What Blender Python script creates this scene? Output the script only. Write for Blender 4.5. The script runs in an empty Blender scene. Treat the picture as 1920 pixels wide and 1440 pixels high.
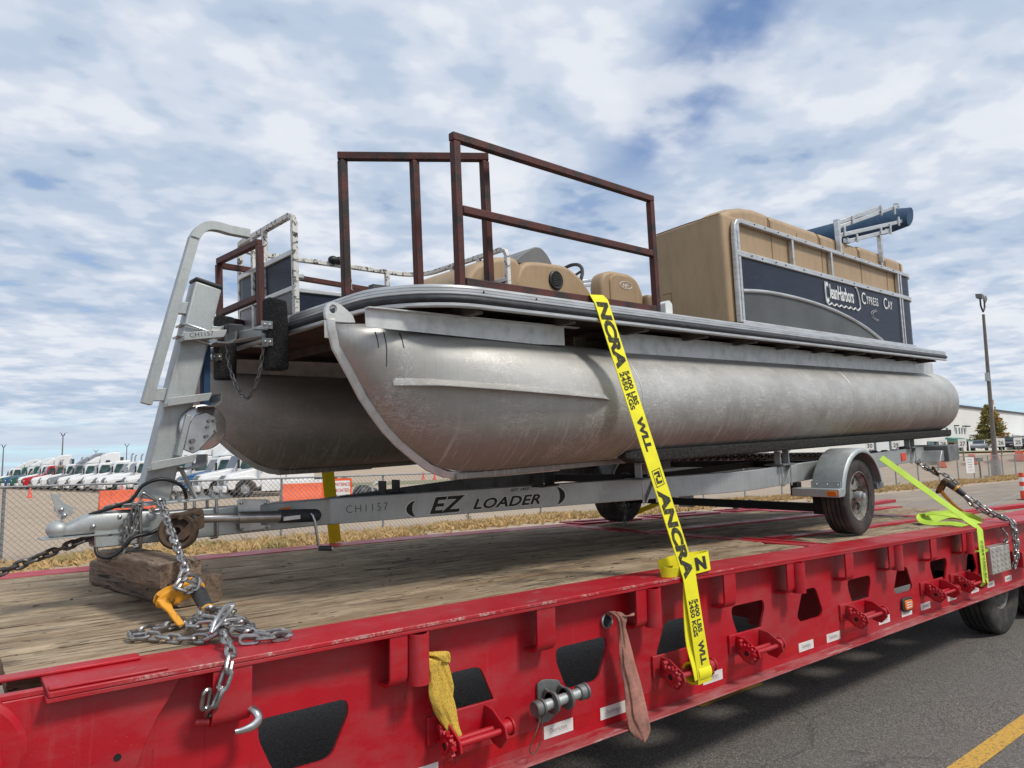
import bpy, math, random
from mathutils import Vector, Matrix, noise as mn
random.seed(7)
sc = bpy.context.scene
COL = sc.collection
PI = math.pi
V = Vector

# ---------------------------------------------------------------- camera
cam_d = bpy.data.cameras.new("camera")
cam = bpy.data.objects.new("camera", cam_d)
COL.objects.link(cam)
sc.camera = cam
fwd = V((0.61793984, 0.77831909, 0.11121935))
rgt = V((0.78461182, -0.61952864, -0.02384424))
upv = V((-0.05034515, -0.10199832, 0.99350979))
m3 = Matrix((rgt, upv, -fwd)).transposed()
cam.matrix_world = Matrix.Translation((0, -2.41, 1.70)) @ m3.to_4x4()
cam_d.sensor_width = 36.0
cam_d.lens = 1331.0 / 1920.0 * 36.0
cam_d.clip_start = 0.05
cam_d.clip_end = 20000

# ---------------------------------------------------------------- light
SUN_EL, SUN_AZ = math.radians(50), math.radians(293)      # azimuth measured counter-clockwise from +X
sun_dir = V((math.cos(SUN_EL) * math.cos(SUN_AZ), math.cos(SUN_EL) * math.sin(SUN_AZ), math.sin(SUN_EL)))
sd = bpy.data.lights.new("sun", 'SUN')
sd.energy = 2.1
sd.angle = math.radians(11)
sd.color = (1.0, 0.95, 0.88)
sun = bpy.data.objects.new("sun", sd)
COL.objects.link(sun)
sun.rotation_euler = sun_dir.to_track_quat('Z', 'Y').to_euler()
sun.location = (0, 0, 30)

world = bpy.data.worlds.new("World")
sc.world = world
world.use_nodes = True
wt = world.node_tree
wt.nodes.clear()
def wn(t, **k):
    n = wt.nodes.new(t)
    for a, b in k.items():
        setattr(n, a, b)
    return n
out = wn('ShaderNodeOutputWorld')
bg = wn('ShaderNodeBackground')
bg.inputs['Strength'].default_value = 0.1
sky = wn('ShaderNodeTexSky')
sky.sky_type = 'NISHITA'
sky.sun_disc = False
sky.sun_elevation = SUN_EL
sky.sun_rotation = math.radians(90) - SUN_AZ
sky.air_density = 1.0
sky.dust_density = 1.5
tc = wn('ShaderNodeTexCoord')
sep = wn('ShaderNodeSeparateXYZ')
wt.links.new(tc.outputs['Generated'], sep.inputs[0])
def wm(op, a, b=None, c=None, clamp=False):
    n = wn('ShaderNodeMath', operation=op)
    n.use_clamp = clamp
    for i, x in enumerate((a, b, c)):
        if x is None: continue
        if isinstance(x, (int, float)): n.inputs[i].default_value = x
        else: wt.links.new(x, n.inputs[i])
    return n.outputs[0]
zc = wm('MAXIMUM', sep.outputs[2], 0.0)
den = wm('ADD', zc, 0.10)
cx = wm('DIVIDE', sep.outputs[0], den)
cy = wm('DIVIDE', sep.outputs[1], den)
comb = wn('ShaderNodeCombineXYZ')
wt.links.new(cx, comb.inputs[0]); wt.links.new(cy, comb.inputs[1])
def wmap(scale, loc=(0, 0, 0), rot=0.0):
    m = wn('ShaderNodeMapping')
    m.inputs['Scale'].default_value = scale
    m.inputs['Location'].default_value = loc
    m.inputs['Rotation'].default_value = (0, 0, rot)
    wt.links.new(comb.outputs[0], m.inputs[0])
    return m.outputs[0]
def wnoise(vec, s, d, r, dist=0.0):
    n = wn('ShaderNodeTexNoise')
    n.inputs['Scale'].default_value = s
    n.inputs['Detail'].default_value = d
    n.inputs['Roughness'].default_value = r
    n.inputs['Distortion'].default_value = dist
    wt.links.new(vec, n.inputs['Vector'])
    return n.outputs['Fac']
def wramp(fac, stops, interp='EASE'):
    n = wn('ShaderNodeValToRGB')
    n.color_ramp.interpolation = interp
    while len(n.color_ramp.elements) > 1: n.color_ramp.elements.remove(n.color_ramp.elements[-1])
    n.color_ramp.elements[0].position = stops[0][0]; n.color_ramp.elements[0].color = (*stops[0][1], 1)
    for p, c in stops[1:]:
        e = n.color_ramp.elements.new(p); e.color = (*c, 1)
    wt.links.new(fac, n.inputs[0])
    return n.outputs[0]
g = lambda v: (v, v, v)
big = wnoise(wmap((1, 1, 1), (3.1, 1.7, 0)), 0.8, 2.0, 0.5)
puff = wnoise(wmap((1.0, 1.0, 1), (0.4, 2.2, 0), 0.5), 3.5, 3.0, 0.5, 0.08)
fine = wnoise(wmap((1.0, 1.2, 1), (5, 0, 0), 0.5), 9.5, 4.0, 0.52, 0.1)
# a break in the cloud deck: distance to a line on the cloud plane
def sub2(ax, ay): return wm('SUBTRACT', cx, ax), wm('SUBTRACT', cy, ay)
ddx, ddy = sub2(1.25, 0.90)
along = wm('ADD', wm('MULTIPLY', ddx, 0.49), wm('MULTIPLY', ddy, 0.87))
across = wm('ADD', wm('MULTIPLY', ddx, 0.87), wm('MULTIPLY', ddy, -0.49))
q1 = wm('MULTIPLY', along, 2.6); q2 = wm('MULTIPLY', across, 10.0)
hole = wm('EXPONENT', wm('MULTIPLY', wm('ADD', wm('MULTIPLY', q1, q1), wm('MULTIPLY', q2, q2)), -1.0))
cn = wm('ADD', wm('ADD', wm('MULTIPLY', puff, 0.50), wm('MULTIPLY', fine, 0.18)), wm('MULTIPLY', big, 0.32))
ccol = wramp(cn, [(0.37, (3.3, 4.2, 5.6)), (0.45, (4.2, 5.0, 6.2)), (0.51, (5.3, 5.85, 6.8)), (0.57, (6.5, 6.85, 7.4)), (0.68, (6.9, 7.1, 7.5))])
thin = wramp(cn, [(0.44, g(1.0)), (0.62, g(0.2))])
peek = wramp(cn, [(0.35, g(0.55)), (0.42, g(0.0))])
opn = wm('MAXIMUM', wm('MULTIPLY', wm('MULTIPLY', hole, 1.7, clamp=True), thin), peek)
cover = wm('SUBTRACT', 1.0, opn, clamp=True)
low = wnoise(wmap((0.35, 1.0, 1), (0, 0, 0), 0.9), 0.8, 4.0, 0.55, 0.4)
mixc = wn('ShaderNodeMix', data_type='RGBA')
wt.links.new(cover, mixc.inputs['Factor'])
skyc = wn('ShaderNodeMix', data_type='RGBA', blend_type='MULTIPLY')
skyc.inputs['Factor'].default_value = 1.0
wt.links.new(sky.outputs[0], skyc.inputs['A'])
skyc.inputs['B'].default_value = (1.05, 1.15, 1.3, 1)
wt.links.new(skyc.outputs['Result'], mixc.inputs['A'])
wt.links.new(ccol, mixc.inputs['B'])
hz = wramp(zc, [(0.0, g(1)), (0.035, g(0.85)), (0.085, g(0.0))])
hzcol = wramp(low, [(0.42, (4.9, 6.9, 7.8)), (0.55, (4.8, 5.6, 6.6))])
mixh = wn('ShaderNodeMix', data_type='RGBA')
wt.links.new(hz, mixh.inputs['Factor'])
wt.links.new(mixc.outputs['Result'], mixh.inputs['A'])
wt.links.new(hzcol, mixh.inputs['B'])
wt.links.new(mixh.outputs['Result'], bg.inputs['Color'])
wt.links.new(bg.outputs[0], out.inputs[0])

sc.view_settings.view_transform = 'Standard'
sc.view_settings.look = 'None'
sc.view_settings.gamma = 1
sc.view_settings.exposure = 0.28
try: sc.view_settings.use_curve_mapping = False
except Exception: pass
sc.cycles.max_bounces = 6
sc.cycles.diffuse_bounces = 3
sc.cycles.glossy_bounces = 3

# ---------------------------------------------------------------- materials
class NT:
    def __init__(s, name):
        s.m = bpy.data.materials.new(name); s.m.use_nodes = True
        s.t = s.m.node_tree; s.b = s.t.nodes['Principled BSDF']
    def n(s, t, **k):
        x = s.t.nodes.new(t)
        for a, b in k.items(): setattr(x, a, b)
        return x
    def l(s, a, b): s.t.links.new(a, b)
    def vec(s, scale=(1, 1, 1), rnd=False, rot=(0, 0, 0), loc=(0, 0, 0)):
        c = s.n('ShaderNodeTexCoord').outputs['Object']
        if rnd:
            oi = s.n('ShaderNodeObjectInfo')
            a = s.n('ShaderNodeVectorMath', operation='MULTIPLY_ADD')
            cb = s.n('ShaderNodeCombineXYZ')
            for i in range(3): s.l(oi.outputs['Random'], cb.inputs[i])
            s.l(cb.outputs[0], a.inputs[0]); a.inputs[1].default_value = (37, 23, 11)
            s.l(c, a.inputs[2]); c = a.outputs[0]
        m = s.n('ShaderNodeMapping'); m.inputs['Scale'].default_value = scale
        m.inputs['Rotation'].default_value = rot; m.inputs['Location'].default_value = loc
        s.l(c, m.inputs[0]); return m.outputs[0]
    def noise(s, v, scale, det=4, rough=.55, dist=0):
        x = s.n('ShaderNodeTexNoise')
        for k, q in (('Scale', scale), ('Detail', det), ('Roughness', rough), ('Distortion', dist)):
            x.inputs[k].default_value = q
        s.l(v, x.inputs['Vector']); return x.outputs['Fac']
    def voro(s, v, scale, feat='F1', out='Distance'):
        x = s.n('ShaderNodeTexVoronoi', feature=feat); x.inputs['Scale'].default_value = scale
        s.l(v, x.inputs['Vector']); return x.outputs[out]
    def ramp(s, f, stops, interp='LINEAR'):
        x = s.n('ShaderNodeValToRGB'); r = x.color_ramp; r.interpolation = interp
        while len(r.elements) > 1: r.elements.remove(r.elements[-1])
        def c4(c): return (c, c, c, 1) if isinstance(c, (int, float)) else (*c, 1)
        r.elements[0].position = stops[0][0]; r.elements[0].color = c4(stops[0][1])
        for p, c in stops[1:]: r.elements.new(p).color = c4(c)
        s.l(f, x.inputs[0]); return x.outputs[0]
    def mix(s, f, a, b, blend='MIX'):
        x = s.n('ShaderNodeMix', data_type='RGBA', blend_type=blend)
        for k, q in (('Factor', f), ('A', a), ('B', b)):
            if isinstance(q, (int, float)): x.inputs[k].default_value = q if k == 'Factor' else (q, q, q, 1)
            elif isinstance(q, tuple): x.inputs[k].default_value = (*q, 1)
            else: s.l(q, x.inputs[k])
        return x.outputs['Result']
    def math(s, op, a, b=None, clamp=False):
        x = s.n('ShaderNodeMath', operation=op); x.use_clamp = clamp
        for i, q in enumerate((a, b)):
            if q is None: continue
            if isinstance(q, (int, float)): x.inputs[i].default_value = q
            else: s.l(q, x.inputs[i])
        return x.outputs[0]
    def axis(s, i):
        x = s.n('ShaderNodeSeparateXYZ'); s.l(s.n('ShaderNodeTexCoord').outputs['Object'], x.inputs[0]); return x.outputs[i]
    def bump(s, h, strength=.3, dist=.01):
        x = s.n('ShaderNodeBump'); x.inputs['Strength'].default_value = strength; x.inputs['Distance'].default_value = dist
        s.l(h, x.inputs['Height']); s.l(x.outputs[0], s.b.inputs['Normal']); return x
    def set(s, col=None, rough=None, metal=None, **k):
        for nm, q in (('Base Color', col), ('Roughness', rough), ('Metallic', metal)):
            if q is None: continue
            if isinstance(q, tuple): s.b.inputs[nm].default_value = (*q, 1)
            elif isinstance(q, (int, float)): s.b.inputs[nm].default_value = q
            else: s.l(q, s.b.inputs[nm])
        for a, q in k.items(): s.b.inputs[a].default_value = q
        return s.m

def simple(name, c, rough=.5, metal=0.0, c2=None, sc_=6, thr=(.4, .65), bump=0, bs=60, st=(1, 1, 1), rnd=False, bd=.003, **k):
    t = NT(name)
    v = t.vec(st, rnd)
    if c2 is None: c2 = tuple(x * .72 for x in c)
    col = t.ramp(t.noise(v, sc_, 6, .6), [(thr[0], c), (thr[1], c2)])
    if bump: t.bump(t.noise(v, bs, 3, .6), bump, bd)
    return t.set(col, rough, metal, **k)

MT = {}
def mk_red(name, chips=False):
    t = NT(name); v = t.vec()
    c = t.ramp(t.noise(v, 1.6, 3), [(.3, (.48, .003, .013)), (.7, (.37, .003, .011))])
    dust = t.ramp(t.noise(t.vec((1, 1, 2.5), loc=(3, 1, 0)), 2.4, 7, .65), [(.48, 0.0), (.72, .55)])
    c = t.mix(dust, c, (.33, .085, .085))
    drip = t.ramp(t.noise(t.vec((26, 1, 1.3), loc=(5, 2, 0)), 1, 6, .7, .4), [(.57, 0.0), (.74, .32)])
    zz = t.axis(2)
    low = t.ramp(zz, [(.44, 1.0), (.60, .3), (1.0, .5)])
    c = t.mix(t.math('MULTIPLY', drip, low), c, (.40, .20, .19))
    blot = t.ramp(t.noise(t.vec((1, 1, 1), loc=(0, 9, 4)), 5.5, 8, .75), [(.57, 0.0), (.66, .55)])
    c = t.mix(t.math('MULTIPLY', blot, low), c, (.24, .030, .035))
    sp = t.ramp(t.noise(v, 140, 2, .6), [(.70, 0.0), (.78, .5)])
    c = t.mix(sp, c, (.52, .22, .22))
    scr = t.ramp(t.noise(t.vec((1, 1, .15), loc=(1, 5, 2)), 26, 3, .5), [(.705, 0.0), (.73, .8)])
    c = t.mix(scr, c, (.30, .012, .016))
    rust = t.ramp(t.noise(t.vec(loc=(7, 7, 7)), 9, 6, .7), [(.69, 0.0), (.72, 1.0)])
    c = t.mix(rust, c, (.17, .05, .035))
    if chips:
        n1 = t.math('MULTIPLY', t.noise(t.vec((1, 0, 0)), 38, 10, .85), t.noise(t.vec((1, 0, 0), loc=(3, 0, 0)), 3.1, 6, .7))
        y = t.axis(1); z = t.axis(2)
        ed = t.math('MULTIPLY', t.math('LESS_THAN', y, t.math('SUBTRACT', t.math('MULTIPLY', n1, .036), .0078)), t.math('GREATER_THAN', z, 1.088))
        m = t.math('MULTIPLY', ed, t.math('MULTIPLY', t.ramp(t.noise(v, 70, 6, .8), [(.47, 0.0), (.55, 1.0)]), t.ramp(t.noise(t.vec((1, .2, .2)), 7, 5, .7), [(.47, 0.0), (.56, 1.0)])))
        c = t.mix(m, c, (.46, .36, .31))
        wear = t.ramp(t.noise(t.vec((1, 3, 1), loc=(2, 2, 2)), 7, 7, .7), [(.60, 0.0), (.66, .8)])
        c = t.mix(t.math('MULTIPLY', wear, t.math('GREATER_THAN', z, 1.09)), c, (.36, .14, .13))
    t.bump(t.noise(v, 130, 4, .6), .30, .002)
    return t.set(c, t.ramp(t.noise(v, 5, 7, .7), [(.3, .32), (.7, .62)]), 0.0)
def red_dusty():
    t = NT('dusty_red_paint'); v = t.vec()
    c = t.mix(t.ramp(t.noise(t.vec((.5, 2, 2)), 6, 8, .75), [(.38, 0.0), (.62, .8)]), (.33, .006, .014), (.40, .165, .16))
    c = t.mix(t.ramp(t.noise(t.vec((.3, 2, 2), loc=(3, 3, 3)), 9, 6, .7), [(.58, 0.0), (.64, .9)]), c, (.42, .31, .28))
    t.bump(t.noise(v, 120, 4, .6), .3, .002); return t.set(c, .62, 0.0)
MT['reddust'] = red_dusty()
MT['red'] = mk_red('red_paint'); MT['redchip'] = mk_red('red_paint_chipped', True)

def mk_wood(name, light, mid, dark, rnd=True, ax=0, warm=(.26, .145, .07)):
    """long fibres along axis ax"""
    t = NT(name)
    def st(a, b): r = [b, b, b]; r[ax] = a; return tuple(r)
    fib = t.noise(t.vec(st(3.2, 70), rnd), 1, 8, .72, .35)          # fibres
    med = t.noise(t.vec(st(1.1, 16), rnd, loc=(3, 5, 1)), 1, 7, .65, 1.6)   # growth bands, wavy
    fin = t.noise(t.vec(st(16, 190), rnd, loc=(1, 2, 8)), 1, 4, .7)
    c = t.ramp(med, [(.26, dark), (.42, mid), (.58, light), (.72, tuple(x * 1.15 for x in light))])
    c = t.mix(t.ramp(fib, [(.36, .60), (.54, 0.0)]), c, tuple(x * .60 for x in dark))
    c = t.mix(t.ramp(fib, [(.56, 0.0), (.72, .55)]), c, tuple(min(1, x * 1.35) for x in light))
    c = t.mix(t.ramp(fin, [(.38, .45), (.55, 0.0)]), c, dark)
    patch = t.noise(t.vec((1, 1, 1), rnd), 2.0, 6, .68)
    c = t.mix(t.ramp(patch, [(.38, .75), (.58, 0.0)]), c, tuple(x * .62 for x in mid))
    pale = t.noise(t.vec(st(.9, 2.0), rnd, loc=(8, 2, 6)), 2.2, 7, .7)
    c = t.mix(t.ramp(pale, [(.50, 0.0), (.66, .55)]), c, tuple(min(1, x * 1.12) for x in light))
    wn_2 = t.noise(t.vec(st(.6, 2.2), rnd, loc=(4, 4, 1)), 1.6, 6, .65)
    c = t.mix(t.ramp(wn_2, [(.50, 0.0), (.68, .65)]), c, warm)
    stain = t.noise(t.vec(st(.8, 2.6), loc=(11, 3, 1)), 2.4, 7, .72)
    c = t.mix(t.ramp(stain, [(.55, 0.0), (.65, .75)]), c, (.060, .036, .028))
    ck = t.noise(t.vec(st(2.1, 34), rnd, loc=(9, 1, 0)), 1, 3, .45, 1.1)
    crack = t.math('MULTIPLY', t.ramp(ck, [(.36, 1.0), (.39, 0.0)]), t.ramp(t.noise(t.vec((1, 1, 1), rnd, loc=(5, 9, 2)), 2.6, 4, .6), [(.46, 0.0), (.60, 1.0)]))
    c = t.mix(crack, c, (.014, .010, .008))
    ck2 = t.noise(t.vec(st(9, 60), rnd, loc=(2, 7, 3)), 1, 3, .5, .6)
    chip = t.ramp(ck2, [(.31, 1.0), (.33, 0.0)])
    c = t.mix(chip, c, (.020, .014, .011))
    hgt = t.math('ADD', t.math('MULTIPLY', med, .5), t.math('MULTIPLY', fib, .55))
    hgt = t.math('SUBTRACT', hgt, t.math('ADD', t.math('MULTIPLY', crack, .9), t.math('MULTIPLY', chip, .6)))
    t.bump(hgt, 1.0, .016)
    return t.set(c, .90, 0.0)
MT['deck'] = mk_wood('weathered_deck_wood', (.58, .455, .30), (.37, .27, .165), (.13, .085, .052))
MT['timber'] = mk_wood('old_timber', (.36, .27, .19), (.21, .145, .10), (.065, .045, .032), ax=1, warm=(.15, .095, .06))
MT['timber_end'] = simple('timber_end_grain', (.105, .078, .058), .92, 0, (.03, .022, .017), 34, (.38, .62), 1.0, 60, bd=.01)

def mk_galv():
    t = NT('galvanized_steel'); v = t.vec()
    c = t.ramp(t.noise(v, 3.2, 5, .6), [(.3, (.46, .49, .485)), (.7, (.34, .365, .355))])
    sp = t.voro(v, 120, 'F1', 'Color')
    bw_ = t.n('ShaderNodeRGBToBW'); t.l(sp, bw_.inputs[0])
    c = t.mix(t.math('MULTIPLY', bw_.outputs[0], .30), c, (.58, .60, .58))
    st = t.ramp(t.noise(t.vec((5, 5, .8), loc=(3, 3, 3)), 4, 7, .7), [(.52, 0.0), (.75, .55)])
    c = t.mix(st, c, (.30, .285, .22))
    c = t.mix(t.ramp(t.noise(v, 30, 5, .7), [(.67, 0.0), (.72, .6)]), c, (.66, .66, .62))
    t.bump(t.noise(v, 90, 3), .15, .002)
    return t.set(c, t.ramp(t.noise(v, 14, 4), [(.3, .42), (.7, .60)]), .55)
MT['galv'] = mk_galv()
MT['galv_dark'] = simple('dull_galvanized_steel', (.22, .23, .225), .6, .5, (.13, .13, .125), 8)  # also carries the painted shade of the far boat trailer rails

def mk_hull():
    t = NT('weathered_aluminium_hull'); v = t.vec()
    c = t.ramp(t.noise(t.vec((.6, 1, 1.6)), 2.2, 7, .62), [(.30, (.56, .55, .52)), (.50, (.46, .45, .42)), (.72, (.36, .35, .32))])
    z = t.axis(2)
    # brown film left by the water on the lower half, ragged upper edge
    zz = t.math('ADD', z, t.math('MULTIPLY', t.noise(t.vec((3, 1, 1)), 3, 7, .7), .30))
    film = t.ramp(t.math('ADD', t.math('MULTIPLY', zz, -1.6), .0), [(.30, 0.0), (.85, .62)])
    c = t.mix(film, c, (.215, .19, .16))
    # scratches: wavy scuffs along the waterline and arcs round the tube
    sw = t.noise(t.vec((1.2, .4, 9), loc=(2, 1, 0)), 7, 3, .6, 1.6)
    line = t.ramp(sw, [(.462, 0.0), (.50, 1.0), (.538, 0.0)])
    band = t.ramp(z, [(0, 0)]) if False else None
    bz = t.math('ABSOLUTE', t.math('ADD', z, .42))
    bandm = t.ramp(bz, [(.05, 1.0), (.19, 0.0)])
    pm = t.ramp(t.noise(v, 5, 5, .7), [(.42, 0.0), (.55, 1.0)])
    m = t.math('MULTIPLY', t.math('MULTIPLY', line, bandm), pm)
    c = t.mix(t.math('MULTIPLY', m, .6), c, (.78, .76, .73))
    ssc = t.noise(t.vec((2.5, .6, 3.0), rot=(0, .5, 0), loc=(4, 0, 1)), 9, 4, .6, 2.2)
    sl = t.math('MULTIPLY', t.ramp(ssc, [(.475, 0.0), (.50, 1.0), (.525, 0.0)]), t.ramp(t.noise(v, 3, 4, .7), [(.52, 0.0), (.62, .9)]))
    c = t.mix(sl, c, (.72, .70, .67))
    arcs = t.noise(t.vec((8, .5, .55), rot=(0, .30, 0), loc=(1, 1, 0)), 7, 4, .7, .7)
    am = t.math('MULTIPLY', t.ramp(arcs, [(.55, 0.0), (.63, .8)]), t.ramp(t.math('MULTIPLY', z, -1.0), [(.38, 0.0), (.6, 1.0)]))
    c = t.mix(am, c, (.56, .53, .49))
    fine = t.ramp(t.noise(t.vec((14, 4, .7)), 6, 4, .7), [(.50, .0), (.80, .35)])
    c = t.mix(fine, c, (.30, .28, .26))
    spk = t.ramp(t.noise(v, 75, 4, .7), [(.64, 0.0), (.72, .5)])
    c = t.mix(spk, c, (.22, .20, .17))
    r = t.math('ADD', t.ramp(t.noise(t.vec((1, 1, 3)), 6, 7, .7), [(.3, .43), (.7, .60)]), t.math('MULTIPLY', film, .12))
    r = t.math('ADD', r, t.math('MULTIPLY', m, .3)); r = t.math('ADD', r, t.math('MULTIPLY', am, .25))
    t.bump(t.math('ADD', t.noise(t.vec((1.5, 1, 1)), 3.5, 2, .4), t.math('MULTIPLY', t.noise(t.vec((40, 10, 3)), 6, 2), .03)), .14, .02)
    return t.set(c, r, .62)
MT['hull'] = mk_hull()
MT['alu'] = simple('aluminium_rail', (.66, .66, .65), .38, .75, (.50, .50, .48), 5, bump=.1, bs=30, st=(1, 1, 6))
MT['alu_plate'] = simple('aluminium_plate', (.66, .66, .64), .5, .6, (.46, .46, .44), 14, (.45, .75), bump=.1)
def mk_chip():
    t = NT('flaking_white_paint'); v = t.vec()
    m = t.ramp(t.noise(v, 26, 8, .75, .6), [(.535, 0.0), (.565, 1.0)])
    c = t.mix(t.ramp(t.noise(v, 8, 5), [(.35, 0.0), (.7, .5)]), (.70, .68, .64), (.50, .48, .42))
    c = t.mix(m, c, (.045, .04, .036))
    t.bump(t.math('SUBTRACT', 1.0, m), .5, .002)
    return t.set(c, .55, .1)
MT['chip'] = mk_chip()
MT['rubber'] = simple('black_rubber', (.022, .024, .028), .55, 0, (.040, .042, .046), 20, bump=.2, bs=90)
def mk_vinyl():
    t = NT('tan_vinyl'); v = t.vec()
    c = t.ramp(t.noise(v, 2.5, 5), [(.3, (.445, .310, .180)), (.7, (.37, .255, .145))])
    d = t.ramp(t.noise(t.vec((6, 6, .9), loc=(2, 0, 0)), 3, 7, .7), [(.48, 0.0), (.76, .6)])
    c = t.mix(d, c, (.27, .18, .095))
    c = t.mix(t.ramp(t.noise(v, 40, 4, .7), [(.70, 0.0), (.75, .6)]), c, (.16, .11, .07))
    t.bump(t.math('ADD', t.noise(v, 3, 2), t.math('MULTIPLY', t.noise(v, 160, 3), .12)), .35, .012)
    return t.set(c, .55, 0.0)
MT['vinyl'] = mk_vinyl()
MT['vinyl_dark'] = simple('darker_tan_vinyl', (.30, .20, .11), .6, 0, (.22, .15, .085), 4, bump=.3, bs=120)
def mk_panel(name, a, b):
    t = NT(name); v = t.vec()
    c = t.ramp(t.noise(t.vec((1, 1, 1)), 3, 5), [(.35, a), (.7, b)])
    dust = t.ramp(t.noise(t.vec((2, 2, 9)), 5, 6, .65), [(.50, 0.0), (.8, .08)])
    c = t.mix(dust, c, (.22, .25, .30))
    s = t.ramp(t.noise(t.vec((3, 3, 5), rot=(0, .6, 0)), 16, 5, .7), [(.705, 0.0), (.72, .7)])
    c = t.mix(s, c, (.45, .45, .45))
    w = t.n('ShaderNodeTexWave', bands_direction='Z'); w.inputs['Scale'].default_value = 26
    t.l(t.vec(), w.inputs[0])
    t.bump(w.outputs['Fac'], .10, .003)
    t.b.inputs['Specular IOR Level'].default_value = .28
    return t.set(c, .42, 0.0)
MT['navy'] = mk_panel('navy_panel', (.009, .016, .036), (.007, .012, .027))
MT['greyp'] = mk_panel('grey_panel', (.105, .108, .105), (.07, .073, .072))
MT['greyp2'] = mk_panel('light_grey_panel', (.20, .195, .19), (.15, .15, .15))
MT['rust'] = simple('rusty_brown_paint', (.088, .022, .015), .62, .1, (.05, .015, .012), 13, (.42, .62), .6, 80, bd=.003)
MT['rust_black'] = simple('rusty_brown_frame_paint', (.090, .022, .015), .60, .1, (.022, .015, .014), 9, (.46, .60), .6, 80, bd=.003)
MT['carpet'] = simple('black_carpet', (.016, .016, .017), 1.0, 0, (.085, .085, .085), 130, (.48, .72), 1.0, 150, bd=.03)
MT['bunk'] = simple('dirty_bunk_carpet', (.020, .020, .019), 1.0, 0, (.080, .076, .066), 55, (.45, .7), 1.0, 120, bd=.02)
MT['tyre'] = simple('dusty_tyre', (.030, .028, .027), .85, 0, (.085, .072, .058), 9, (.45, .72), .3, 60)
MT['tyre_clean'] = simple('black_tyre', (.018, .018, .019), .8, 0, (.030, .029, .028), 9)
MT['rim'] = simple('dirty_white_rim', (.34, .335, .30), .5, .3, (.11, .095, .07), 13, (.40, .64), .2)
MT['yellow'] = simple('yellow_webbing', (.88, .80, .015), .72, 0, (.72, .63, .02), 8, (.45, .8), .5, 260, st=(1, 1, 1), bd=.002)
MT['lime'] = simple('lime_webbing', (.50, .72, .06), .72, 0, (.38, .58, .05), 8, (.45, .8), .5, 260, bd=.002)
MT['ink'] = simple('black_ink', (.03, .03, .025), .8)
MT['ink_worn'] = simple('worn_black_print', (.035, .033, .02), .8, 0, (.20, .18, .02), 60, (.52, .70))
MT['chain'] = simple('bright_chain_steel', (.44, .43, .42), .33, .9, (.20, .19, .18), 22, (.42, .66), .2, 120, rnd=True)
MT['chain_dull'] = simple('dull_galvanized_chain', (.27, .27, .26), .5, .7, (.14, .135, .125), 25, (.42, .66), rnd=True)
MT['chain_dark'] = simple('dark_rusty_chain', (.11, .10, .095), .42, .8, (.05, .04, .035), 18, (.5, .7), rnd=True)
MT['binder'] = simple('chipped_orange_yellow_paint', (.76, .335, .018), .42, 0, (.30, .13, .02), 22, (.56, .66), .2)
MT['binder_rust'] = simple('grimy_orange_paint', (.30, .13, .03), .6, 0, (.06, .035, .02), 16, (.42, .6), .3)
MT['grip'] = simple('black_rubber_grip', (.028, .028, .030), .62, 0, (.05, .05, .05), 40, bump=.4, bs=200)
MT['tongue_steel'] = MT['galv']
MT['zinc'] = simple('zinc_plated_steel', (.60, .61, .61), .28, .9, (.40, .40, .39), 8)
MT['rusty'] = simple('rusty_brown_steel', (.13, .085, .055), .8, .3, (.055, .036, .026), 16, bump=.5)
MT['cable'] = simple('black_cable', (.012, .013, .015), .45)
MT['bluestrap'] = simple('blue_webbing', (.02, .06, .14), .8)
MT['bimini'] = simple('navy_canvas', (.020, .060, .115), .8, 0, (.035, .085, .145), 5, (.4, .7), .6, 8, bd=.02)
MT['white'] = simple('white_paint', (.78, .78, .76), .35, 0, (.66, .66, .63), 2)
MT['white_print'] = simple('white_print', (.80, .80, .79), .5, 0, (.72, .72, .71), 20)
MT['sticker'] = simple('white_reflective_tape', (.74, .74, .70), .35, 0, (.52, .50, .46), 12, (.5, .75))
MT['stickertxt'] = simple('grey_tape_print', (.40, .36, .34), .5)
MT['redtape'] = simple('red_reflective_tape', (.46, .006, .012), .25)
MT['amber'] = simple('amber_lens', (.85, .20, .01), .15)
MT['redlens'] = simple('red_lens', (.45, .01, .015), .15)
MT['glass'] = simple('dark_window_glass', (.03, .045, .05), .08)
MT['cabglass'] = simple('truck_window_glass', (.08, .15, .15), .08, 0, (.03, .05, .055), 1.2)
MT['black'] = simple('black_plastic', (.015, .015, .016), .5)
MT['dark_steel'] = simple('black_steel', (.028, .026, .025), .6, .3)
MT['mesh_cloth'] = None
t = NT('yellow_mesh_cloth'); v = t.vec()
h = t.voro(t.vec((1, .3, 1)), 210)
c = t.mix(t.ramp(h, [(.22, 1.0), (.40, 0.0)]), (.66, .43, .06), (.16, .09, .02))
c = t.mix(t.ramp(t.noise(v, 12, 5), [(.5, 0.0), (.7, .6)]), c, (.25, .16, .05))
t.bump(h, -.5, .004); MT['mesh_cloth'] = t.set(c, .85)
MT['rag'] = simple('grubby_pink_cloth', (.44, .20, .15), .9, 0, (.20, .10, .075), 7, (.40, .68), .7, 30, bd=.008)
MT['orange'] = simple('orange_plastic', (.86, .13, .03), .5, 0, (.72, .11, .035), 3)
MT['conered'] = simple('red_orange_plastic', (.85, .08, .035), .5)
MT['concrete'] = simple('concrete', (.34, .32, .28), .9, 0, (.25, .235, .21), 6)
MT['polewood'] = simple('weathered_pole', (.20, .175, .15), .85, 0, (.10, .088, .075), 9, st=(4, 4, .4))
MT['polesteel'] = simple('grey_pole_steel', (.24, .25, .26), .5, .4)
MT['fence_post'] = simple('galvanized_fence_post', (.30, .315, .325), .55, .4, (.22, .225, .23), 10)
MT['wire'] = simple('galvanized_wire', (.34, .35, .345), .5, .4)
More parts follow.
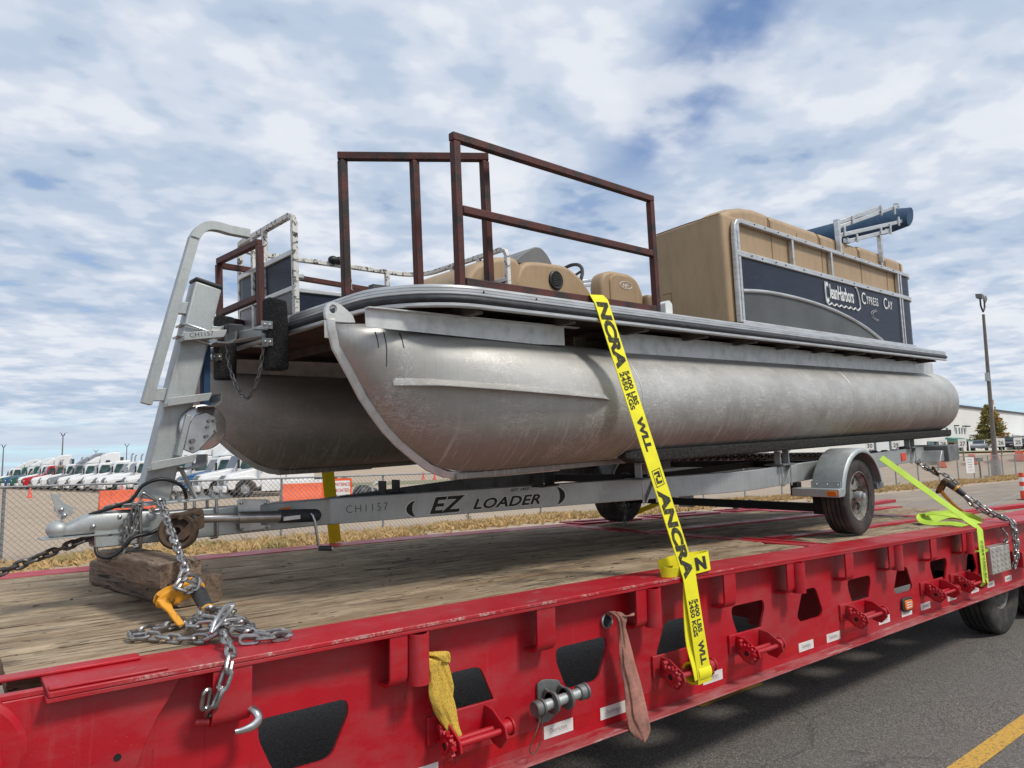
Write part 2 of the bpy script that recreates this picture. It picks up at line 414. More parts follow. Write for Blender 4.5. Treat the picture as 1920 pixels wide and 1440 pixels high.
MT['bldg'] = simple('white_wall_panel', (.72, .72, .69), .6, 0, (.66, .66, .63), .15)
MT['roofedge'] = simple('dark_roof_edge', (.06, .065, .075), .6)
MT['green_roof'] = simple('green_metal_canopy', (.05, .20, .15), .5)
MT['diamond'] = None
t = NT('tread_plate'); v = t.vec((1, 1, 1))
MT['diamond'] = simple('tread_plate', (.50, .48, .43), .5, .4, (.38, .36, .32), 9)
MT['ply'] = simple('dark_underdeck_plywood', (.075, .038, .026), .9, 0, (.03, .02, .017), 4, (.4, .65))
MT['joist'] = simple('grey_brown_joist', (.12, .10, .085), .7, .2, (.06, .05, .042), 6)

# ground
t = NT('tan_gravel'); v = t.vec()
c = t.ramp(t.noise(v, .18, 6, .6), [(.35, (.46, .345, .235)), (.65, (.375, .285, .20))])
c = t.mix(t.ramp(t.noise(v, 9, 8, .8), [(.42, 0.0), (.68, .55)]), c, (.46, .375, .28))
c = t.mix(t.ramp(t.noise(t.vec((.08, 1, 1)), 1.2, 5, .6), [(.5, 0.0), (.7, .3)]), c, (.235, .185, .14))
c = t.mix(t.ramp(t.noise(v, 45, 3, .7), [(.62, 0.0), (.7, .6)]), c, (.16, .125, .095))
t.bump(t.noise(v, 30, 6, .8), .5, .03); MT['gravel'] = t.set(c, .95)
t = NT('asphalt'); v = t.vec()
vd = t.voro(v, 150, 'F1', 'Color'); bw_ = t.n('ShaderNodeRGBToBW'); t.l(vd, bw_.inputs[0])
c = t.ramp(bw_.outputs[0], [(.25, (.070, .064, .057)), (.55, (.150, .137, .120)), (.9, (.30, .27, .235))])
c = t.mix(t.ramp(t.noise(v, .9, 6, .65), [(.38, .0), (.68, .5)]), c, (.155, .142, .125))
c = t.mix(t.ramp(t.noise(v, 2.4, 6, .7), [(.62, 0.0), (.72, .5)]), c, (.05, .046, .042))
ck_ = t.voro(t.vec((1, 1, 1)), .9, 'DISTANCE_TO_EDGE')
ckn = t.math('ADD', ck_, t.math('MULTIPLY', t.math('SUBTRACT', t.noise(v, 5, 6, .7), .5), .12))
c = t.mix(t.math('MULTIPLY', t.ramp(t.math('ABSOLUTE', ckn), [(.003, 1.0), (.009, 0.0)]), t.ramp(t.noise(v, .4, 2), [(.5, 0.0), (.60, .45)])), c, (.03, .028, .026))
c = t.mix(t.ramp(t.noise(v, 60, 4, .8), [(.67, 0.0), (.70, .85)]), c, (.27, .255, .23))
t.bump(t.math('ADD', bw_.outputs[0], t.noise(v, 60, 4, .7)), .8, .006); MT['asphalt'] = t.set(c, .88)
t = NT('dusty_asphalt'); v = t.vec()
c = t.ramp(t.noise(v, .35, 7, .65), [(.35, (.33, .26, .19)), (.65, (.42, .325, .235))])
c = t.mix(t.ramp(t.noise(v, 22, 6, .8), [(.40, .5), (.6, 0.0)]), c, (.15, .13, .11))
c = t.mix(t.ramp(t.noise(t.vec((.12, 1, 1)), 2.2, 5, .6), [(.45, .45), (.6, 0.0)]), c, (.17, .15, .13))
t.bump(t.noise(v, 60, 4, .7), .4, .006); MT['dusty'] = t.set(c, .92)
t = NT('worn_yellow_line'); v = t.vec()
c = t.mix(t.ramp(t.noise(v, 60, 6, .8), [(.50, 0.0), (.60, .8)]), (.62, .36, .06), (.12, .10, .07))
MT['yline'] = t.set(c, .85)
t = NT('worn_white_line'); v = t.vec()
c = t.mix(t.ramp(t.noise(v, 30, 6, .8), [(.42, 0.0), (.55, .9)]), (.40, .38, .35), (.16, .14, .12))
MT['wline'] = t.set(c, .85)
MT['grass'] = simple('dry_grass', (.66, .47, .23), .9, 0, (.44, .30, .13), 3, (.35, .7))
MT['grassgreen'] = simple('green_grass_tufts', (.34, .28, .11), .9, 0, (.50, .37, .17), 5, (.35, .7))
MT['verge'] = simple('greenish_verge', (.17, .17, .075), .95, 0, (.26, .215, .12), 1.5)

# ---------------------------------------------------------------- mesh helpers
class MB:
    def __init__(s): s.v = []; s.f = []
    def add(s, vs, fs):
        n = len(s.v); s.v += [tuple(p) for p in vs]; s.f += [tuple(i + n for i in f) for f in fs]; return s
    def box(s, x0, x1, y0, y1, z0, z1):
        vs = [(x0, y0, z0), (x1, y0, z0), (x1, y1, z0), (x0, y1, z0), (x0, y0, z1), (x1, y0, z1), (x1, y1, z1), (x0, y1, z1)]
        return s.add(vs, [(0, 3, 2, 1), (4, 5, 6, 7), (0, 1, 5, 4), (1, 2, 6, 5), (2, 3, 7, 6), (3, 0, 4, 7)])
    def hexa(s, vs): return s.add(vs, [(0, 3, 2, 1), (4, 5, 6, 7), (0, 1, 5, 4), (1, 2, 6, 5), (2, 3, 7, 6), (3, 0, 4, 7)])
    def bar(s, p, q, w, h, up=(0, 0, 1)):
        p, q, up = V(p), V(q), V(up); d = (q - p).normalized()
        a = d.cross(up).normalized(); b = a.cross(d).normalized()
        vs = []
        for o in (p, q):
            for i, j in ((-1, -1), (1, -1), (1, 1), (-1, 1)): vs.append(o + a * (i * w / 2) + b * (j * h / 2))
        return s.add(vs, [(0, 1, 2, 3), (7, 6, 5, 4), (0, 4, 5, 1), (1, 5, 6, 2), (2, 6, 7, 3), (3, 7, 4, 0)])
    def tube(s, pts, r, n=10, closed=False, square=False, rz=1.0, up=None):
        pts = [V(p) for p in pts]; N = len(pts); rings = []
        if square: n = 4
        prev = None
        for i, p in enumerate(pts):
            a = pts[(i - 1) % N] if (closed or i > 0) else p
            b = pts[(i + 1) % N] if (closed or i < N - 1) else p
            d = (b - a).normalized()
            if prev is None:
                u = V(up) if up else (V((0, 0, 1)) if abs(d.z) < .9 else V((1, 0, 0)))
                u = (u - d * u.dot(d)).normalized()
            else: u = (prev - d * prev.dot(d)).normalized()
            prev = u; w = d.cross(u)
            rr = r[i] if isinstance(r, (list, tuple)) else r
            k = math.sqrt(2) if square else 1
            rings.append([p + (u * math.cos(2 * PI * (j + (.5 if square else 0)) / n) * rz + w * math.sin(2 * PI * (j + (.5 if square else 0)) / n)) * rr * k for j in range(n)])
        return s.loft(rings, closed_path=closed)
    def cyl(s, p, q, r, n=16, r2=None): return s.tube([p, q], [r, r if r2 is None else r2], n)
    def loft(s, rings, closed_path=False, caps=True, closed_ring=True):
        n = len(rings[0]); vs = [p for r in rings for p in r]; fs = []; N = len(rings)
        for i in range(N if closed_path else N - 1):
            for j in range(n if closed_ring else n - 1):
                a = i * n + j; b = i * n + (j + 1) % n; c = ((i + 1) % N) * n + (j + 1) % n; d = ((i + 1) % N) * n + j
                fs.append((a, b, c, d))
        if caps and not closed_path and closed_ring:
            fs.append(tuple(range(n - 1, -1, -1))); fs.append(tuple((N - 1) * n + j for j in range(n)))
        return s.add(vs, fs)
    def prism(s, poly, o, a, b, w):
        o, a, b, w = V(o), V(a), V(b), V(w); n = len(poly)
        A = [o + a * x + b * y for x, y in poly]
        vs = A + [p + w for p in A]
        fs = [tuple(range(n - 1, -1, -1)), tuple(range(n, 2 * n))]
        fs += [(i, (i + 1) % n, (i + 1) % n + n, i + n) for i in range(n)]
        return s.add(vs, fs)
    def lathe(s, prof, c, ax=(0, 1, 0), n=32, caps=True):
        c, ax = V(c), V(ax).normalized(); u = V((0, 0, 1)) if abs(ax.z) < .9 else V((1, 0, 0))
        u = (u - ax * u.dot(ax)).normalized(); w = ax.cross(u)
        rings = [[c + ax * h + (u * math.cos(2 * PI * j / n) + w * math.sin(2 * PI * j / n)) * r for j in range(n)] for r, h in prof]
        return s.loft(rings, caps=caps)
    def sph(s, c, r, n=12, sz=(1, 1, 1)):
        c = V(c); rings = []
        for i in range(1, n):
            th = PI * i / n
            rings.append([c + V((math.sin(th) * math.cos(2 * PI * j / (2 * n)) * r * sz[0], math.sin(th) * math.sin(2 * PI * j / (2 * n)) * r * sz[1], math.cos(th) * r * sz[2])) for j in range(2 * n)])
        return s.loft(rings)
    def build(s, name, mat, parent=None, sm=35, bev=0, seg=2, link=True, mw=None, fixn=True):
        me = bpy.data.meshes.new(name); me.from_pydata([tuple(p) for p in s.v], [], s.f)
        if fixn:
            import bmesh
            bm = bmesh.new(); bm.from_mesh(me); bmesh.ops.recalc_face_normals(bm, faces=bm.faces); bm.to_mesh(me); bm.free()
        if sm:
            me.shade_smooth(); me.set_sharp_from_angle(angle=math.radians(sm))
        me.materials.append(MT[mat] if isinstance(mat, str) else mat)
        o = bpy.data.objects.new(name, me)
        if link: COL.objects.link(o)
        if parent is not None: o.parent = parent
        if mw is not None: o.matrix_world = mw
        if bev:
            b = o.modifiers.new('bevel', 'BEVEL'); b.width = bev; b.segments = seg; b.limit_method = 'ANGLE'; b.angle_limit = math.radians(40)
        return o

def tag(o, label=None, cat=None, group=None, kind=None):
    for k, q in (('label', label), ('category', cat), ('group', group), ('kind', kind)):
        if q: o[k] = q
    return o
def thing(name, label, cat, group=None, loc=(0, 0, 0), mw=None, rz=0):
    o = bpy.data.objects.new(name, None); COL.objects.link(o); o.location = loc; o.rotation_euler = (0, 0, rz)
    o.empty_display_size = .2
    if mw is not None: o.matrix_world = mw
    return tag(o, label, cat, group)
def kids(o): return [c for c in bpy.data.objects if c.parent == o]
def dup(o, parent=None):
    ch = kids(o)
    c = o.copy(); COL.objects.link(c)
    if parent is not None: c.parent = parent
    for k in ch: dup(k, c)
    return c
def inst(me, name, parent, mw):
    o = bpy.data.objects.new(name, me); COL.objects.link(o); o.parent = parent; o.matrix_local = mw; return o
def rounded(poly, r, seg=4):
    out_ = []; n = len(poly)
    for i in range(n):
        p0, p1, p2 = V((*poly[i - 1], 0)), V((*poly[i], 0)), V((*poly[(i + 1) % n], 0))
        a = (p0 - p1); b = (p2 - p1); rr = min(r, a.length * .45, b.length * .45)
        A = p1 + a.normalized() * rr; B = p1 + b.normalized() * rr
        for k in range(seg + 1):
            t_ = k / seg; q = A * (1 - t_) ** 2 + p1 * 2 * t_ * (1 - t_) + B * t_ ** 2
            out_.append((q.x, q.y))
    return out_
def text(s, size, mat, parent, o, a, b, name='lettering', bold=0.0, sx=1.0, shear=0.0, align='LEFT', depth=.0006, space=1.0, mw=None):
    cu = bpy.data.curves.new(name, 'FONT'); cu.body = s; cu.size = size; cu.offset = bold * size; cu.extrude = depth
    cu.shear = shear; cu.align_x = align; cu.space_character = space; cu.resolution_u = 3
    tmp = bpy.data.objects.new('tmp', cu); COL.objects.link(tmp)
    dg = bpy.context.evaluated_depsgraph_get(); me = bpy.data.meshes.new_from_object(tmp.evaluated_get(dg))
    bpy.data.objects.remove(tmp); bpy.data.curves.remove(cu)
    me.name = name; me.materials.clear(); me.materials.append(MT[mat])
    a = V(a).normalized(); b = V(b); b = (b - a * b.dot(a)).normalized(); c = a.cross(b)
    m = Matrix((a * sx, b, c)).transposed().to_4x4(); m.translation = V(o)
    me.transform(m)
    ob = bpy.data.objects.new(name, me); COL.objects.link(ob)
    if parent is not None: ob.parent = parent
    return ob
def catmull(pts, n=8):
    P = [V(p) for p in pts]; P = [P[0] * 2 - P[1]] + P + [P[-1] * 2 - P[-2]]; r = []
    for i in range(1, len(P) - 2):
        for k in range(n):
            t_ = k / n; a, b, c, d = P[i - 1], P[i], P[i + 1], P[i + 2]
            r.append(.5 * ((2 * b) + (c - a) * t_ + (2 * a - 5 * b + 4 * c - d) * t_ ** 2 + (3 * b - a - 3 * c + d) * t_ ** 3))
    r.append(P[-2]); return r
_links = {}
def link_mesh(pitch, wire, mat):
    k = (pitch, wire, mat)
    if k not in _links:
        L = pitch / 2; w = wire * 1.75; pts = []
        for i in range(7): a = -PI / 2 + PI * i / 6; pts.append((L * .55 + math.cos(a) * w, math.sin(a) * w, 0))
        for i in range(7): a = PI / 2 + PI * i / 6; pts.append((-L * .55 + math.cos(a) * w, math.sin(a) * w, 0))
        sc_ = (L + wire * .9) / (L * .55 + w)
        pts = [(x * sc_, y, z) for x, y, z in pts]
        mb = MB(); mb.tube(pts, wire, 7, closed=True, up=(0, 0, 1)); o = mb.build('link', mat, link=False); _links[k] = o.data
    return _links[k]
def chain(path, pitch, wire, mat, parent, twist=0.0, jitter=0.0, roll0=0.0, maxn=400):
    pts = [V(p) for p in path]; d = [0]
    for a, b in zip(pts, pts[1:]): d.append(d[-1] + (b - a).length)
    L = d[-1]; n = min(maxn, max(1, int(L / pitch))); me = link_mesh(pitch, wire, mat)
    for k in range(n):
        s0, s1 = k * L / n, (k + 1) * L / n
        def ev(s_):
            for i in range(len(d) - 1):
                if s_ <= d[i + 1] + 1e-9: return pts[i].lerp(pts[i + 1], (s_ - d[i]) / max(1e-9, d[i + 1] - d[i]))
            return pts[-1]
        A, B = ev(s0), ev(s1); x = (B - A).normalized()
        if x.length < .5: continue
        u = V((0, 0, 1)) if abs(x.z) < .9 else V((0, 1, 0))
        y = u.cross(x).normalized(); z = x.cross(y)
        ang = roll0 + (PI / 2 if k % 2 else 0) + twist * k + random.uniform(-jitter, jitter)
        y2 = y * math.cos(ang) + z * math.sin(ang); z2 = x.cross(y2)
        m = Matrix((x, y2, z2)).transposed().to_4x4(); m.translation = (A + B) / 2
        inst(me, 'link', parent, m)
def sweep_flat(mb, pts, width_dirs, w, th, ups):
    """ribbon: centre points, unit width directions, normals"""
    rings = []
    for p, a, u in zip(pts, width_dirs, ups):
        p, a, u = V(p), V(a).normalized(), V(u).normalized()
        rings.append([p - a * w / 2 - u * th / 2, p + a * w / 2 - u * th / 2, p + a * w / 2 + u * th / 2, p - a * w / 2 + u * th / 2])
    return mb.loft(rings)
# ================================================================ ground
def sheet(name, mat, x0, x1, y0, y1, z, kind='structure', nx=1, ny=1):
    mb = MB(); mb.add([(x0, y0, z), (x1, y0, z), (x1, y1, z), (x0, y1, z)], [(0, 1, 2, 3)])
    return tag(mb.build(name, mat, sm=0), kind=kind)
sheet('ground', 'gravel', -3000, 6000, -3000, 6000, 0)
sheet('asphalt_road', 'asphalt', -60, 260, -25, 4.2, .004)
sheet('dusty_road', 'dusty', -60, 260, 4.2, 11.9, .005)
tag(MB().add([(-6, -.775, .009), (60, -.775, .009), (60, -.665, .009), (-6, -.665, .009)], [(0, 1, 2, 3)]).build('yellow_road_line', 'yline', sm=0), kind='structure')
tag(MB().add([(4.15, .80, .009), (4.9, .80, .009), (4.9, .95, .009), (4.15, .95, .009)], [(0, 1, 2, 3)]).build('yellow_road_mark', 'yline', sm=0), kind='structure')
for (a, b) in (((18, 8.2), (60, 8.9)), ((22, 5.4), (36, 8.0))):
    d = (V((*b, 0)) - V((*a, 0))).normalized(); n_ = V((-d.y, d.x, 0)) * .06
    A, B = V((*a, .009)), V((*b, .009))
    tag(MB().add([A - n_, B - n_, B + n_, A + n_], [(0, 1, 2, 3)]).build('white_road_line', 'wline', sm=0), kind='structure')

# ================================================================ flatbed trailer
FB = thing('flatbed_trailer', 'long red steel flatbed trailer with worn wooden deck carrying the boat', 'flatbed trailer')
def drop(x): return 0 if x < 3 else min(.012 * (x - 3), .066)
def camber(o):
    for v_ in o.data.vertices:
        x, z = v_.co.x, v_.co.z
        v_.co.z -= drop(x) * max(0, min(1.2, (z - .45) / .65))
    return o
def fb(mb, name, mat='red', sm=35, bev=0, par=None, **k):
    return camber(mb.build(name, mat, par or FB, sm, bev, **k))

def ray_poly(poly, cx_, cz_, a):
    dx, dz = math.cos(a), math.sin(a); best = 1e9
    for i in range(len(poly)):
        x1, z1 = poly[i - 1]; x2, z2 = poly[i]
        ex, ez = x2 - x1, z2 - z1; den_ = dx * ez - dz * ex
        if abs(den_) < 1e-12: continue
        t_ = ((x1 - cx_) * ez - (z1 - cz_) * ex) / den_; u = ((x1 - cx_) * dz - (z1 - cz_) * dx) / den_
        if t_ > 0 and -1e-6 <= u <= 1 + 1e-6: best = min(best, t_)
    return (cx_ + dx * best, cz_ + dz * best)
web = MB(); YW0, YW1 = .100, .113; P = .672; X0 = 1.03 - P / 2
for k in range(11):
    cx0 = X0 + P * k; cxx = cx0 + P / 2; cz_ = .765
    if k < 10:
        if k % 2 == 0: poly = [(-.165, .862), (.155, .862), (.168, .815), (.095, .668), (-.105, .668), (-.165, .80)]
        else: poly = [(-.075, .864), (.085, .864), (.158, .705), (.130, .668), (-.120, .668), (-.158, .705)]
        if k == 9: poly = [(-.06, .85), (.07, .85), (.12, .705), (.09, .668), (-.10, .668), (-.12, .705)]
    else:
        poly = [(.15, .90), (.28, .90), (.30, .70), (.27, .62), (.17, .62), (.14, .75)]
        cxx += .21; poly = [(a - .21, b) for a, b in poly]
    poly = rounded([(cxx + a, b) for a, b in poly], .035, 5)
    x1 = cx0 + P if k < 10 else cx0 + 1.3
    rect = [(cx0, .452), (x1, .452), (x1, 1.083), (cx0, 1.083)]
    ang = sorted([2 * PI * i / 72 + .001 for i in range(72)] + [math.atan2(z - cz_, x - cxx) % (2 * PI) for x, z in rect])
    inn = [ray_poly(poly, cxx, cz_, a) for a in ang]; ou = [ray_poly(rect, cxx, cz_, a) for a in ang]
    n = len(ang)
    vs = [(x, YW0, z) for x, z in inn] + [(x, YW0, z) for x, z in ou] + [(x, YW1, z) for x, z in inn] + [(x, YW1, z) for x, z in ou]
    fs = []
    for i in range(n):
        j = (i + 1) % n
        fs += [(i, j, n + j, n + i), (2 * n + j, 2 * n + i, 3 * n + i, 3 * n + j), (j, i, 2 * n + i, 2 * n + j)]
    web.add(vs, fs)
web.box(-.4, X0 - .0005, YW0, YW1, .452, 1.083)
fweb = MB(); fweb.v = [(x, y + 2.88, z) for x, y, z in web.v]; fweb.f = list(web.f)
fb(web, 'side_web', 'red', 25); fb(fweb, 'far_web', 'red', 25)
# doubler plate of the gooseneck, flanges
fb(MB().prism([(-2.2, 1.083), (.615, 1.083), (.60, 1.045), (.575, 1.0), (.545, .955), (.515, .89), (.49, .82), (.455, .70), (.425, .55), (.41, .465), (-2.2, .465)], (0, .058, 0), (1, 0, 0), (0, 0, 1), (0, .040, 0)), 'gooseneck_plate', 'red', bev=.004)
def strip(x0, x1, y0, y1, z0, z1, n):
    mb = MB(); rings = []
    for i in range(n + 1):
        x = x0 + (x1 - x0) * i / n; j = .0016 * mn.noise(V((x * 6, 0, 0)))
        rings.append([(x, y0 + j, z0), (x, y1, z0), (x, y1, z1), (x, y0 + j, z1)])
    return mb.loft(rings)
fb(strip(.250, 9.6, 0, .262, 1.0835, 1.100, 120), 'top_flange', 'redchip', bev=.003)
fb(strip(.246, 9.6, .002, .055, 1.070, 1.083, 60), 'flange_lip', 'redchip', bev=.002)
fb(strip(.42, 9.6, 0, .22, .445, .4515, 100), 'bottom_flange', 'reddust', bev=.002)
fb(strip(-2.2, 9.6, 2.80, 3.05, 1.078, 1.100, 40), 'far_flange', 'red', bev=.003)

fb(MB().box(-2.2, .245, .059, .085, 1.083, 1.100), 'gooseneck_edge', 'red', bev=.003)
fb(MB().box(.10, .52, .20, .262, 1.1005, 1.112), 'wear_strip', 'red', bev=.004)
fb(MB().box(.252, .56, .01, .05, 1.1005, 1.110), 'wear_strip', 'redchip', bev=.004)
# gooseneck cross plate and pin boss
fb(MB().hexa([(-.35, .15, .9), (.12, .15, 1.06), (.12, 2.9, 1.06), (-.35, 2.9, .9), (-.35, .15, 1.0), (.10, .15, 1.10), (.10, 2.9, 1.10), (-.35, 2.9, 1.24)]), 'gooseneck_ramp', 'red', bev=.004)
fb(MB().lathe([(.165, .02), (.165, -.02), (.150, -.034), (.001, -.034)], (.045, .045, .955), n=48), 'pin_boss', 'red')
fb(MB().lathe([(.122, .0), (.122, -.055), (.114, -.062), (.001, -.062)], (.030, .01, .935), n=48), 'pin_cap', 'red')
fb(MB().lathe([(.0105, 0), (.0105, -.0015)], (.437, .0575, .865), n=16), 'bolt_hole', 'black')
# deck planks: one object per plank
def plank(x0, x1, y0, y1, ztop, th, seed, nx, ny=6, ragged=.006, mat='deck'):
    rnd = random.Random(seed); off = rnd.uniform(-.003, .003); mb = MB(); rings = []
    tilt = rnd.uniform(-.003, .003); cxm = (x0 + x1) / 2
    L0 = y0 + .003; L1 = y1 - .003
    for i in range(nx + 1):
        x = x0 + (x1 - x0) * i / nx
        e0 = ragged * mn.noise(V((x * 5, seed * 3.1, 0))) + ragged * .7 * mn.noise(V((x * 19, seed, 4)))
        e1 = ragged * mn.noise(V((x * 5, seed * 3.1 + 9, 0))) + ragged * .7 * mn.noise(V((x * 17, seed, 8)))
        a, b = L0 + e0, L1 + e1; row = []
        for j in range(ny + 1):
            t_ = j / ny; y = a + (b - a) * t_
            h = ztop + off + tilt * (t_ - .5) + .0045 * mn.noise(V((x * 1.2, y * 9, seed))) + .0035 * mn.noise(V((x * 4, y * 26, seed + 5)))
            if j in (0, ny): h -= .006 + .004 * abs(mn.noise(V((x * 9, seed, 1))))
            row.append((x - cxm, y - (y0 + y1) / 2, h))
        row += [(x - cxm, b - (y0 + y1) / 2, ztop - th), (x - cxm, a - (y0 + y1) / 2, ztop - th)]
        rings.append(row)
    mb.loft(rings)
    o = mb.build('deck_plank', mat, FB, sm=50)
    for v_ in o.data.vertices: v_.co.z -= drop(v_.co.x + cxm)
    o.location = (cxm, (y0 + y1) / 2, 0)
    return o
ys = [.256, .60, .875, 1.16, 1.43, 1.72, 2.0, 2.28, 2.54, 2.80]
for i in range(len(ys) - 1):
    plank(.13 + random.uniform(-.05, .05) if i else .17, 4.715 + random.uniform(-.02, .005), ys[i], ys[i + 1], 1.102, .06, i + 1, 110 if i < 4 else 60, 8 if i < 3 else 5, .011 if i == 0 else .004)
for i, (a, b) in enumerate([(.262, .46), (.46, .665), (.775, .99), (.99, 1.23), (1.23, 1.47), (1.47, 1.715), (1.89, 2.12), (2.12, 2.34), (2.34, 2.57), (2.57, 2.80)]):
    plank(4.98, 7.95, a, b, 1.101, .06, 20 + i, 50, 4, .005)
    plank(8.25, 9.5, a, b, 1.101, .06, 40 + i, 24, 3, .005)
for nm, a in (('cross_member', (4.722, 4.86, .262, 2.80, 1.05, 1.1045)), ('cross_member', (4.875, 4.97, .262, 2.80, 1.04, 1.097)),
              ('cross_member', (7.97, 8.22, .262, 2.80, 1.04, 1.107)),
              ('deck_rail', (4.86, 9.6, .668, .772, 1.0, 1.106)), ('deck_rail', (4.86, 9.6, 1.718, 1.887, 1.0, 1.106))):
    fb(MB().box(*a), nm, 'red', bev=.003)
for a in ((4.98, 5.25, .70, .78, 1.1062, 1.116), (4.86, 4.90, .30, .9, 1.1047, 1.111)):
    fb(MB().box(*a), 'wear_strip', 'red', bev=.003)
# splinters and crumbs of bark lying on the deck
db = MB(); rc_ = random.Random(11)
for i in range(70):
    x, y = rc_.uniform(.25, 3.6), rc_.uniform(.32, 2.4); a = rc_.gauss(0, .5); L_ = rc_.uniform(.005, .016); w_ = L_ * rc_.uniform(.25, .5); h_ = rc_.uniform(.003, .006)
    p = V((x, y, 1.106)); d = V((math.cos(a), math.sin(a), rc_.uniform(-.1, .1))) * L_
    db.bar(p - d, p + d, w_, h_)
tag(db.build('deck_crumbs', 'timber', FB, 0), kind='stuff')
# frame under the deck
for y in (.70, 1.75):
    fb(MB().box(4.74, 9.5, y, y + .1, .47, 1.02), 'inner_beam', 'red')
for k in range(8):
    x = .42 + .672 * k
    fb(MB().box(x, x + .05, .115, 2.99, .93, 1.035), 'floor_joist', 'red')
fb(MB().box(4.80, 4.84, .115, 2.99, .50, 1.03), 'floor_joist', 'red')
# raised red members at the far rear corner and on the far edge
for p, q, w, h in (((8.3, .9, 1.09), (10.4, .5, 1.13), .12, .05), ((8.6, .35, 1.08), (10.6, .20, 1.12), .18, .04), ((8.3, 2.2, 1.09), (10.6, 2.3, 1.11), .14, .05)):
    fb(MB().bar(p, q, w, h), 'ramp_arm', 'red', bev=.005)
for x0, x1 in ((5.0, 5.9), (6.2, 7.3), (7.6, 8.9)):
    fb(MB().box(x0, x1, 2.82, 3.16, 1.1005, 1.114), 'outrigger', 'red', bev=.004)
    fb(MB().box(x0 + .1, x1 - .3, 2.95, 3.05, 1.1145, 1.125), 'outrigger_hinge', 'red', bev=.004)
for x in (7.72, 8.05):
    fb(MB().lathe([(.035, 0), (.035, .11), (.03, .115)], (x, 2.9, 1.13), (0.1 if x > 8 else 0, 0, 1), 16), 'stake_stub', 'galv_dark')
# J plates (chain ties) and stake pockets
def jplate(x0, x1, z0=.895):
    zt = 1.0825; prof = [(.006, zt), (.020, zt), (.020, z0 + .03)]
    for i in range(7):
        a = PI / 2 * i / 6; prof.append((.020 + .035 * (1 - math.cos(a)), z0 + .03 - .030 * math.sin(a)))
    prof.append((.099, z0)); prof.append((.099, z0 - .013))
    for i in range(7):
        a = PI / 2 * (1 - i / 6); prof.append((.008 + .045 * (1 - math.cos(a)), z0 + .032 - .045 * math.sin(a)))
    return fb(MB().prism(prof, (x0, 0, 0), (0, 1, 0), (0, 0, 1), (x1 - x0, 0, 0)), 'chain_tie', 'red', 40, bev=.003)
jplate(.690, .812, .905)
for k in range(10):
    xc = 1.345 + P * k
    if k % 2 == 0: 
        jplate(xc - .03, xc + .045)
        r, rings = .042, []
        fb(MB().lathe([(.042, -.185), (.042, 0), (.034, 0), (.034, -.05)], (xc + .092, .012, 1.068), (0, 0, 1), 28, caps=False), 'stake_pocket', 'redchip')
    elif k < 9: jplate(xc + .01, xc + .115)
# winches
def winch(xc, z=.615, w=.30):
    w0 = FB
    r = fb(MB().box(xc - w / 2, xc + w / 2, .085, .0995, z - .02, z + .085), 'winch', 'red', bev=.003)
    def hexplate(x):
        pl = [(.085, z + .075), (.03, z + .07), (-.055, z + .02), (-.065, z - .02), (-.02, z - .07), (.03, z - .06), (.085, z - .02)]
        return MB().prism(pl, (x, 0, 0), (0, 1, 0), (0, 0, 1), (.009, 0, 0))
    fb(hexplate(xc - w * .34), 'winch_side', 'red', bev=.002, par=r); fb(hexplate(xc + w * .30), 'winch_side', 'red', bev=.002, par=r)
    for dy, dz in ((.022, 0), (-.022, 0)):
        fb(MB().cyl((xc - w * .40, -.005 + dy, z + dz), (xc + w * .32, -.005 + dy, z + dz), .013, 14), 'winch_drum', 'red', par=r)
    fb(MB().cyl((xc + w * .32, -.005, z), (xc + w * .47, -.005, z), .030, 20).cyl((xc + w * .47, -.005, z), (xc + w * .50, -.005, z), .036, 20), 'winch_cap', 'red', bev=.002, par=r)
    fb(MB().cyl((xc + w * .5005, -.005, z), (xc + w * .502, -.005, z), .018, 14), 'winch_cap_hole', 'black', par=r)
    T_ = 12; g_ = []
    for i in range(T_):
        a = 2 * PI * i / T_
        for rr, da in ((.052, 0), (.052, .14), (.040, .20), (.040, .44)): g_.append((-.005 + rr * math.cos(a + da), z + rr * math.sin(a + da)))
    gx = xc - w * .43
    fb(MB().prism(g_, (gx, 0, 0), (0, 1, 0), (0, 0, 1), (.016, 0, 0)), 'ratchet_gear', 'red', par=r)
    fb(MB().lathe([(.026, 0), (.026, -.007), (.015, -.007), (.015, .004)], (gx, -.005, z), (1, 0, 0), 20, caps=False), 'gear_hub', 'red', par=r)
    fb(MB().cyl((gx - .001, -.005, z), (gx - .002, -.005, z), .014, 14), 'gear_hole', 'black', par=r)
    fb(MB().bar((gx + .01, .045, z + .055), (gx + .01, .020, z - .005), .012, .018, (1, 0, 0)).cyl((gx, .045, z + .055), (gx + .03, .045, z + .055), .012, 12), 'ratchet_pawl', 'red', bev=.002, par=r)
    return r
WX = [1.69, 3.03, 3.68, 4.96, 6.22, 6.80]
for i, x in enumerate(WX): winch(x, .625 if i else .635, .34 if i == 0 else (.36 if i < 3 else .42))
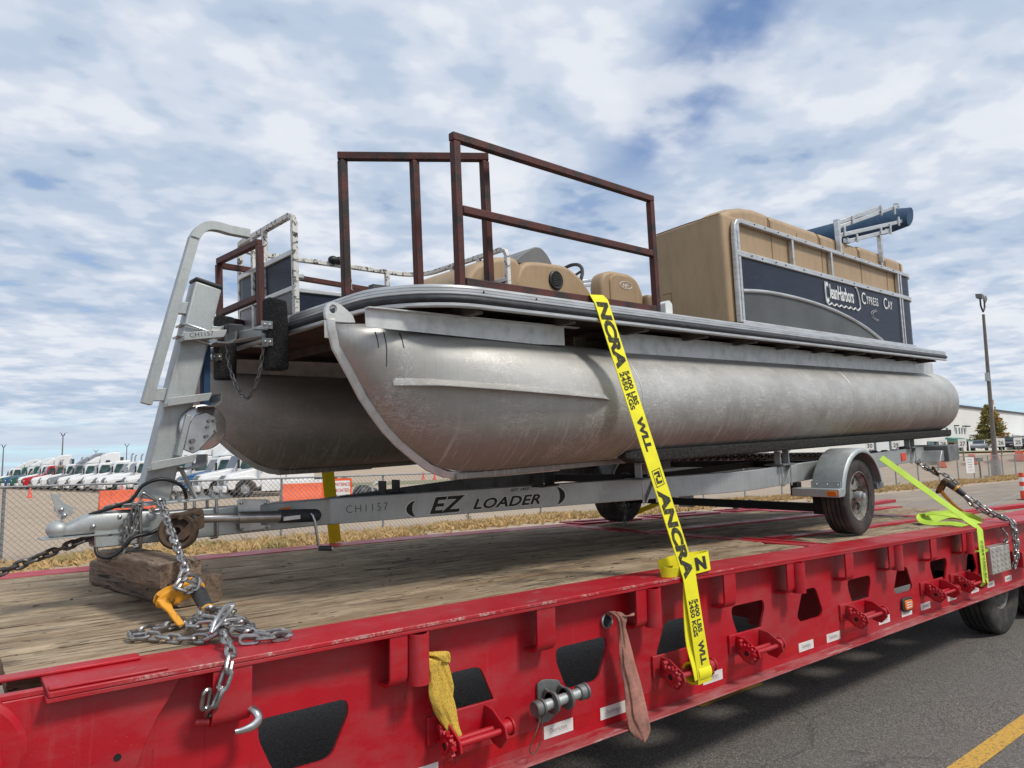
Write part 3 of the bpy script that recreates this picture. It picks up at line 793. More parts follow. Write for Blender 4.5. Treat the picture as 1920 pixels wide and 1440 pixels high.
# reflective tape, lamp, tread box
def tape(x0, x1, mat, y=.0985, z0=.485, z1=.540):
    return fb(MB().box(x0, x1, y, .0997, z0, z1), 'reflective_tape', mat)
for x0 in (1.40, 2.125, 2.477, 3.26, 4.228, 4.57, 5.30, 5.67, 6.005, 6.52, 7.02, 7.40, 7.85):
    w_ = .175
    tape(x0, x0 + w_, 'sticker')
    if x0 < 8:
        t_ = text('CleanHarbors', .030, 'stickertxt', FB, (x0 + .032, .0982, .505 - drop(x0) * .1), (1, 0, 0), (0, 0, 1), 'tape_lettering', .01, .62, depth=.0002)
        fb(MB().box(x0 + .030, x0 + .145, .0980, .0983, .4985, .5002), 'tape_rule', 'stickertxt')
for x0, x1 in ((1.60, 2.115), (2.31, 2.47), (2.66, 3.05), (3.45, 3.60), (4.0, 4.22), (4.41, 4.56), (4.75, 4.92), (5.85, 6.0)):
    tape(x0, x1, 'redtape', .0988)
ov = rounded([(-.075, -.045), (.075, -.045), (.075, .045), (-.075, .045)], .044, 8)
lampz = .577
fb(MB().prism([(5.745 + a * 1.12, lampz + b * 1.2) for a, b in ov], (0, .080, 0), (1, 0, 0), (0, 0, 1), (0, .019, 0)), 'marker_lamp', 'rubber', bev=.004)
lo = fb(MB().prism([(5.745 + a * .85, lampz + b * .82) for a, b in ov], (0, .070, 0), (1, 0, 0), (0, 0, 1), (0, .012, 0)), 'marker_lens', 'amber', bev=.003)
for i in range(3): fb(MB().box(5.70, 5.79, .0692, .0698, lampz - .022 + i * .018, lampz - .014 + i * .018), 'lens_rib', 'sticker', par=lo)
bx_ = fb(MB().box(7.275, 7.745, .005, .095, .635, .89), 'tread_box', 'diamond', bev=.006)
for i in range(5):
    for j in range(9):
        x = 7.30 + j * .050; z = .665 + i * .048; s_ = 1 if (j % 2) else -1
        fb(MB().bar((x, .0045, z - .012 * s_), (x + .028, .0045, z + .012 * s_), .010, .005, (0, 1, 0)), 'tread_lug', 'diamond', par=bx_)
fb(MB().box(7.245, 7.268, .03, .09, .63, .90), 'box_hinge', 'red', bev=.003)
fb(MB().box(8.02, 8.36, -.01, .09, .62, .78), 'chain_box', 'red', bev=.004)
# steel rings in the web that the cloths are stuffed in
RINGS = ((1.478, .935), (2.535, .935))
for x, z in RINGS:
    fb(MB().lathe([(.036, .0), (.038, -.012), (.033, -.018), (.029, -.012), (.029, .0)], (x, .0995, z), n=28, caps=False), 'steel_grommet', 'zinc')
    fb(MB().cyl((x, .0994, z), (x, .0985, z), .029, 20), 'grommet_hole', 'black')
# capped tube on a bracket
tr = fb(MB().prism(rounded([(2.085, .735), (2.125, .745), (2.215, .725), (2.235, .64), (2.19, .585), (2.145, .560), (2.085, .565)], .015, 3), (0, .085, 0), (1, 0, 0), (0, 0, 1), (0, .012, 0)), 'tube_bracket', 'galv_dark', bev=.002)
for x in (2.12, 2.205):
    fb(MB().lathe([(.030, -.007), (.047, -.007), (.047, .007), (.030, .007)], (x, .030, .660), (1, 0, 0), 28).bar((x, .03, .66), (x, .085, .675), .014, .075), 'clamp_ring', 'galv_dark', bev=.002, par=tr)
fb(MB().cyl((2.03, .030, .655), (2.30, .030, .668), .023, 24), 'document_tube', 'galv', par=tr)
for a, b in ((2.015, 2.062), (2.275, 2.325)):
    fb(MB().lathe([(.001, 0), (.030, 0), (.034, .006), (.034, .030), (.030, .034), (.036, .036), (.036, .046)], (a, .030, .654 if a < 2.1 else .667), (1, 0, .04), 28), 'tube_cap', 'galv_dark', par=tr)
fb(MB().tube(catmull([(2.035, .01, .625), (1.99, -.01, .58), (1.955, -.01, .525), (1.965, -.01, .50), (2.0, -.01, .515), (2.03, 0, .57), (2.05, .02, .62)], 5), .0028, 6), 'wire_loop', 'rusty', par=tr)
# big hook ring plate detail: clevis stub beside the first tie
fb(MB().cyl((.655, .05, .915), (.69, .03, .915), .012, 12), 'tie_stub', 'red')
# wheels of the flatbed
def tyre_profile(R_, W_, rim):
    h = W_ / 2; p = [(rim, -h * .82), (rim + .02, -h * .92), (R_ * .80, -h), (R_ * .93, -h * .97), (R_ * .985, -h * .86), (R_, -h * .74)]
    for c_ in (-.52, -.18, .18, .52):
        p += [(R_, h * (c_ - .055)), (R_ * .962, h * (c_ - .040)), (R_ * .962, h * (c_ + .040)), (R_, h * (c_ + .055))]
    return p + [(R_, h * .74), (R_ * .985, h * .86), (R_ * .93, h * .97), (R_ * .80, h), (rim + .02, h * .92), (rim, h * .82)]
for x in (7.86, 9.02):
    for y in (.26, 2.78):
        w_ = MB().lathe(tyre_profile(.468, .27, .24), (x, y, .472), n=56, caps=False).build('wheel_tyre', 'tyre', FB, sm=40)
        rm = MB().lathe([(.24, -.11), (.22, -.09), (.20, -.02), (.12, -.01), (.11, -.07), (.001, -.07)], (x, y, .472), n=32, caps=False).build('wheel_rim', 'rim', w_, sm=40)
    MB().cyl((x, .3, .472), (x, 2.75, .472), .06, 16).build('axle', 'dark_steel', FB)
# ================================================================ boat and its trailer share one tilted frame
BM = Matrix(((0.9963009, -0.0743721, -0.0430490, 1.42), (0.0736343, 0.9971141, -0.0184789, .069), (0.0442991, 0.0152407, 0.9989020, 2.365), (0, 0, 0, 1)))
q_ = BM.to_quaternion(); BM = Matrix.Translation((1.42, .069, 2.365)) @ q_.to_matrix().to_4x4()
def bw(*p): return BM @ V(p)
BT = thing('pontoon_boat', 'weathered aluminium pontoon boat with navy side panels and tan seats, on its trailer', 'boat', mw=BM)
def bt(mb, name, mat, sm=35, bev=0, par=None, **k): return mb.build(name, mat, par or BT, sm, bev, **k)
BW, BL = 2.59, 6.83
# ---- hulls
STEM = [(-.145, -.02), (-.143, -.07), (-.125, -.15), (-.057, -.265), (-.005, -.36), (.043, -.427), (.105, -.505), (.176, -.573), (.25, -.63), (.33, -.685), (.42, -.722), (.50, -.735)]
def stem_x(z):
    for (x0, z0), (x1, z1) in zip(STEM, STEM[1:]):
        if z1 <= z <= z0: return x0 + (x1 - x0) * (z0 - z) / (z0 - z1)
    return -.145 if z > -.02 else .5
def stem_z(x):
    if x >= .5: return -.735
    for (x0, z0), (x1, z1) in zip(STEM, STEM[1:]):
        if x0 <= x <= x1: return z0 + (z1 - z0) * (x - x0) / (x1 - x0)
    return -.02
RH, ZC = .325, -.410
def hull(yc, outer):
    mb = MB(); rings = []; nz = 18
    xs = [-.140, -.12, -.08, -.03, .03, .10, .18, .27, .37, .48, .60, .75, .92, 1.1, 1.3, 1.5] + [1.5 + i * .30 for i in range(1, 20)]
    for x in xs:
        zb = stem_z(x); zt = -.060 if x < .2 else max(-.085, -.060 - (x - .2) * .03)
        if x > 1.3: zb = -.735
        left, right = [], []
        for i in range(nz + 1):
            t_ = i / nz; t_ = .5 - .5 * math.cos(PI * t_); z = zb + (zt - zb) * t_
            circ = math.sqrt(max(0, 1 - ((z - ZC) / RH) ** 2))
            d = max(0, x - stem_x(z)); k = min(1, d / 1.35); full = math.sqrt(max(0, 1 - (1 - k) ** 2.0))
            tb = max(0, min(1, (1.45 - x) / 1.5))
            if z > ZC: circ = circ * (1 - tb) + tb * (circ * .35 + .65 * 1.0)
            w_ = RH * circ * full
            w_ = max(w_, .0015)
            left.append((x, yc - w_, z)); right.append((x, yc + w_, z))
        rings.append(left + right[::-1])
    # round the stern
    last = rings[-1]; xe = xs[-1]
    for dx, s_ in ((.03, .985), (.055, .93), (.07, .82), (.08, .5)):
        rings.append([(xe + dx, yc + (y - yc) * s_, ZC + (z - ZC) * s_) for _, y, z in last])
    for i_, r_ in enumerate(rings):
        rings[i_] = [(x, y, z - max(0, x - 2.2) * .0045 * min(1, max(0, (ZC + .15 - z) / .3))) for x, y, z in r_]
    h = bt(mb.loft(rings), 'hull', 'hull', 50)
    for xw in (1.56, 4.42):
        k_ = min(range(len(xs)), key=lambda i: abs(xs[i] - xw)); r0 = rings[k_]
        pts = [V((xw, yc + (y - yc) * 1.002 - .0006, z)) for _, y, z in r0[1:nz]]
        bt(MB().tube(pts, [.0022 + .0012 * mn.noise(p * 50) for p in pts], 6), 'seam_weld', 'alu_plate', par=h)
    # stem bar and keel strip, weld bead, lifting eye
    ks = MB(); kr = []
    sp = [(-.145, -.035)] + STEM[1:] + [(.8, -.740), (1.2, -.742)]
    for i, (x, z) in enumerate(sp):
        a = sp[max(0, i - 1)]; b = sp[min(len(sp) - 1, i + 1)]; tx, tz = b[0] - a[0], b[1] - a[1]; l = math.hypot(tx, tz); nx_, nz_ = tz / l, -tx / l
        if nx_ > 0 and nz_ > 0: nx_, nz_ = -nx_, -nz_
        kr.append([(x + nx_ * .028, yc - .007, z + nz_ * .028), (x + nx_ * .028, yc + .007, z + nz_ * .028), (x - nx_ * .004, yc + .02, z - nz_ * .004), (x - nx_ * .004, yc - .02, z - nz_ * .004)])
    bt(ks.loft(kr), 'stem_strip', 'alu_plate', par=h, bev=.003)
    bt(MB().box(.47, 6.9, yc - .028, yc + .028, -.762, -.733), 'keel_strip', 'hull', par=h, bev=.004)
    wb = [(x, yc - .020, z) for x, z in sp[1:-1]]
    rr = MB(); pts = [V(p) for p in catmull([(x + .012, y, z + .012) for x, y, z in wb], 6)]
    rr.tube(pts, [.004 + .0022 * mn.noise(p * 60) for p in pts], 6); bt(rr, 'weld_bead', 'alu_plate', par=h)
    eye = [(-.178, -.045), (-.182, .0), (-.168, .030), (-.140, .040), (-.110, .032), (-.05, -.010), (-.03, -.045)]
    e = MB(); cx_, cz_ = -.143, .008; n = 28
    out_ = rounded(eye, .02, 4); ang = [2 * PI * i / n for i in range(n)]
    o1 = [ray_poly(out_, cx_, cz_, a) for a in ang]; i1 = [(cx_ + .019 * math.cos(a), cz_ + .019 * math.sin(a)) for a in ang]
    vs = []; 
    for y in (yc - .009, yc + .009): vs += [(x, y, z) for x, z in i1] + [(x, y, z) for x, z in o1]
    fs = []
    for i in range(n):
        j = (i + 1) % n; fs += [(i, j, n + j, n + i), (2 * n + i, 3 * n + i, 3 * n + j, 2 * n + j), (i, 2 * n + i, 2 * n + j, j), (n + i, n + j, 3 * n + j, 3 * n + i)]
    bt(e.add(vs, fs), 'lifting_eye', 'alu_plate', 30, par=h)
    # nose bracket, riser, spray rail
    sg = -1 if outer else 1
    for s_ in (-1, 1):
        y_ = yc + s_ * .175
        pl = [(-.088, -.088), (-.088, -.012), (1.11, -.012), (1.11, -.105), (.9, -.110)]
        bt(MB().prism(pl, (0, y_, 0), (1, 0, 0), (0, 0, 1), (0, .004, 0)), 'nose_bracket', 'alu_plate', par=h)
        bt(MB().box(-.088, 1.2, y_ - (.030 if s_ < 0 else 0), y_ + (.004 if s_ < 0 else .034), -.0125, -.008), 'bracket_lip', 'alu_plate', par=h)
        bt(MB().prism([(1.53, -.13), (1.53, .004), (7.08, .004), (7.08, -.125)], (0, yc + s_ * .135, 0), (1, 0, 0), (0, 0, 1), (0, .004, 0)), 'riser', 'alu_plate', par=h)
    wd = MB(); pr = []
    for i in range(25):
        x = .07 + 1.2 * i / 24; zz = -.300 - .080 * (i / 24); t_ = min(1, i / 3.0) * min(1, (24.3 - i) / 2)
        d = max(0, x - stem_x(zz)); k = min(1, d / 1.35); full = math.sqrt(max(0, 1 - (1 - k) ** 2)); tb = max(0, min(1, (1.45 - x) / 1.5))
        cc = math.sqrt(max(0, 1 - ((zz - ZC) / RH) ** 2)); cc = cc * (1 - tb) + tb * (cc * .35 + .65)
        ys_ = yc + sg * (RH * cc * full - .004); o_ = (.088 - .040 * i / 24) * t_ + .004
        pr.append([(x, ys_, zz + .012), (x, ys_ + sg * o_, zz - .022), (x, ys_ + sg * o_, zz - .026), (x, ys_ + sg * .004, zz - .018)])
    bt(wd.loft(pr), 'spray_rail', 'hull', 30, par=h)
    if outer:
        for x, z0, z1 in ((.0, -.095, -.165), (.035, -.095, -.245), (.105, -.098, -.165)):
            pts = []
            for i in range(8):
                z = z0 + (z1 - z0) * i / 7; xx = x + .006 * i / 7 + .003 * mn.noise(V((i, x * 50, 0)))
                d = max(0, xx - stem_x(z)); k = min(1, d / 1.35); full = math.sqrt(max(0, 1 - (1 - k) ** 2)); tb = max(0, min(1, (1.45 - xx) / 1.5))
                cc = math.sqrt(max(0, 1 - ((z - ZC) / RH) ** 2)); cc = cc * (1 - tb) + tb * (cc * .35 + .65)
                pts.append((xx, yc - RH * cc * full - .0005, z))
            bt(MB().tube(pts, [.0028 - .0002 * i for i in range(8)], 6), 'tar_drip', 'black', par=h)
    return h
H1 = hull(.33, True); H2 = hull(2.26, False)
# ---- deck, edge trim, cross channels
def outline(off=0.0, rc=.40, n=9):
    pts = [(BL + off, -off), (rc, -off)]
    for i in range(1, n): a = -PI / 2 - (PI / 2) * i / n; pts.append((rc + (rc + off) * math.cos(a), rc + (rc + off) * math.sin(a)))
    pts.append((-off, rc)); pts.append((-off, BW - rc))
    for i in range(1, n): a = PI - (PI / 2) * i / n; pts.append((rc + (rc + off) * math.cos(a), BW - rc + (rc + off) * math.sin(a)))
    pts += [(rc, BW + off), (BL + off, BW + off)]
    return pts
def trim(prof):
    mb = MB(); rings = []
    o0 = outline(0.0); o1 = outline(1.0)
    for (a, b), (c, d) in zip(o0, o1): rings.append([(a + (c - a) * o, b + (d - b) * o, z) for o, z in prof])
    return mb.loft(rings)
def ptrim(pts_): return trim(pts_)
DK = bt(MB().prism([(x, y) for x, y in outline(-.01)], (0, 0, .032), (1, 0, 0), (0, 1, 0), (0, 0, .042)), 'deck_board', 'ply', bev=0)
bt(ptrim([(-.012, .003), (.010, .003), (.013, .008), (.013, .020), (.008, .023), (-.012, .023)]), 'lower_trim', 'alu', 30)
bt(ptrim([(-.01, .0235), (.009, .0245), (.017, .030), (.020, .040), (.017, .050), (.009, .0565), (-.01, .057)]), 'bumper_strip', 'rubber', 50)
bt(ptrim([(-.03, .0575), (.008, .058), (.011, .062), (.011, .070), (.006, .071), (.006, .074), (.010, .075), (.010, .084), (.006, .085), (.006, .088), (.009, .089), (.007, .099), (-.004, .104), (-.03, .104)]), 'upper_trim', 'alu', 30)
bt(MB().prism([(x, y) for x, y in outline(-.031)], (0, 0, .075), (1, 0, 0), (0, 1, 0), (0, 0, .020)), 'deck_floor', 'greyp')
for i in range(11):
    x = .40 + i * .62
    bt(MB().box(x, x + .045, .03, BW - .03, -.012, .002).box(x, x + .006, .03, BW - .03, .0021, .031), 'cross_channel', 'joist', bev=0)
for x, y in ((.10, .33), (.22, .165), (.42, .012), (.75, .012), (.02, .60), (.02, 1.02)):
    bt(MB().sph((x - .008 if y > .2 else x, y - .02 if y < .2 else y, .078), .006, 5), 'trim_screw', 'dark_steel')
bt(MB().sph((.10, .36, .106), .026, 8, (1.6, 1.6, .5)), 'cleat_cap', 'alu')
# ---- rusty welded guard frames
def frame(paths, mat='rust_black', w=.040):
    mb = MB()
    for p, q in paths: mb.bar(p, q, w, w, (0, 0, 1) if abs(p[2] - q[2]) < .3 else (1, 0, 0))
    return mb
def gframe(name, paths, w=.037, mat='rust_black', label=None):
    r = None
    for p, q in paths:
        up = (0, 0, 1) if abs(p[2] - q[2]) < .3 else ((V(q) - V(p)).cross(V((0, 0, 1))) if abs((V(q) - V(p)).x) > .2 else (1, 0, 0))
        up = (0, 0, 1) if abs(p[2] - q[2]) < .3 else (1, .0, 0)
        o = bt(MB().bar(p, q, w, w, up), name if r is None else 'frame_bar', mat, bev=.004, par=r)
        if r is None: r = o
    return r
ZB, ZT = .126, .785
A_, B_ = (.335, .045), (1.79, .045)
gframe('guard_frame', [((A_[0] - .022, A_[1], ZT), (B_[0] + .02, B_[1], ZT)), ((A_[0], A_[1], ZT - .02), (A_[0] - .004, A_[1], ZB - .02)), ((B_[0], B_[1], ZT - .02), (B_[0], B_[1], ZB - .02)), ((A_[0] + .02, A_[1], ZB), (B_[0] - .02, B_[1], ZB)), ((A_[0] + .02, A_[1], .455), (B_[0] - .02, B_[1], .455))])
A_, B_ = (.042, .530), (.592, .145); C_ = tuple((a + b) / 2 for a, b in zip(A_, B_))
gframe('guard_frame', [((A_[0] - .018, A_[1] + .012, ZT), (B_[0] + .018, B_[1] - .012, ZT)), ((*A_, ZT - .02), (*A_, ZB - .02)), ((*B_, ZT - .02), (*B_, ZB - .02)), ((*C_, ZT - .02), (*C_, ZB - .0)), ((A_[0] + .01, A_[1], ZB), (A_[0] + .12, A_[1] - .08, ZB))])
gframe('guard_frame', [((.05, 1.50, .60), (.05, 2.12, .62)), ((.05, 1.50, .58), (.05, 1.50, .12)), ((.05, 2.12, .60), (.05, 2.12, .12)), ((.05, 1.52, .285), (.05, 2.10, .285)), ((.07, 2.14, .60), (.60, 2.50, .68)), ((.60, 2.50, .68), (2.0, 2.56, .64)), ((.07, 2.14, .255), (.5, 2.48, .28))], mat='rust')
# ---- perimeter fences
def sweep(path, w, h, closed=False):
    mb = MB(); P_ = [V(p) for p in path]; rings = []; pv = None
    for i, p in enumerate(P_):
        a = P_[max(0, i - 1)]; b = P_[min(len(P_) - 1, i + 1)]; d = (b - a); d.normalize()
        s_ = d.cross(V((0, 0, 1)))
        if s_.length < .1: s_ = V(pv) if pv else V((0, -1, 0))
        s_.normalize()
        if pv and s_.dot(pv) < 0: s_ = -s_
        pv = s_.copy(); u = s_.cross(d).normalized()
        rings.append([p - s_ * w / 2 - u * h / 2, p + s_ * w / 2 - u * h / 2, p + s_ * w / 2 + u * h / 2, p - s_ * w / 2 + u * h / 2])
    return mb.loft(rings)
def arc(c, r, a0, a1, z, n=8): return [(c[0] + r * math.cos(a0 + (a1 - a0) * i / n), c[1] + r * math.sin(a0 + (a1 - a0) * i / n), z) for i in range(n + 1)]
# rear port side
YF = .060
rear_pl = lambda z, y=YF, r=.32: [(2.765, y, z), (6.05, y, z)] + arc((6.05, y + r), r, -PI / 2, 0, z)[1:] + [(6.37, 2.2, z)] + arc((6.05, 2.21), r, 0, PI / 2, z)[1:] + [(3.0, 2.53, z)]
F1 = bt(sweep([(2.755, YF, .12)] + [(2.755, YF, .74)] + [(2.762, YF, .79), (2.785, YF, .822), (2.83, YF, .835)] + rear_pl(.835)[1:], .032, .032), 'side_fence', 'alu', 40, bev=.004)
bt(sweep(rear_pl(.602), .034, .040), 'fence_rail', 'alu', 40, bev=.004, par=F1)
bt(sweep(rear_pl(.122), .050, .030), 'fence_rail', 'alu', 40, bev=.004, par=F1)
for x, z0, z1 in ((2.795, .14, .82), (3.60, .62, .82), (4.29, .62, .82), (5.80, .14, .82), (5.86, .14, .82)):
    bt(MB().box(x - .014, x + .014, YF - .014, YF + .014, z0, z1), 'fence_post', 'alu', bev=.002, par=F1)
# navy panel and grey lower panel with the arched trim between them
arcpts = [(2.81, .345), (3.0, .362), (3.2, .372), (3.5, .374), (3.8, .366), (4.1, .348), (4.4, .318), (4.7, .274), (4.95, .224), (5.15, .172), (5.27, .14)]
ca = [(p.x, p.y) for p in catmull([(a, b, 0) for a, b in arcpts], 4)]
bt(MB().prism([(2.81, .59)] + ca + [(5.79, .138), (5.79, .59)], (0, YF - .002, 0), (1, 0, 0), (0, 0, 1), (0, .004, 0)), 'navy_panel', 'navy', par=F1)
bt(MB().prism([(2.81, .138)] + [(x, z - .004) for x, z in ca], (0, YF + .001, 0), (1, 0, 0), (0, 0, 1), (0, .004, 0)), 'grey_panel', 'greyp', par=F1)
bt(MB().tube([(x, YF - .004, z) for x, z in ca], .014, 10), 'arched_trim', 'alu', 60, par=F1)
for z0, z1 in ((.14, .585), (.62, .82)):
    rings = []
    for p in [(5.875, YF + .002, 0), (6.05, YF + .002, 0)] + arc((6.05, YF + .322), .32, -PI / 2, 0, 0, 10)[1:] + [(6.37, 2.2, 0)]:
        rings.append([(p[0], p[1], z0), (p[0], p[1] + .004, z0), (p[0], p[1] + .004, z1), (p[0], p[1], z1)])
    bt(MB().loft(rings), 'corner_panel', 'navy', 30, par=F1)
for x in (2.95, 3.1, 3.3, 3.45, 3.75, 4.05, 4.45, 4.7, 5.0, 5.3, 5.6):
    bt(MB().cyl((x, YF - .018, .602), (x, YF - .021, .602), .006, 8), 'rivet', 'dark_steel', par=F1)
    bt(MB().cyl((x + .07, YF - .017, .838), (x + .07, YF - .020, .838), .005, 8), 'rivet', 'dark_steel', par=F1)
for z in (.17, .24, .33, .42, .5, .56, .66, .73):
    bt(MB().cyl((2.735, YF - .0, z), (2.739, YF, z), .006, 8), 'rivet', 'zinc', par=F1)
bt(MB().box(5.30, 6.2, .02, .09, .1045, .112), 'threshold_strip', 'alu', par=F1)
bt(MB().prism(rounded([(1.86, .108), (1.93, .108), (1.93, .17), (1.90, .19), (1.86, .17)], .01), (0, .03, 0), (1, 0, 0), (0, 0, 1), (0, .05, 0)), 'hinge_bracket', 'white')
# bow fence: front panel, far side, cross panel
def bow(z, x0=.27, y0=1.515, r=.22, ye=2.50, xe=1.88, yl=1.40): 
    return [(x0, y0, z), (x0, ye - r, z)] + [(x0 + r - r * math.cos(a), ye - r + r * math.sin(a), z) for a in [PI / 2 * i / 7 for i in range(1, 8)]] + [(xe - r, ye, z)] + [(xe - r + r * math.sin(a), ye - r + r * math.cos(a), z) for a in [PI / 2 * i / 7 for i in range(1, 8)]] + [(xe, yl, z)]
tp = [(.27, 1.515, .12), (.27, 1.515, .76), (.27, 1.53, .795), (.27, 1.57, .812)] + bow(.812)[1:-1] + [(1.88, 1.46, .812), (1.88, 1.415, .79), (1.88, 1.40, .75), (1.88, 1.40, .12)]
F2 = bt(sweep(tp, .034, .034), 'bow_fence', 'chip', 40, bev=.004)
for z, m_, w_ in ((.580, 'alu', .034), (.365, 'white', .028), (.118, 'alu', .034)):
    bt(sweep(bow(z - .0, .27, 1.52, .22, 2.50), w_, w_ if z != .365 else .03), 'fence_rail', m_ if z != .58 else 'alu', 40, bev=.005, par=F2)
for x, y in ((.27, 1.93), (.27, 2.10), (.30, 2.40), (.75, 2.50), (1.2, 2.50), (1.55, 2.50), (1.88, 2.05), (1.88, 1.72)):
    bt(MB().box(x - .016, x + .016, y - .016, y + .016, .12, .80), 'fence_post', 'chip', bev=.002, par=F2)
for z0, z1, m_ in ((.380, .565, 'navy'), (.13, .35, 'greyp2')):
    rings = [[(x, y, z0), (x + .003, y + .003, z0), (x + .003, y + .003, z1), (x, y, z1)] for x, y, _ in bow(0, .268, 1.53)]
    bt(MB().loft(rings), 'fence_panel', m_, 30, par=F2)
bt(MB().tube([(.262, 1.44 + .02 * i + .0, .21 + .018 * math.sin(i * 1.7)) for i in range(1)] + [(.262, 1.60, .22), (.262, 1.64, .25), (.262, 1.68, .23), (.262, 1.66, .19), (.262, 1.62, .18), (.262, 1.57, .20)], .0012, 5), 'scribble', 'ink', par=F2)
bt(MB().box(.45, 1.95, .95, 1.0, .10, .30), 'inner_side_panel', 'greyp', par=F2)
bt(MB().prism(rounded([(.50, 2.2), (.68, 2.2), (.68, 2.42), (.50, 2.42)], .03), (0, 0, .60), (1, 0, 0), (0, 1, 0), (0, 0, .03)), 'cup_holder', 'alu', bev=.004, par=F2)
bt(MB().sph((1.05, 2.47, .84), .035, 7, (1.2, 1, .9)).sph((1.10, 2.47, .84), .032, 7), 'rail_light', 'black', par=F2)
# ---- seats, console, chair, wheel
def soft(x0, x1, y0, y1, z0, z1, r=.06, seg=4, ry=None):
    mb = MB(); b = MB().box(x0, x1, y0, y1, z0, z1); return b, r
def cushion(name, x0, x1, y0, y1, z0, z1, r=.05, mat='vinyl', par=None):
    return bt(MB().box(x0, x1, y0, y1, z0, z1), name, mat, 50, bev=r, seg=5, par=par)
SB = bt(MB().hexa([(2.67, .085, .10), (6.0, .085, .10), (6.0, .66, .10), (2.67, .66, .10), (2.66, .085, .885), (6.0, .085, .89), (6.0, .60, .84), (2.66, .655, .855)]), 'seat_bench', 'vinyl', 50, bev=.035, seg=4)
bt(MB().prism([(2.672, .55), (2.672, .875), (2.78, .925), (2.95, .965), (3.12, .985), (3.33, .985), (3.33, .55)], (0, .088, 0), (1, 0, 0), (0, 0, 1), (0, .212, 0)), 'backrest', 'vinyl', 60, bev=.045, seg=5, par=SB)
for (x0, x1, zt) in ((3.345, 4.18, .985), (4.19, 4.98, .985), (4.995, 5.60, 1.0), (5.61, 6.02, .99)):
    cushion('backrest', x0, x1, .088, .30, .55, zt, .055, par=SB)

co = MB(); rg = []
for a in [PI / 2 * i / 8 for i in range(9)]:
    cx_, cy_ = 6.02, .42; r0, r1 = .33 * 1.0, .10
    rg.append([(cx_ + r0 * math.sin(a), cy_ - r0 * math.cos(a), .84), (cx_ + r0 * math.sin(a), cy_ - r0 * math.cos(a), .955), (cx_ + (r0 - .05) * math.sin(a), cy_ - (r0 - .05) * math.cos(a), 1.0), (cx_ + r1 * math.sin(a), cy_ - r1 * math.cos(a), 1.0), (cx_ + r1 * math.sin(a), cy_ - r1 * math.cos(a), .84)])
bt(co.loft(rg), 'corner_cushion', 'vinyl', 60, par=SB)
bt(MB().tube([(2.655, .66, .3), (2.655, .66, .845)], .006, 6), 'seat_piping', 'vinyl_dark', par=SB)
bt(MB().tube([(2.656, .10, .868), (2.655, .35, .862), (2.654, .64, .845)], .0045, 6), 'seat_piping', 'vinyl_dark', par=SB)
bt(MB().tube([(2.664, .60, .40), (2.664, .53, .40), (2.667, .53, .13)], .0022, 5), 'hatch_seam', 'vinyl_dark', par=SB)
for x_ in (3.337, 4.185, 4.987, 5.605):
    bt(MB().tube([(x_, .086, .60), (x_, .084, .80), (x_, .090, .93), (x_, .12, .975)], .005, 6), 'seat_piping', 'vinyl_dark', par=SB)
for x0_, x1_ in ((3.345, 4.18), (4.19, 4.98)):
    xm_ = (x0_ + x1_) / 2
    bt(MB().tube([(xm_, .088, .60), (xm_, .087, .90), (xm_, .10, .955), (xm_, .14, .984)], .0028, 5), 'seat_seam', 'vinyl_dark', par=SB)
# console
cp = rounded([(1.98, .10), (2.12, .62), (2.24, .80), (2.40, .825), (2.74, .835), (2.92, .76), (3.06, .62), (3.14, .46), (3.18, .10)], .07, 5)
CO = bt(MB().prism(cp, (0, 1.60, 0), (1, 0, 0), (0, 0, 1), (0, .85, 0)), 'helm_console', 'vinyl', 50, bev=.05, seg=4)
bt(MB().lathe([(.001, -.012), (.055, -.014), (.070, -.018), (.080, -.012), (.082, 0)], (2.60, 1.60, .690), (0, 1, 0), 32), 'speaker', 'black', par=CO)
for i in range(7):
    z = .690 - .042 + i * .014; hw = math.sqrt(max(.0001, .055 ** 2 - (z - .69) ** 2))
    bt(MB().box(2.60 - hw, 2.60 + hw, 1.579, 1.582, z - .003, z + .003), 'speaker_slat', 'grip', par=CO)
bt(MB().prism(rounded([(2.18, .80), (2.30, .89), (2.44, .965), (2.52, .965), (2.60, .90), (2.66, .80)], .04), (0, 1.66, 0), (1, 0, 0), (0, 0, 1), (0, .65, 0)), 'wind_screen', 'greyp2', 50, bev=.03, par=CO)
tor = [(.195 * math.cos(2 * PI * i / 36), .195 * math.sin(2 * PI * i / 36)) for i in range(36)]
cw = V((3.10, 1.95, .800)); wx = V((0, 1, 0)); wz = V((-.45, 0, .89)).normalized()
wz = V((.50, 0, .866)); wn_ = V((.866, 0, -.5))
SW = bt(MB().tube([cw + wx * a + wz * b for a, b in tor], .016, 10, closed=True), 'steering_wheel', 'grip', 60)
for a in (PI * .15, PI * .85, PI * 1.5):
    bt(MB().bar(cw, cw + (wx * math.cos(a) + wz * math.sin(a)) * .19, .024, .012, wn_), 'wheel_spoke', 'black', par=SW)
bt(MB().cyl(cw - wn_ * .02, cw + wn_ * .02, .04, 16).cyl(cw, cw - V((.2, 0, .1)), .02, 10), 'wheel_hub', 'black', par=SW)
CH = bt(MB().prism(rounded([(3.07, .50), (3.06, .70), (3.10, .79), (3.20, .83), (3.46, .83), (3.58, .79), (3.66, .66), (3.68, .50)], .05, 5), (0, 1.50, 0), (1, 0, 0), (0, 0, 1), (0, .14, 0)), 'helm_chair', 'vinyl', 50, bev=.03, seg=3)
bt(MB().prism(rounded([(3.17, .50), (3.17, .76), (3.24, .80), (3.42, .80), (3.50, .76), (3.50, .50)], .04, 4), (0, 1.488, 0), (1, 0, 0), (0, 0, 1), (0, .02, 0)), 'chair_pad', 'vinyl', 50, bev=.008, par=CH)
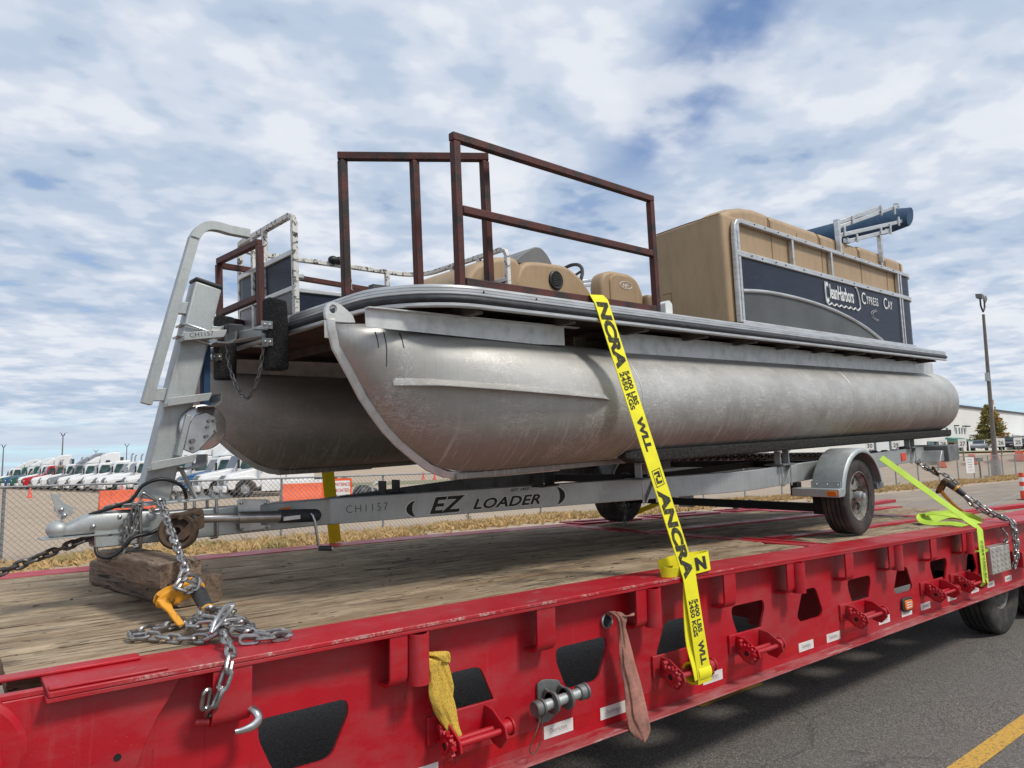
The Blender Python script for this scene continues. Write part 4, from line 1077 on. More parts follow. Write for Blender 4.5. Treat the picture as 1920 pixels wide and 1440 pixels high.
bt(MB().box(3.15, 3.75, 1.60, 2.1, .40, .56), 'chair_seat', 'vinyl', 50, bev=.04, seg=3, par=CH)
bt(MB().box(3.64, 3.78, 1.44, 1.60, .50, .655), 'arm_rest', 'vinyl_dark', 50, bev=.035, seg=3, par=CH)
el = [(3.385 + .085 * math.cos(2 * PI * i / 30), 1.486, .712 + .033 * math.sin(2 * PI * i / 30)) for i in range(30)]
bt(MB().tube(el, .0028, 6, closed=True), 'chair_emblem', 'white_print', par=CH)
text('HF', .055, 'white_print', CH, (3.335, 1.486, .692), (1, 0, 0), (0, 0, 1), 'emblem_lettering', 0, 1.2, .3)
BS = bt(MB().prism(rounded([(1.62, .10), (1.64, .60), (1.74, .72), (1.95, .805), (2.16, .83), (2.22, .78), (2.20, .10)], .06, 4), (0, 1.60, 0), (1, 0, 0), (0, 0, 1), (0, .85, 0)), 'bow_seat', 'vinyl', 50, bev=.05, seg=4)
# ---- folded bimini
def lp(p): return (p[0], p[1], p[2])
BI = bt(MB().box(4.475, 4.515, .045, .085, .84, 1.12), 'bimini_top', 'alu', bev=.004)
for p, q, w_ in (((4.53, 1.118), (5.56, 1.447), .038), ((4.52, 1.075), (6.03, 1.545), .034), ((4.55, 1.010), (6.08, 1.395), .036), ((4.72, .985), (5.72, 1.240), .036)):
    bt(MB().bar((p[0], .075, p[1]), (q[0], .075, q[1]), w_, w_), 'bow_tube', 'alu', bev=.005, par=BI)
for x, z, hh in ((4.80, 1.185, .07), (5.50, 1.40, .10), (5.70, 1.25, .10), (5.86, 1.47, .09), (5.95, 1.37, .09), (4.86, 1.03, .07), (5.45, 1.19, .07), (4.60, 1.05, .09)):
    bt(MB().bar((x, .05, z - hh / 2), (x + .01, .05, z + hh / 2), .012, .028, (1, 0, 0)), 'tube_clip', 'alu', bev=.002, par=BI)
for x, z in ((4.52, 1.12), (4.70, .985), (5.72, 1.24), (4.53, 1.0), (6.0, 1.545)):
    bt(MB().box(x - .025, x + .025, .055, .098, z - .022, z + .022), 'tube_knuckle', 'zinc', bev=.004, par=BI)
bt(MB().box(5.435, 5.475, .05, .09, .895, 1.15), 'bimini_strut', 'alu', bev=.004, par=BI)
bt(MB().cyl((5.455, .07, .86), (5.455, .07, .90), .012, 10), 'strut_hinge', 'zinc', par=BI)
rings = []
for i in range(13):
    y = .02 + 2.4 * i / 12; r_ = []
    kk = 1 + .03 * math.sin(i * 2.1)
    for j in range(18):
        a = 2 * PI * j / 18
        u = .21 * math.cos(a) * kk * (.75 if i in (0, 12) else 1); w_ = .100 * math.sin(a) * (1 + .12 * mn.noise(V((i * .9, j * .5, 0)))) * (.7 if i in (0, 12) else 1)
        r_.append((6.10 + u * .62 - w_ * .55 + .10, y, 1.475 + u * .55 + w_ * .80 - .02))
    rings.append(r_)
bt(MB().loft(rings), 'canvas_boot', 'bimini', 60, par=BI)
for p, q in (((3.9, 2.45, .99), (4.25, 2.45, 1.06)), ((3.9, 2.45, .95), (4.3, 2.45, 1.0)), ((4.0, 2.45, .82), (4.35, 2.45, .88)), ((4.0, 2.45, .78), (4.35, 2.45, .82))):
    bt(MB().bar(p, q, .03, .03), 'bow_tube', 'alu', bev=.004, par=BI)
# ---- lettering on the navy panel
yl = YF - .0065
def btxt(s, size, x, z, **k): return text(s, size, k.pop('mat', 'white_print'), F1, (x, yl, z), (1, 0, 0), (0, 0, 1), k.pop('name', 'panel_lettering'), **k)
btxt('C', .235, 4.128, .395, bold=.018, sx=.40)
btxt('leanHarbors', .165, 4.212, .432, bold=.020, sx=.60, space=.97)
wave = []
for i in range(49):
    x = 4.135 + (4.80 - 4.135) * i / 48; wave.append((x, yl, .392 - .020 * abs(math.sin(i / 48 * PI * 7))))
bt(MB().tube([(4.128, yl, .56), (4.125, yl, .50), (4.13, yl, .42)] + wave + [(4.815, yl, .40), (4.81, yl, .47), (4.79, yl, .53), (4.76, yl, .57), (4.73, yl, .575)], .0065, 6), 'panel_outline', 'white_print', par=F1)
btxt('C', .150, 4.86, .445, sx=.92, bold=.004); btxt('YPRESS', .104, 4.965, .452, sx=.78, bold=.002, space=1.12)
btxt('C', .150, 5.37, .445, sx=.92, bold=.004); btxt('AY', .108, 5.475, .452, sx=.86, bold=.004)
for r_ in (.13, .10):
    bt(MB().tube([(5.22 + r_ * 1.3 * math.cos(a), yl, .365 + r_ * .38 * math.sin(a)) for a in [PI * .55 + PI * .95 * i / 14 for i in range(15)]], .0016, 5), 'swoosh_emblem', 'sticker', par=F1)
# ================================================================ boat trailer
TR = thing('boat_trailer', 'galvanized boat trailer with winch post and round fenders under the pontoon boat', 'boat trailer', mw=BM)
def tr_(mb, name, mat='galv', sm=35, bev=0, par=None, **k): return mb.build(name, mat, par or TR, sm, bev, **k)
# tongue
tr_(MB().hexa([(-.845, 1.235, -.978), (.40, 1.235, -1.012), (.40, 1.345, -1.012), (-.845, 1.345, -.978), (-.845, 1.235, -.842), (.40, 1.235, -.872), (.40, 1.345, -.872), (-.845, 1.345, -.842)]), 'tongue_beam', bev=.006)
tr_(MB().box(-.8465, -.8455, 1.245, 1.335, -.965, -.855), 'beam_end', 'black')
# coupler
cpl = MB(); rings = []
for x, hw, z0, z1 in ((-.985, .030, -.908, -.880), (-.965, .040, -.910, -.868), (-.93, .044, -.912, -.858), (-.90, .048, -.913, -.842), (-.86, .055, -.914, -.826), (-.80, .060, -.915, -.822), (-.66, .062, -.918, -.826), (-.62, .062, -.918, -.828)):
    ring = []
    for j in range(16):
        a = 2 * PI * j / 16; ca_, sa = math.cos(a), math.sin(a); e = .42
        ring.append((x, 1.29 + hw * math.copysign(abs(ca_) ** e, ca_), (z0 + z1) / 2 + (z1 - z0) / 2 * math.copysign(abs(sa) ** e, sa)))
    rings.append(ring)
cpb = tr_(cpl.loft(rings), 'coupler', 'galv', 50)
tr_(MB().sph((-.975, 1.285, -.882), .044, 12, (1.05, 1, .9)), 'ball_socket', 'galv', 60, par=cpb)
tr_(MB().hexa([(-1.04, 1.235, -.918), (-.62, 1.222, -.924), (-.62, 1.358, -.924), (-1.04, 1.345, -.918), (-1.04, 1.235, -.912), (-.62, 1.222, -.918), (-.62, 1.358, -.918), (-1.04, 1.345, -.912)]), 'coupler_skirt', 'galv', par=cpb)
for y in (1.262, 1.318):
    tr_(MB().prism([(-1.005, -.725), (-.985, -.727), (-.955, -.785), (-.945, -.80), (-.91, -.812), (-.965, -.842), (-.975, -.83)] if y < 1.3 else [(-.965, -.726), (-.955, -.728), (-.962, -.75), (-.945, -.77), (-.90, -.80), (-.95, -.835), (-.985, -.80)], (0, y, 0), (1, 0, 0), (0, 0, 1), (0, .009, 0)), 'coupler_latch', 'galv', par=cpb)
for x, z in ((-.965, -.795), (-.955, -.822), (-.85, -.880), (-.745, -.850)):
    tr_(MB().sph((x, 1.258 if x < -.9 else 1.232, z), .011, 6), 'bolt_head', 'zinc', par=cpb)
tr_(MB().sph((-.735, 1.232, -.950), .014, 6, (1, .5, 1)).cyl((-.735, 1.24, -.950), (-.735, 1.226, -.950), .009, 6), 'chain_bolt', 'galv')
# winch post and its pieces
PB, PT = V((-.590, 1.29, -.79)), V((-.328, 1.29, .262))
pd = (PT - PB).normalized()
def post(s_, dx=0, y=1.29): return PB + (PT - PB) * s_ + V((dx, y - 1.29, 0))
tr_(MB().bar(PB, PT, .098, .132, (1, 0, 0)), 'winch_post', bev=.008)
tr_(MB().bar(PT + pd * .001, PT + pd * .022, .106, .140, (1, 0, 0)), 'post_cap', 'rubber', bev=.008)
tr_(MB().box(-.74, -.24, 1.215, 1.375, -.812, -.800), 'post_base', 'galv', bev=.002)
for x in (-.49, -.455, -.335, -.295, -.66):
    for y in (1.222, 1.36):
        tr_(MB().cyl((x, y, -.80), (x, y, -.765), .007, 8).cyl((x, y, -.80), (x, y, -.786), .013, 6), 'stud_bolt', 'zinc')
for x in (-.66, -.42, -.315):
    tr_(MB().tube([(x, 1.226, -.80), (x, 1.222, -.95), (x, 1.228, -.995), (x, 1.30, -1.005), (x, 1.352, -.99), (x, 1.354, -.80)], .008, 8), 'u_bolt', 'zinc', 50)
tr_(MB().bar((-.475, 1.26, -.64), (-.40, 1.26, -.80), .04, .012, (1, 0, 0)), 'post_brace', 'galv', bev=.002)
rp = [V((-.615, 1.285, -.335)), V((-.405, 1.285, .43)), V((-.385, 1.285, .50)), V((-.355, 1.285, .55)), V((-.315, 1.285, .578)), V((-.265, 1.285, .583)), V((-.21, 1.285, .576)), V((-.17, 1.285, .574)), V((-.10, 1.285, .572))]
tr_(MB().tube(catmull(rp, 5), .0225, square=True, up=(0, 1, 0)), 'grab_rail', bev=.004)
for s_ in (.885, .475):
    p = post(s_); tr_(MB().box(p.x - .135, p.x - .04, 1.265, 1.305, p.z - .03, p.z + .03), 'rail_bracket', 'galv', bev=.002)
for i, s_ in enumerate((.745, .445, .165)):
    p = post(s_)
    f_ = tr_(MB().prism([(-.085, -.028), (.105, -.010), (.118, .014), (.12, .028), (-.085, .010)], (p.x, 1.155, p.z), (1, 0, .05), (0, 0, 1), (0, .006, 0)), 'post_step', 'galv', bev=.002)
    tray = MB(); rr = []
    for y in (1.155, 1.30):
        rr.append([(p.x + .07 + a, y, p.z + b) for a, b in ((0, -.030), (.055, -.030), (.075, -.024), (.09, -.008), (.095, .030), (.100, .030), (.096, -.012), (.078, -.030), (.055, -.036), (0, -.036))])
    tr_(tray.loft(rr), 'step_tray', 'galv_dark', par=f_)
    tr_(MB().prism([(-.085, -.028), (.07, -.012), (.07, .002), (-.085, -.014)], (p.x, 1.161, p.z), (1, 0, .05), (0, 0, 1), (0, .08, 0)), 'step_flange', 'galv', par=f_)
    if i == 0: text('CH1157', .034, 'ink', f_, (p.x - .06, 1.1545, p.z - .018), (1, 0, .16), (0, 0, 1), 'marker_lettering', -.012, 1.0, .1, depth=.0003)
for dz in (0, -.055):
    p = post(.80 + dz)
    tr_(MB().tube([(p.x + .07, 1.233, p.z - .035), (p.x - .06, 1.225, p.z), (p.x - .075, 1.24, p.z + .003), (p.x - .075, 1.34, p.z + .003)], .0065, 8), 'u_bolt', 'zinc', 50)
# winch
wc = V((-.375, 1.245, -.455))
W_ = tr_(MB().lathe([(.001, -.006), (.104, -.006), (.112, .0), (.112, .012), (.098, .016), (.035, .016), (.035, .045), (.098, .045), (.112, .05), (.112, .06), (.001, .06)], wc - V((0, .028, 0)), (0, 1, 0), 44), 'winch_reel', 'zinc', 40)
tr_(MB().prism([(-.10, -.105), (-.055, -.125), (-.03, -.115), (.06, -.02), (.055, .05), (.01, .075), (-.04, .06), (-.068, .02)], wc - V((0, .044, 0)), (1, 0, 0), (0, 0, 1), (0, .012, 0)), 'winch_housing', 'zinc', bev=.004, par=W_)
for a, b, r in ((.02, .03, .008), (.005, -.045, .009), (.045, .03, .008), (-.06, -.065, .012), (-.062, -.10, .008), (.05, -.02, .006), (.012, .0, .007)):
    tr_(MB().cyl(wc + V((a, -.060, b)), wc + V((a, -.03, b)), r, 12), 'winch_bolt', 'galv_dark', par=W_)
tr_(MB().prism([(-.135, -.13), (-.11, -.14), (-.06, .06), (-.085, .065)], wc - V((0, .05, 0)), (1, 0, 0), (0, 0, 1), (0, .10, 0)), 'winch_bracket', 'galv', bev=.003, par=W_)
tr_(MB().hexa([(-.352, 1.27, -.36), (-.322, 1.27, -.36), (-.322, 1.33, -.36), (-.352, 1.33, -.36), (-.345, 1.27, -.02), (-.315, 1.27, -.02), (-.315, 1.33, -.02), (-.345, 1.33, -.02)]), 'winch_strap', 'bluestrap')
# bow guides
tr_(MB().bar((-.16, 1.80, .045), (-.115, 1.06, .012), .055, .050), 'guide_crossbar', 'galv', bev=.004)
gb = tr_(MB().box(-.215, -.13, 1.30, 1.46, .010, .085), 'guide_block', 'rubber', bev=.006)
tr_(MB().box(-.222, -.2165, 1.35, 1.455, .018, .080).box(-.30, -.22, 1.36, 1.44, .02, .075), 'guide_tube_end', 'galv', bev=.004, par=gb)
tr_(MB().box(-.29, -.235, 1.3585, 1.3595, .028, .062), 'warning_sticker', 'sticker', par=gb)
for y0, z0, z1 in ((.99, -.185, .170), (1.66, -.175, .185)):
    g_ = tr_(MB().prism(rounded([(-.135, z0), (-.028, z0), (-.022, (z0 + z1) / 2), (-.03, z1), (-.13, z1 + .012)], .018, 3), (0, y0, 0), (1, 0, 0), (0, 0, 1), (0, .085, 0)), 'bow_guide', 'carpet', 50, bev=.012)
    for dz in (.0, -.085):
        tr_(MB().box(-.17, -.115, y0 - .0065, y0 - .001, .018 + dz, .055 + dz).box(-.20, -.14, y0 - .006, y0 + .04, .012 + dz, .017 + dz), 'guide_bracket', 'zinc', par=g_)
        for dx in (-.155, -.13): tr_(MB().sph((dx, y0 - .008, .036 + dz), .008, 5), 'bracket_bolt', 'zinc', par=g_)
gc = tr_(MB().sph((-.16, 1.42, -.015), .006, 5), 'bow_chain', 'chain_dull')
chain([(-.17, 1.43, .0), (-.17, 1.42, -.10), (-.165, 1.36, -.21), (-.16, 1.29, -.285), (-.155, 1.21, -.315), (-.15, 1.13, -.27), (-.145, 1.06, -.17), (-.14, 1.03, -.05)], .030, .0042, 'chain_dull', gc, jitter=.15)
tr_(MB().bar((-.14, 1.03, -.055), (-.14, 1.03, .0), .018, .018, (1, 0, 0)), 'chain_bolt', 'zinc')
# cables
tr_(MB().tube(catmull([(-.86, 1.26, -.83), (-.76, 1.225, -.800), (-.70, 1.21, -.775), (-.655, 1.20, -.715), (-.59, 1.19, -.692), (-.53, 1.19, -.705), (-.48, 1.20, -.74), (-.455, 1.22, -.80)], 6), .0082, 8), 'brake_cable', 'cable', 60)
tr_(MB().tube(catmull([(-.84, 1.24, -.975), (-.835, 1.22, -1.005), (-.80, 1.20, -1.02), (-.755, 1.195, -.998), (-.70, 1.19, -.945), (-.62, 1.20, -.935), (-.55, 1.22, -.905), (-.46, 1.235, -.90)], 6), .0085, 8), 'brake_cable', 'cable', 60)
sch = tr_(MB().sph((-.735, 1.215, -.93), .006, 5), 'safety_chain', 'chain_dull')
chain([(-.735, 1.215, -.955), (-.705, 1.215, -.93), (-.70, 1.21, -.87), (-.69, 1.20, -.80), (-.66, 1.20, -.795), (-.675, 1.20, -.85), (-.685, 1.20, -.90), (-.715, 1.20, -.95), (-.735, 1.20, -.99), (-.745, 1.20, -1.03)], .032, .0048, 'chain_dull', sch, jitter=.5)
chain([(-.66, 1.205, -.80), (-.71, 1.215, -.795), (-.76, 1.23, -.80), (-.80, 1.26, -.81)], .032, .0048, 'chain_dull', sch, jitter=.5)
chain([(-.70, 1.215, -.80), (-.735, 1.22, -.80), (-.76, 1.235, -.795), (-.79, 1.25, -.81)], .032, .0048, 'chain_dull', sch, jitter=.6)
chain([(-.725, 1.205, -.86), (-.725, 1.205, -.91), (-.722, 1.20, -.955), (-.737, 1.20, -1.0)], .032, .0048, 'chain_dull', sch, jitter=.6)
tr_(MB().tube(catmull([(-.745, 1.20, -1.03), (-.75, 1.20, -1.06), (-.748, 1.20, -1.10), (-.738, 1.20, -1.125), (-.73, 1.20, -1.10), (-.728, 1.20, -1.07)], 5), .007, 8), 'chain_hook', 'chain_dull', 60, par=sch)
tr_(MB().tube(catmull([(-.665, 1.205, -.765), (-.655, 1.20, -.75), (-.63, 1.20, -.765), (-.585, 1.20, -.805), (-.585, 1.20, -.83), (-.61, 1.20, -.833), (-.62, 1.20, -.82)], 5), .0075, 8), 'snap_hook', 'zinc', 60, par=sch)
# jack swung up along the tongue
JK = tr_(MB().cyl((-.44, 1.15, -.888), (-.24, 1.15, -.905), .021, 20).cyl((-.24, 1.15, -.905), (.13, 1.15, -.937), .029, 20), 'tongue_jack', 'zinc', 50)
tr_(MB().cyl((-.03, 1.15, -.923), (.17, 1.15, -.940), .034, 20).sph((.17, 1.15, -.94), .034, 8), 'jack_head', 'rubber', 60, par=JK)
tr_(MB().box(-.02, .07, 1.115, 1.119, -.945, -.925), 'jack_label', 'sticker', par=JK)
tr_(MB().tube([(.135, 1.13, -.925), (.135, 1.10, -.935), (.14, 1.095, -.96), (.155, 1.09, -1.09), (.165, 1.09, -1.10), (.20, 1.07, -1.105)], .0075, 8), 'jack_crank', 'zinc', 50, par=JK)
tr_(MB().cyl((.155, 1.09, -1.105), (.215, 1.065, -1.112), .014, 14), 'crank_grip', 'grip', par=JK)
tr_(MB().cyl((.2155, 1.065, -1.112), (.222, 1.062, -1.113), .013, 14), 'crank_cap', 'zinc', par=JK)
tr_(MB().lathe([(.001, -.012), (.016, -.012), (.018, -.040), (.026, -.040), (.028, -.014), (.058, -.014), (.060, -.034), (.074, -.036), (.084, -.026), (.084, .026), (.074, .036), (.028, .035), (.001, .035)], (-.525, 1.13, -.935), (.45, .86, -.12), 36, caps=False), 'caster_wheel', 'rusty', 40, par=JK)
tr_(MB().prism([(-.555, -.955), (-.50, -.905), (-.45, -.87), (-.425, -.865), (-.425, -.925), (-.47, -.94), (-.52, -.972), (-.55, -.97)], (0, 1.075, 0), (1, 0, 0), (0, 0, 1), (0, .006, 0)), 'caster_fork', 'rusty', bev=.003, par=JK)
tr_(MB().prism([(-.54, -.875), (-.52, -.855), (-.47, -.848), (-.44, -.835), (-.425, -.845), (-.42, -.875), (-.47, -.865), (-.53, -.885)], (0, 1.09, 0), (1, 0, 0), (0, 0, 1), (0, .09, 0)), 'caster_hood', 'rusty', bev=.004, par=JK)
tr_(MB().prism(rounded([(-.22, -.82), (-.05, -.838), (-.05, -.862), (-.10, -.862), (-.10, -.960), (-.05, -.962), (-.05, -.985), (-.21, -.985)], .008, 2), (0, 1.205, 0), (1, 0, 0), (0, 0, 1), (0, .012, 0)), 'jack_plate', 'zinc', bev=.003)
for x, z in ((-.20, -.84), (-.075, -.85), (-.20, -.972), (-.07, -.974)):
    tr_(MB().sph((x, 1.202, z), .009, 5), 'plate_bolt', 'zinc')
tr_(MB().box(.02, .065, 1.215, 1.234, -.900, -.888), 'marker_light', 'amber')
# side rails
RA, RB = V((.28, 1.245, 0)), V((2.95, .20, 0))
def railz(x): return -.870 - .022 * min(1, max(0, (x - .3) / 2.6))
def rail(mir):
    f_ = (lambda y: y) if not mir else (lambda y: 2.585 - y)
    pts = [(.28, 1.245), (2.85, .238), (3.1, .20), (3.55, .20)]; mb = MB(); rings = []
    for i, (x, y) in enumerate(pts):
        z1 = railz(x); z0 = z1 - .14
        rings.append([(x + .0, f_(y), z0), (x + .02, f_(y + .055), z0), (x + .02, f_(y + .055), z1), (x + .0, f_(y), z1)])
    o = tr_(mb.loft(rings), 'side_rail', 'galv' if not mir else 'galv_dark', 30, bev=.004)  # far rail takes darker steel: shadow under the boat put into its colour
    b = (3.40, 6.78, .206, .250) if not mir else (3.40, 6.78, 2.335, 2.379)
    tr_(MB().box(*b, -1.028, -.888), 'rear_rail', 'galv' if not mir else 'galv_dark', bev=.005)  # far rear rail darkened the same way to read as shadowed
    return o
RL = rail(False); rail(True)
rd = (RB - RA).normalized()
def rtext(s, size, sx_, z, mat='ink', **k):
    p = RA + rd * sx_ + V((rd.y, -rd.x, 0)) * .0015
    text(s, size, mat, RL, (p.x, p.y, z), tuple(rd), (0, 0, 1), 'rail_lettering', **k)
# hand written number, maker lettering and its swooshes
rtext('CH1157', .062, .02 + .09, -.955, bold=-.02, space=1.25, sx=.95, depth=.0002)
for off, mt_, bd in ((.0008, 'sticker', .060), (.0022, 'ink', .030)):
    for s_, size, x, z, kx in (('EZ', .128, .585, -.996, 1.20), ('LOADER', .082, .850, -.992, 1.34)):
        p = RA + rd * x + V((rd.y, -rd.x, 0)) * off
        text(s_, size, mt_, RL, (p.x, p.y, z), tuple(rd), (0, 0, 1), 'rail_lettering', bold=bd, sx=kx, shear=.35, depth=.0002, space=1.05)
rtext('EST. 1953', .022, 1.10, -.905, bold=.02, sx=1.3, shear=.3, depth=.0002)
def swoosh(s0, sgn):
    P_ = [];  n = 12
    for i in range(n + 1): a = -1.1 + 2.2 * i / n; P_.append((sgn * (.055 * math.cos(a) - .02), .050 * math.sin(a) * 1.1 + .008 * sgn * i / n))
    for i in range(n, -1, -1): a = -1.1 + 2.2 * i / n; P_.append((sgn * (.024 * math.cos(a) - .02 + .008), .050 * math.sin(a) * 1.1 + .008 * sgn * i / n))
    for off, m_, k in ((.0008, 'sticker', 1.12), (.002, 'ink', 1.0)):
        p = RA + rd * s0 + V((rd.y, -rd.x, 0)) * off
        tr_(MB().prism([(a * k * 1.5, b * k) for a, b in P_], (p.x, p.y, -.958), tuple(rd), (0, 0, 1), tuple(V((rd.y, -rd.x, 0)) * .0004)), 'rail_swoosh', m_, par=RL)
swoosh(.505, -1); swoosh(1.41, 1)
# cross members, bunk stands, bunks
for x, y0, y1 in ((1.35, .78, 1.80), (3.05, .25, 2.33), (5.0, .25, 2.33), (6.70, .12, 2.46)):
    tr_(MB().box(x, x + .07, y0 + .07, y1 - .07, -1.005, -.94), 'cross_beam', 'dark_steel' if x < 6 else 'galv', bev=.003)
tr_(MB().box(.36, 6.7, 1.25, 1.33, -1.0, -.95), 'centre_beam', 'dark_steel')
def ubr(x, y=.20, top=-.785, par=None, wide=.13):
    b = tr_(MB().box(x - .02, x + wide + .04, y - .05, y + .10, -.885, -.873), 'bunk_stand', 'galv_dark', bev=.002)
    for xx in (x, x + wide):
        tr_(MB().box(xx, xx + .012, y - .02, y + .03, -.873, top).box(xx, xx + .045, y - .02, y + .03, top, top + .006), 'stand_leg', 'galv', bev=.002, par=b)
    tr_(MB().bar((x + .03, y - .012, -1.03), (x + wide + .02, y - .012, -.88), .012, .03, (0, 1, 0)), 'stand_brace', 'galv', par=b)
    for xx in (x + .01, x + wide + .02):
        tr_(MB().cyl((xx, y - .02, -1.04), (xx, y - .02, -.87), .006, 8), 'stand_bolt', 'zinc', par=b)
    return b
ubr(2.02, .42); ubr(3.42); ubr(6.12)
for x, y in ((.72, 1.28), (1.45, .70)):
    b = tr_(MB().box(x - .06, x + .08, y - .05, y + .05, -.885, -.875), 'keel_stand', 'dark_steel')
    for dx in (-.05, .045): tr_(MB().box(x + dx, x + dx + .006, y - .04, y + .04, -.875, -.80), 'stand_leg', 'dark_steel', par=b)
for y0 in (.135, .435, 2.06, 2.36):
    mb = MB(); rings = []
    for i in range(60):
        x = 1.56 + (7.36 - 1.56) * i / 59; z1 = -.684 - .050 * i / 59; s_ = 1 + .05 * mn.noise(V((x * 5, y0, 0)))
        k = .55 if i in (0, 59) else 1; w_ = .055 * k * s_; c_ = y0 + .045
        rings.append([(x, c_ - w_, z1 - .060 * k * s_), (x, c_ - w_ * .8, z1 - .072 * k), (x, c_ + w_ * .8, z1 - .072 * k), (x, c_ + w_, z1 - .065 * k), (x, c_ + w_, z1 - .008), (x, c_ + w_ * .8, z1), (x, c_ - w_ * .8, z1), (x, c_ - w_, z1 - .008)])
    tr_(mb.loft(rings), 'carpet_bunk', 'bunk', 50)
# axle and springs
XW = 4.17
tr_(MB().box(XW - .03, XW + .04, .05, 2.30, -1.305, -1.24), 'axle', 'dark_steel', bev=.004)
tr_(MB().box(XW - .02, XW + .03, 1.46, 1.60, -1.32, -1.20), 'axle_bracket', 'galv', bev=.003)
for y in (.21, 2.20):
    tr_(MB().bar((XW - .42, y + .02, -1.10), (XW, y + .02, -1.19), .045, .03).bar((XW, y + .02, -1.19), (XW + .42, y + .02, -1.10), .045, .03).box(XW - .47, XW - .40, y - .01, y + .05, -1.13, -1.03).box(XW - .06, XW + .06, y - .02, y + .07, -1.32, -1.15), 'leaf_spring', 'dark_steel', bev=.004)
# wheels and fenders
def wheel(xc, yo, zc, sgn):
    """outer face at yo, wheel extends inwards (sgn +1 = towards +y)"""
    yc = yo + sgn * .10
    ty = tr_(MB().lathe(tyre_profile(.298, .195, .185), (xc, yc, zc), (0, 1, 0), 64, caps=False), 'tyre', 'tyre', 40)
    o = yc - sgn * .085
    s = sgn
    rm = tr_(MB().lathe([(.188, -s * .004), (.194, -s * .002), (.190, s * .012), (.172, s * .030), (.168, s * .060), (.160, s * .064), (.150, s * .050), (.145, s * .044), (.085, s * .044), (.070, s * .034), (.055, s * .030), (.001, s * .030)], (xc, o, zc), (0, 1, 0), 48, caps=False), 'rim', 'rim', 45, par=ty)
    for i in range(5):
        a = 2 * PI * i / 5 + .35
        pl = [(.095, -.10), (.138, -.20), (.145, 0), (.138, .20), (.095, .10)]
        pts = [(xc + r_ * math.cos(a + d), zc + r_ * math.sin(a + d)) for r_, d in [(.092, -.16), (.132, -.27), (.142, 0), (.132, .27), (.092, .16)]]
        tr_(MB().prism(rounded(pts, .012, 3), (0, o + s * .0435, 0), (1, 0, 0), (0, 0, 1), (0, -s * .002, 0)), 'rim_slot', 'black', par=ty)
        b_ = a + PI / 5
        tr_(MB().cyl((xc + .058 * math.cos(b_), o + s * .032, zc + .058 * math.sin(b_)), (xc + .058 * math.cos(b_), o + s * .008, zc + .058 * math.sin(b_)), .009, 6), 'lug_nut', 'rusty', par=ty)
    tr_(MB().lathe([(.040, s * .04), (.040, -s * .012), (.036, -s * .02), (.026, -s * .022), (.026, -s * .040), (.018, -s * .044), (.001, -s * .044)], (xc, o, zc), (0, 1, 0), 24), 'hub', 'galv', 45, par=ty)
wheel(XW, -.085, -1.170, 1); wheel(4.05, 2.14, -1.190, 1)
def fender(y0, y1):
    mb = MB(); rings = []; cx_, cz_ = XW - .03, -1.165
    prof = [(.372, y0 + .0), (.385, y0 + .012), (.388, (y0 + y1) / 2), (.385, y1 - .012), (.372, y1)]
    rg = [(172, 0), (165, 0)] + [(a, 0) for a in range(155, 19, -9)] + [(18, 0), (12, 0)]
    for a, _ in rg:
        a = math.radians(a); r_ = []
        lip = [(.352, y0 - .002)] + prof + [(.352, y1 + .002)]
        for q_, y in lip: r_.append((cx_ + q_ * math.cos(a) * 1.04, y, cz_ + q_ * math.sin(a) * .97))
        for q_, y in reversed(lip): r_.append((cx_ + (q_ - .004) * math.cos(a) * 1.04, y + (.003 if y < (y0 + y1) / 2 else -.003), cz_ + (q_ - .004) * math.sin(a) * .97))
        rings.append(r_)
    f_ = tr_(mb.loft(rings), 'fender', 'galv', 45)
    tr_(MB().box(cx_ - .405, cx_ - .398, y0 + .01, y1 - .01, -1.085, -1.02), 'fender_plate', 'galv', bev=.002, par=f_)
    for dy in (.03, .11, .19): tr_(MB().sph((cx_ - .408, y0 + dy, -1.045), .008, 6), 'fender_bolt', 'zinc', par=f_)
    return f_
fender(-.125, .12); fender(2.10, 2.36)
st_ = tr_(MB().box(3.64, 3.74, -.138, .22, -1.130, -1.070), 'fender_support', 'galv', bev=.004)
tr_(MB().box(3.625, 3.639, -.125, -.055, -1.118, -1.084), 'side_marker', 'amber', bev=.003, par=st_)
tr_(MB().box(4.46, 4.60, -.10, .10, -1.14, -1.09), 'fender_foot', 'galv_dark', bev=.003)
# tail end
tl = tr_(MB().hexa([(6.45, .02, -1.04), (6.92, .02, -1.03), (6.92, .26, -1.03), (6.45, .26, -1.04), (6.55, .02, -.93), (6.86, .02, -.93), (6.86, .26, -.93), (6.55, .26, -.93)]), 'light_guard', 'galv', bev=.006)
tr_(MB().box(6.921, 6.95, .04, .24, -1.02, -.95), 'tail_light', 'redlens', bev=.004, par=tl)
tr_(MB().box(5.93, 6.06, .2005, .2045, -1.0, -.925), 'red_sticker', 'conered')
tr_(MB().box(6.60, 6.95, -.02, .45, -1.045, -.885), 'rear_beam', 'galv_dark', bev=.004)

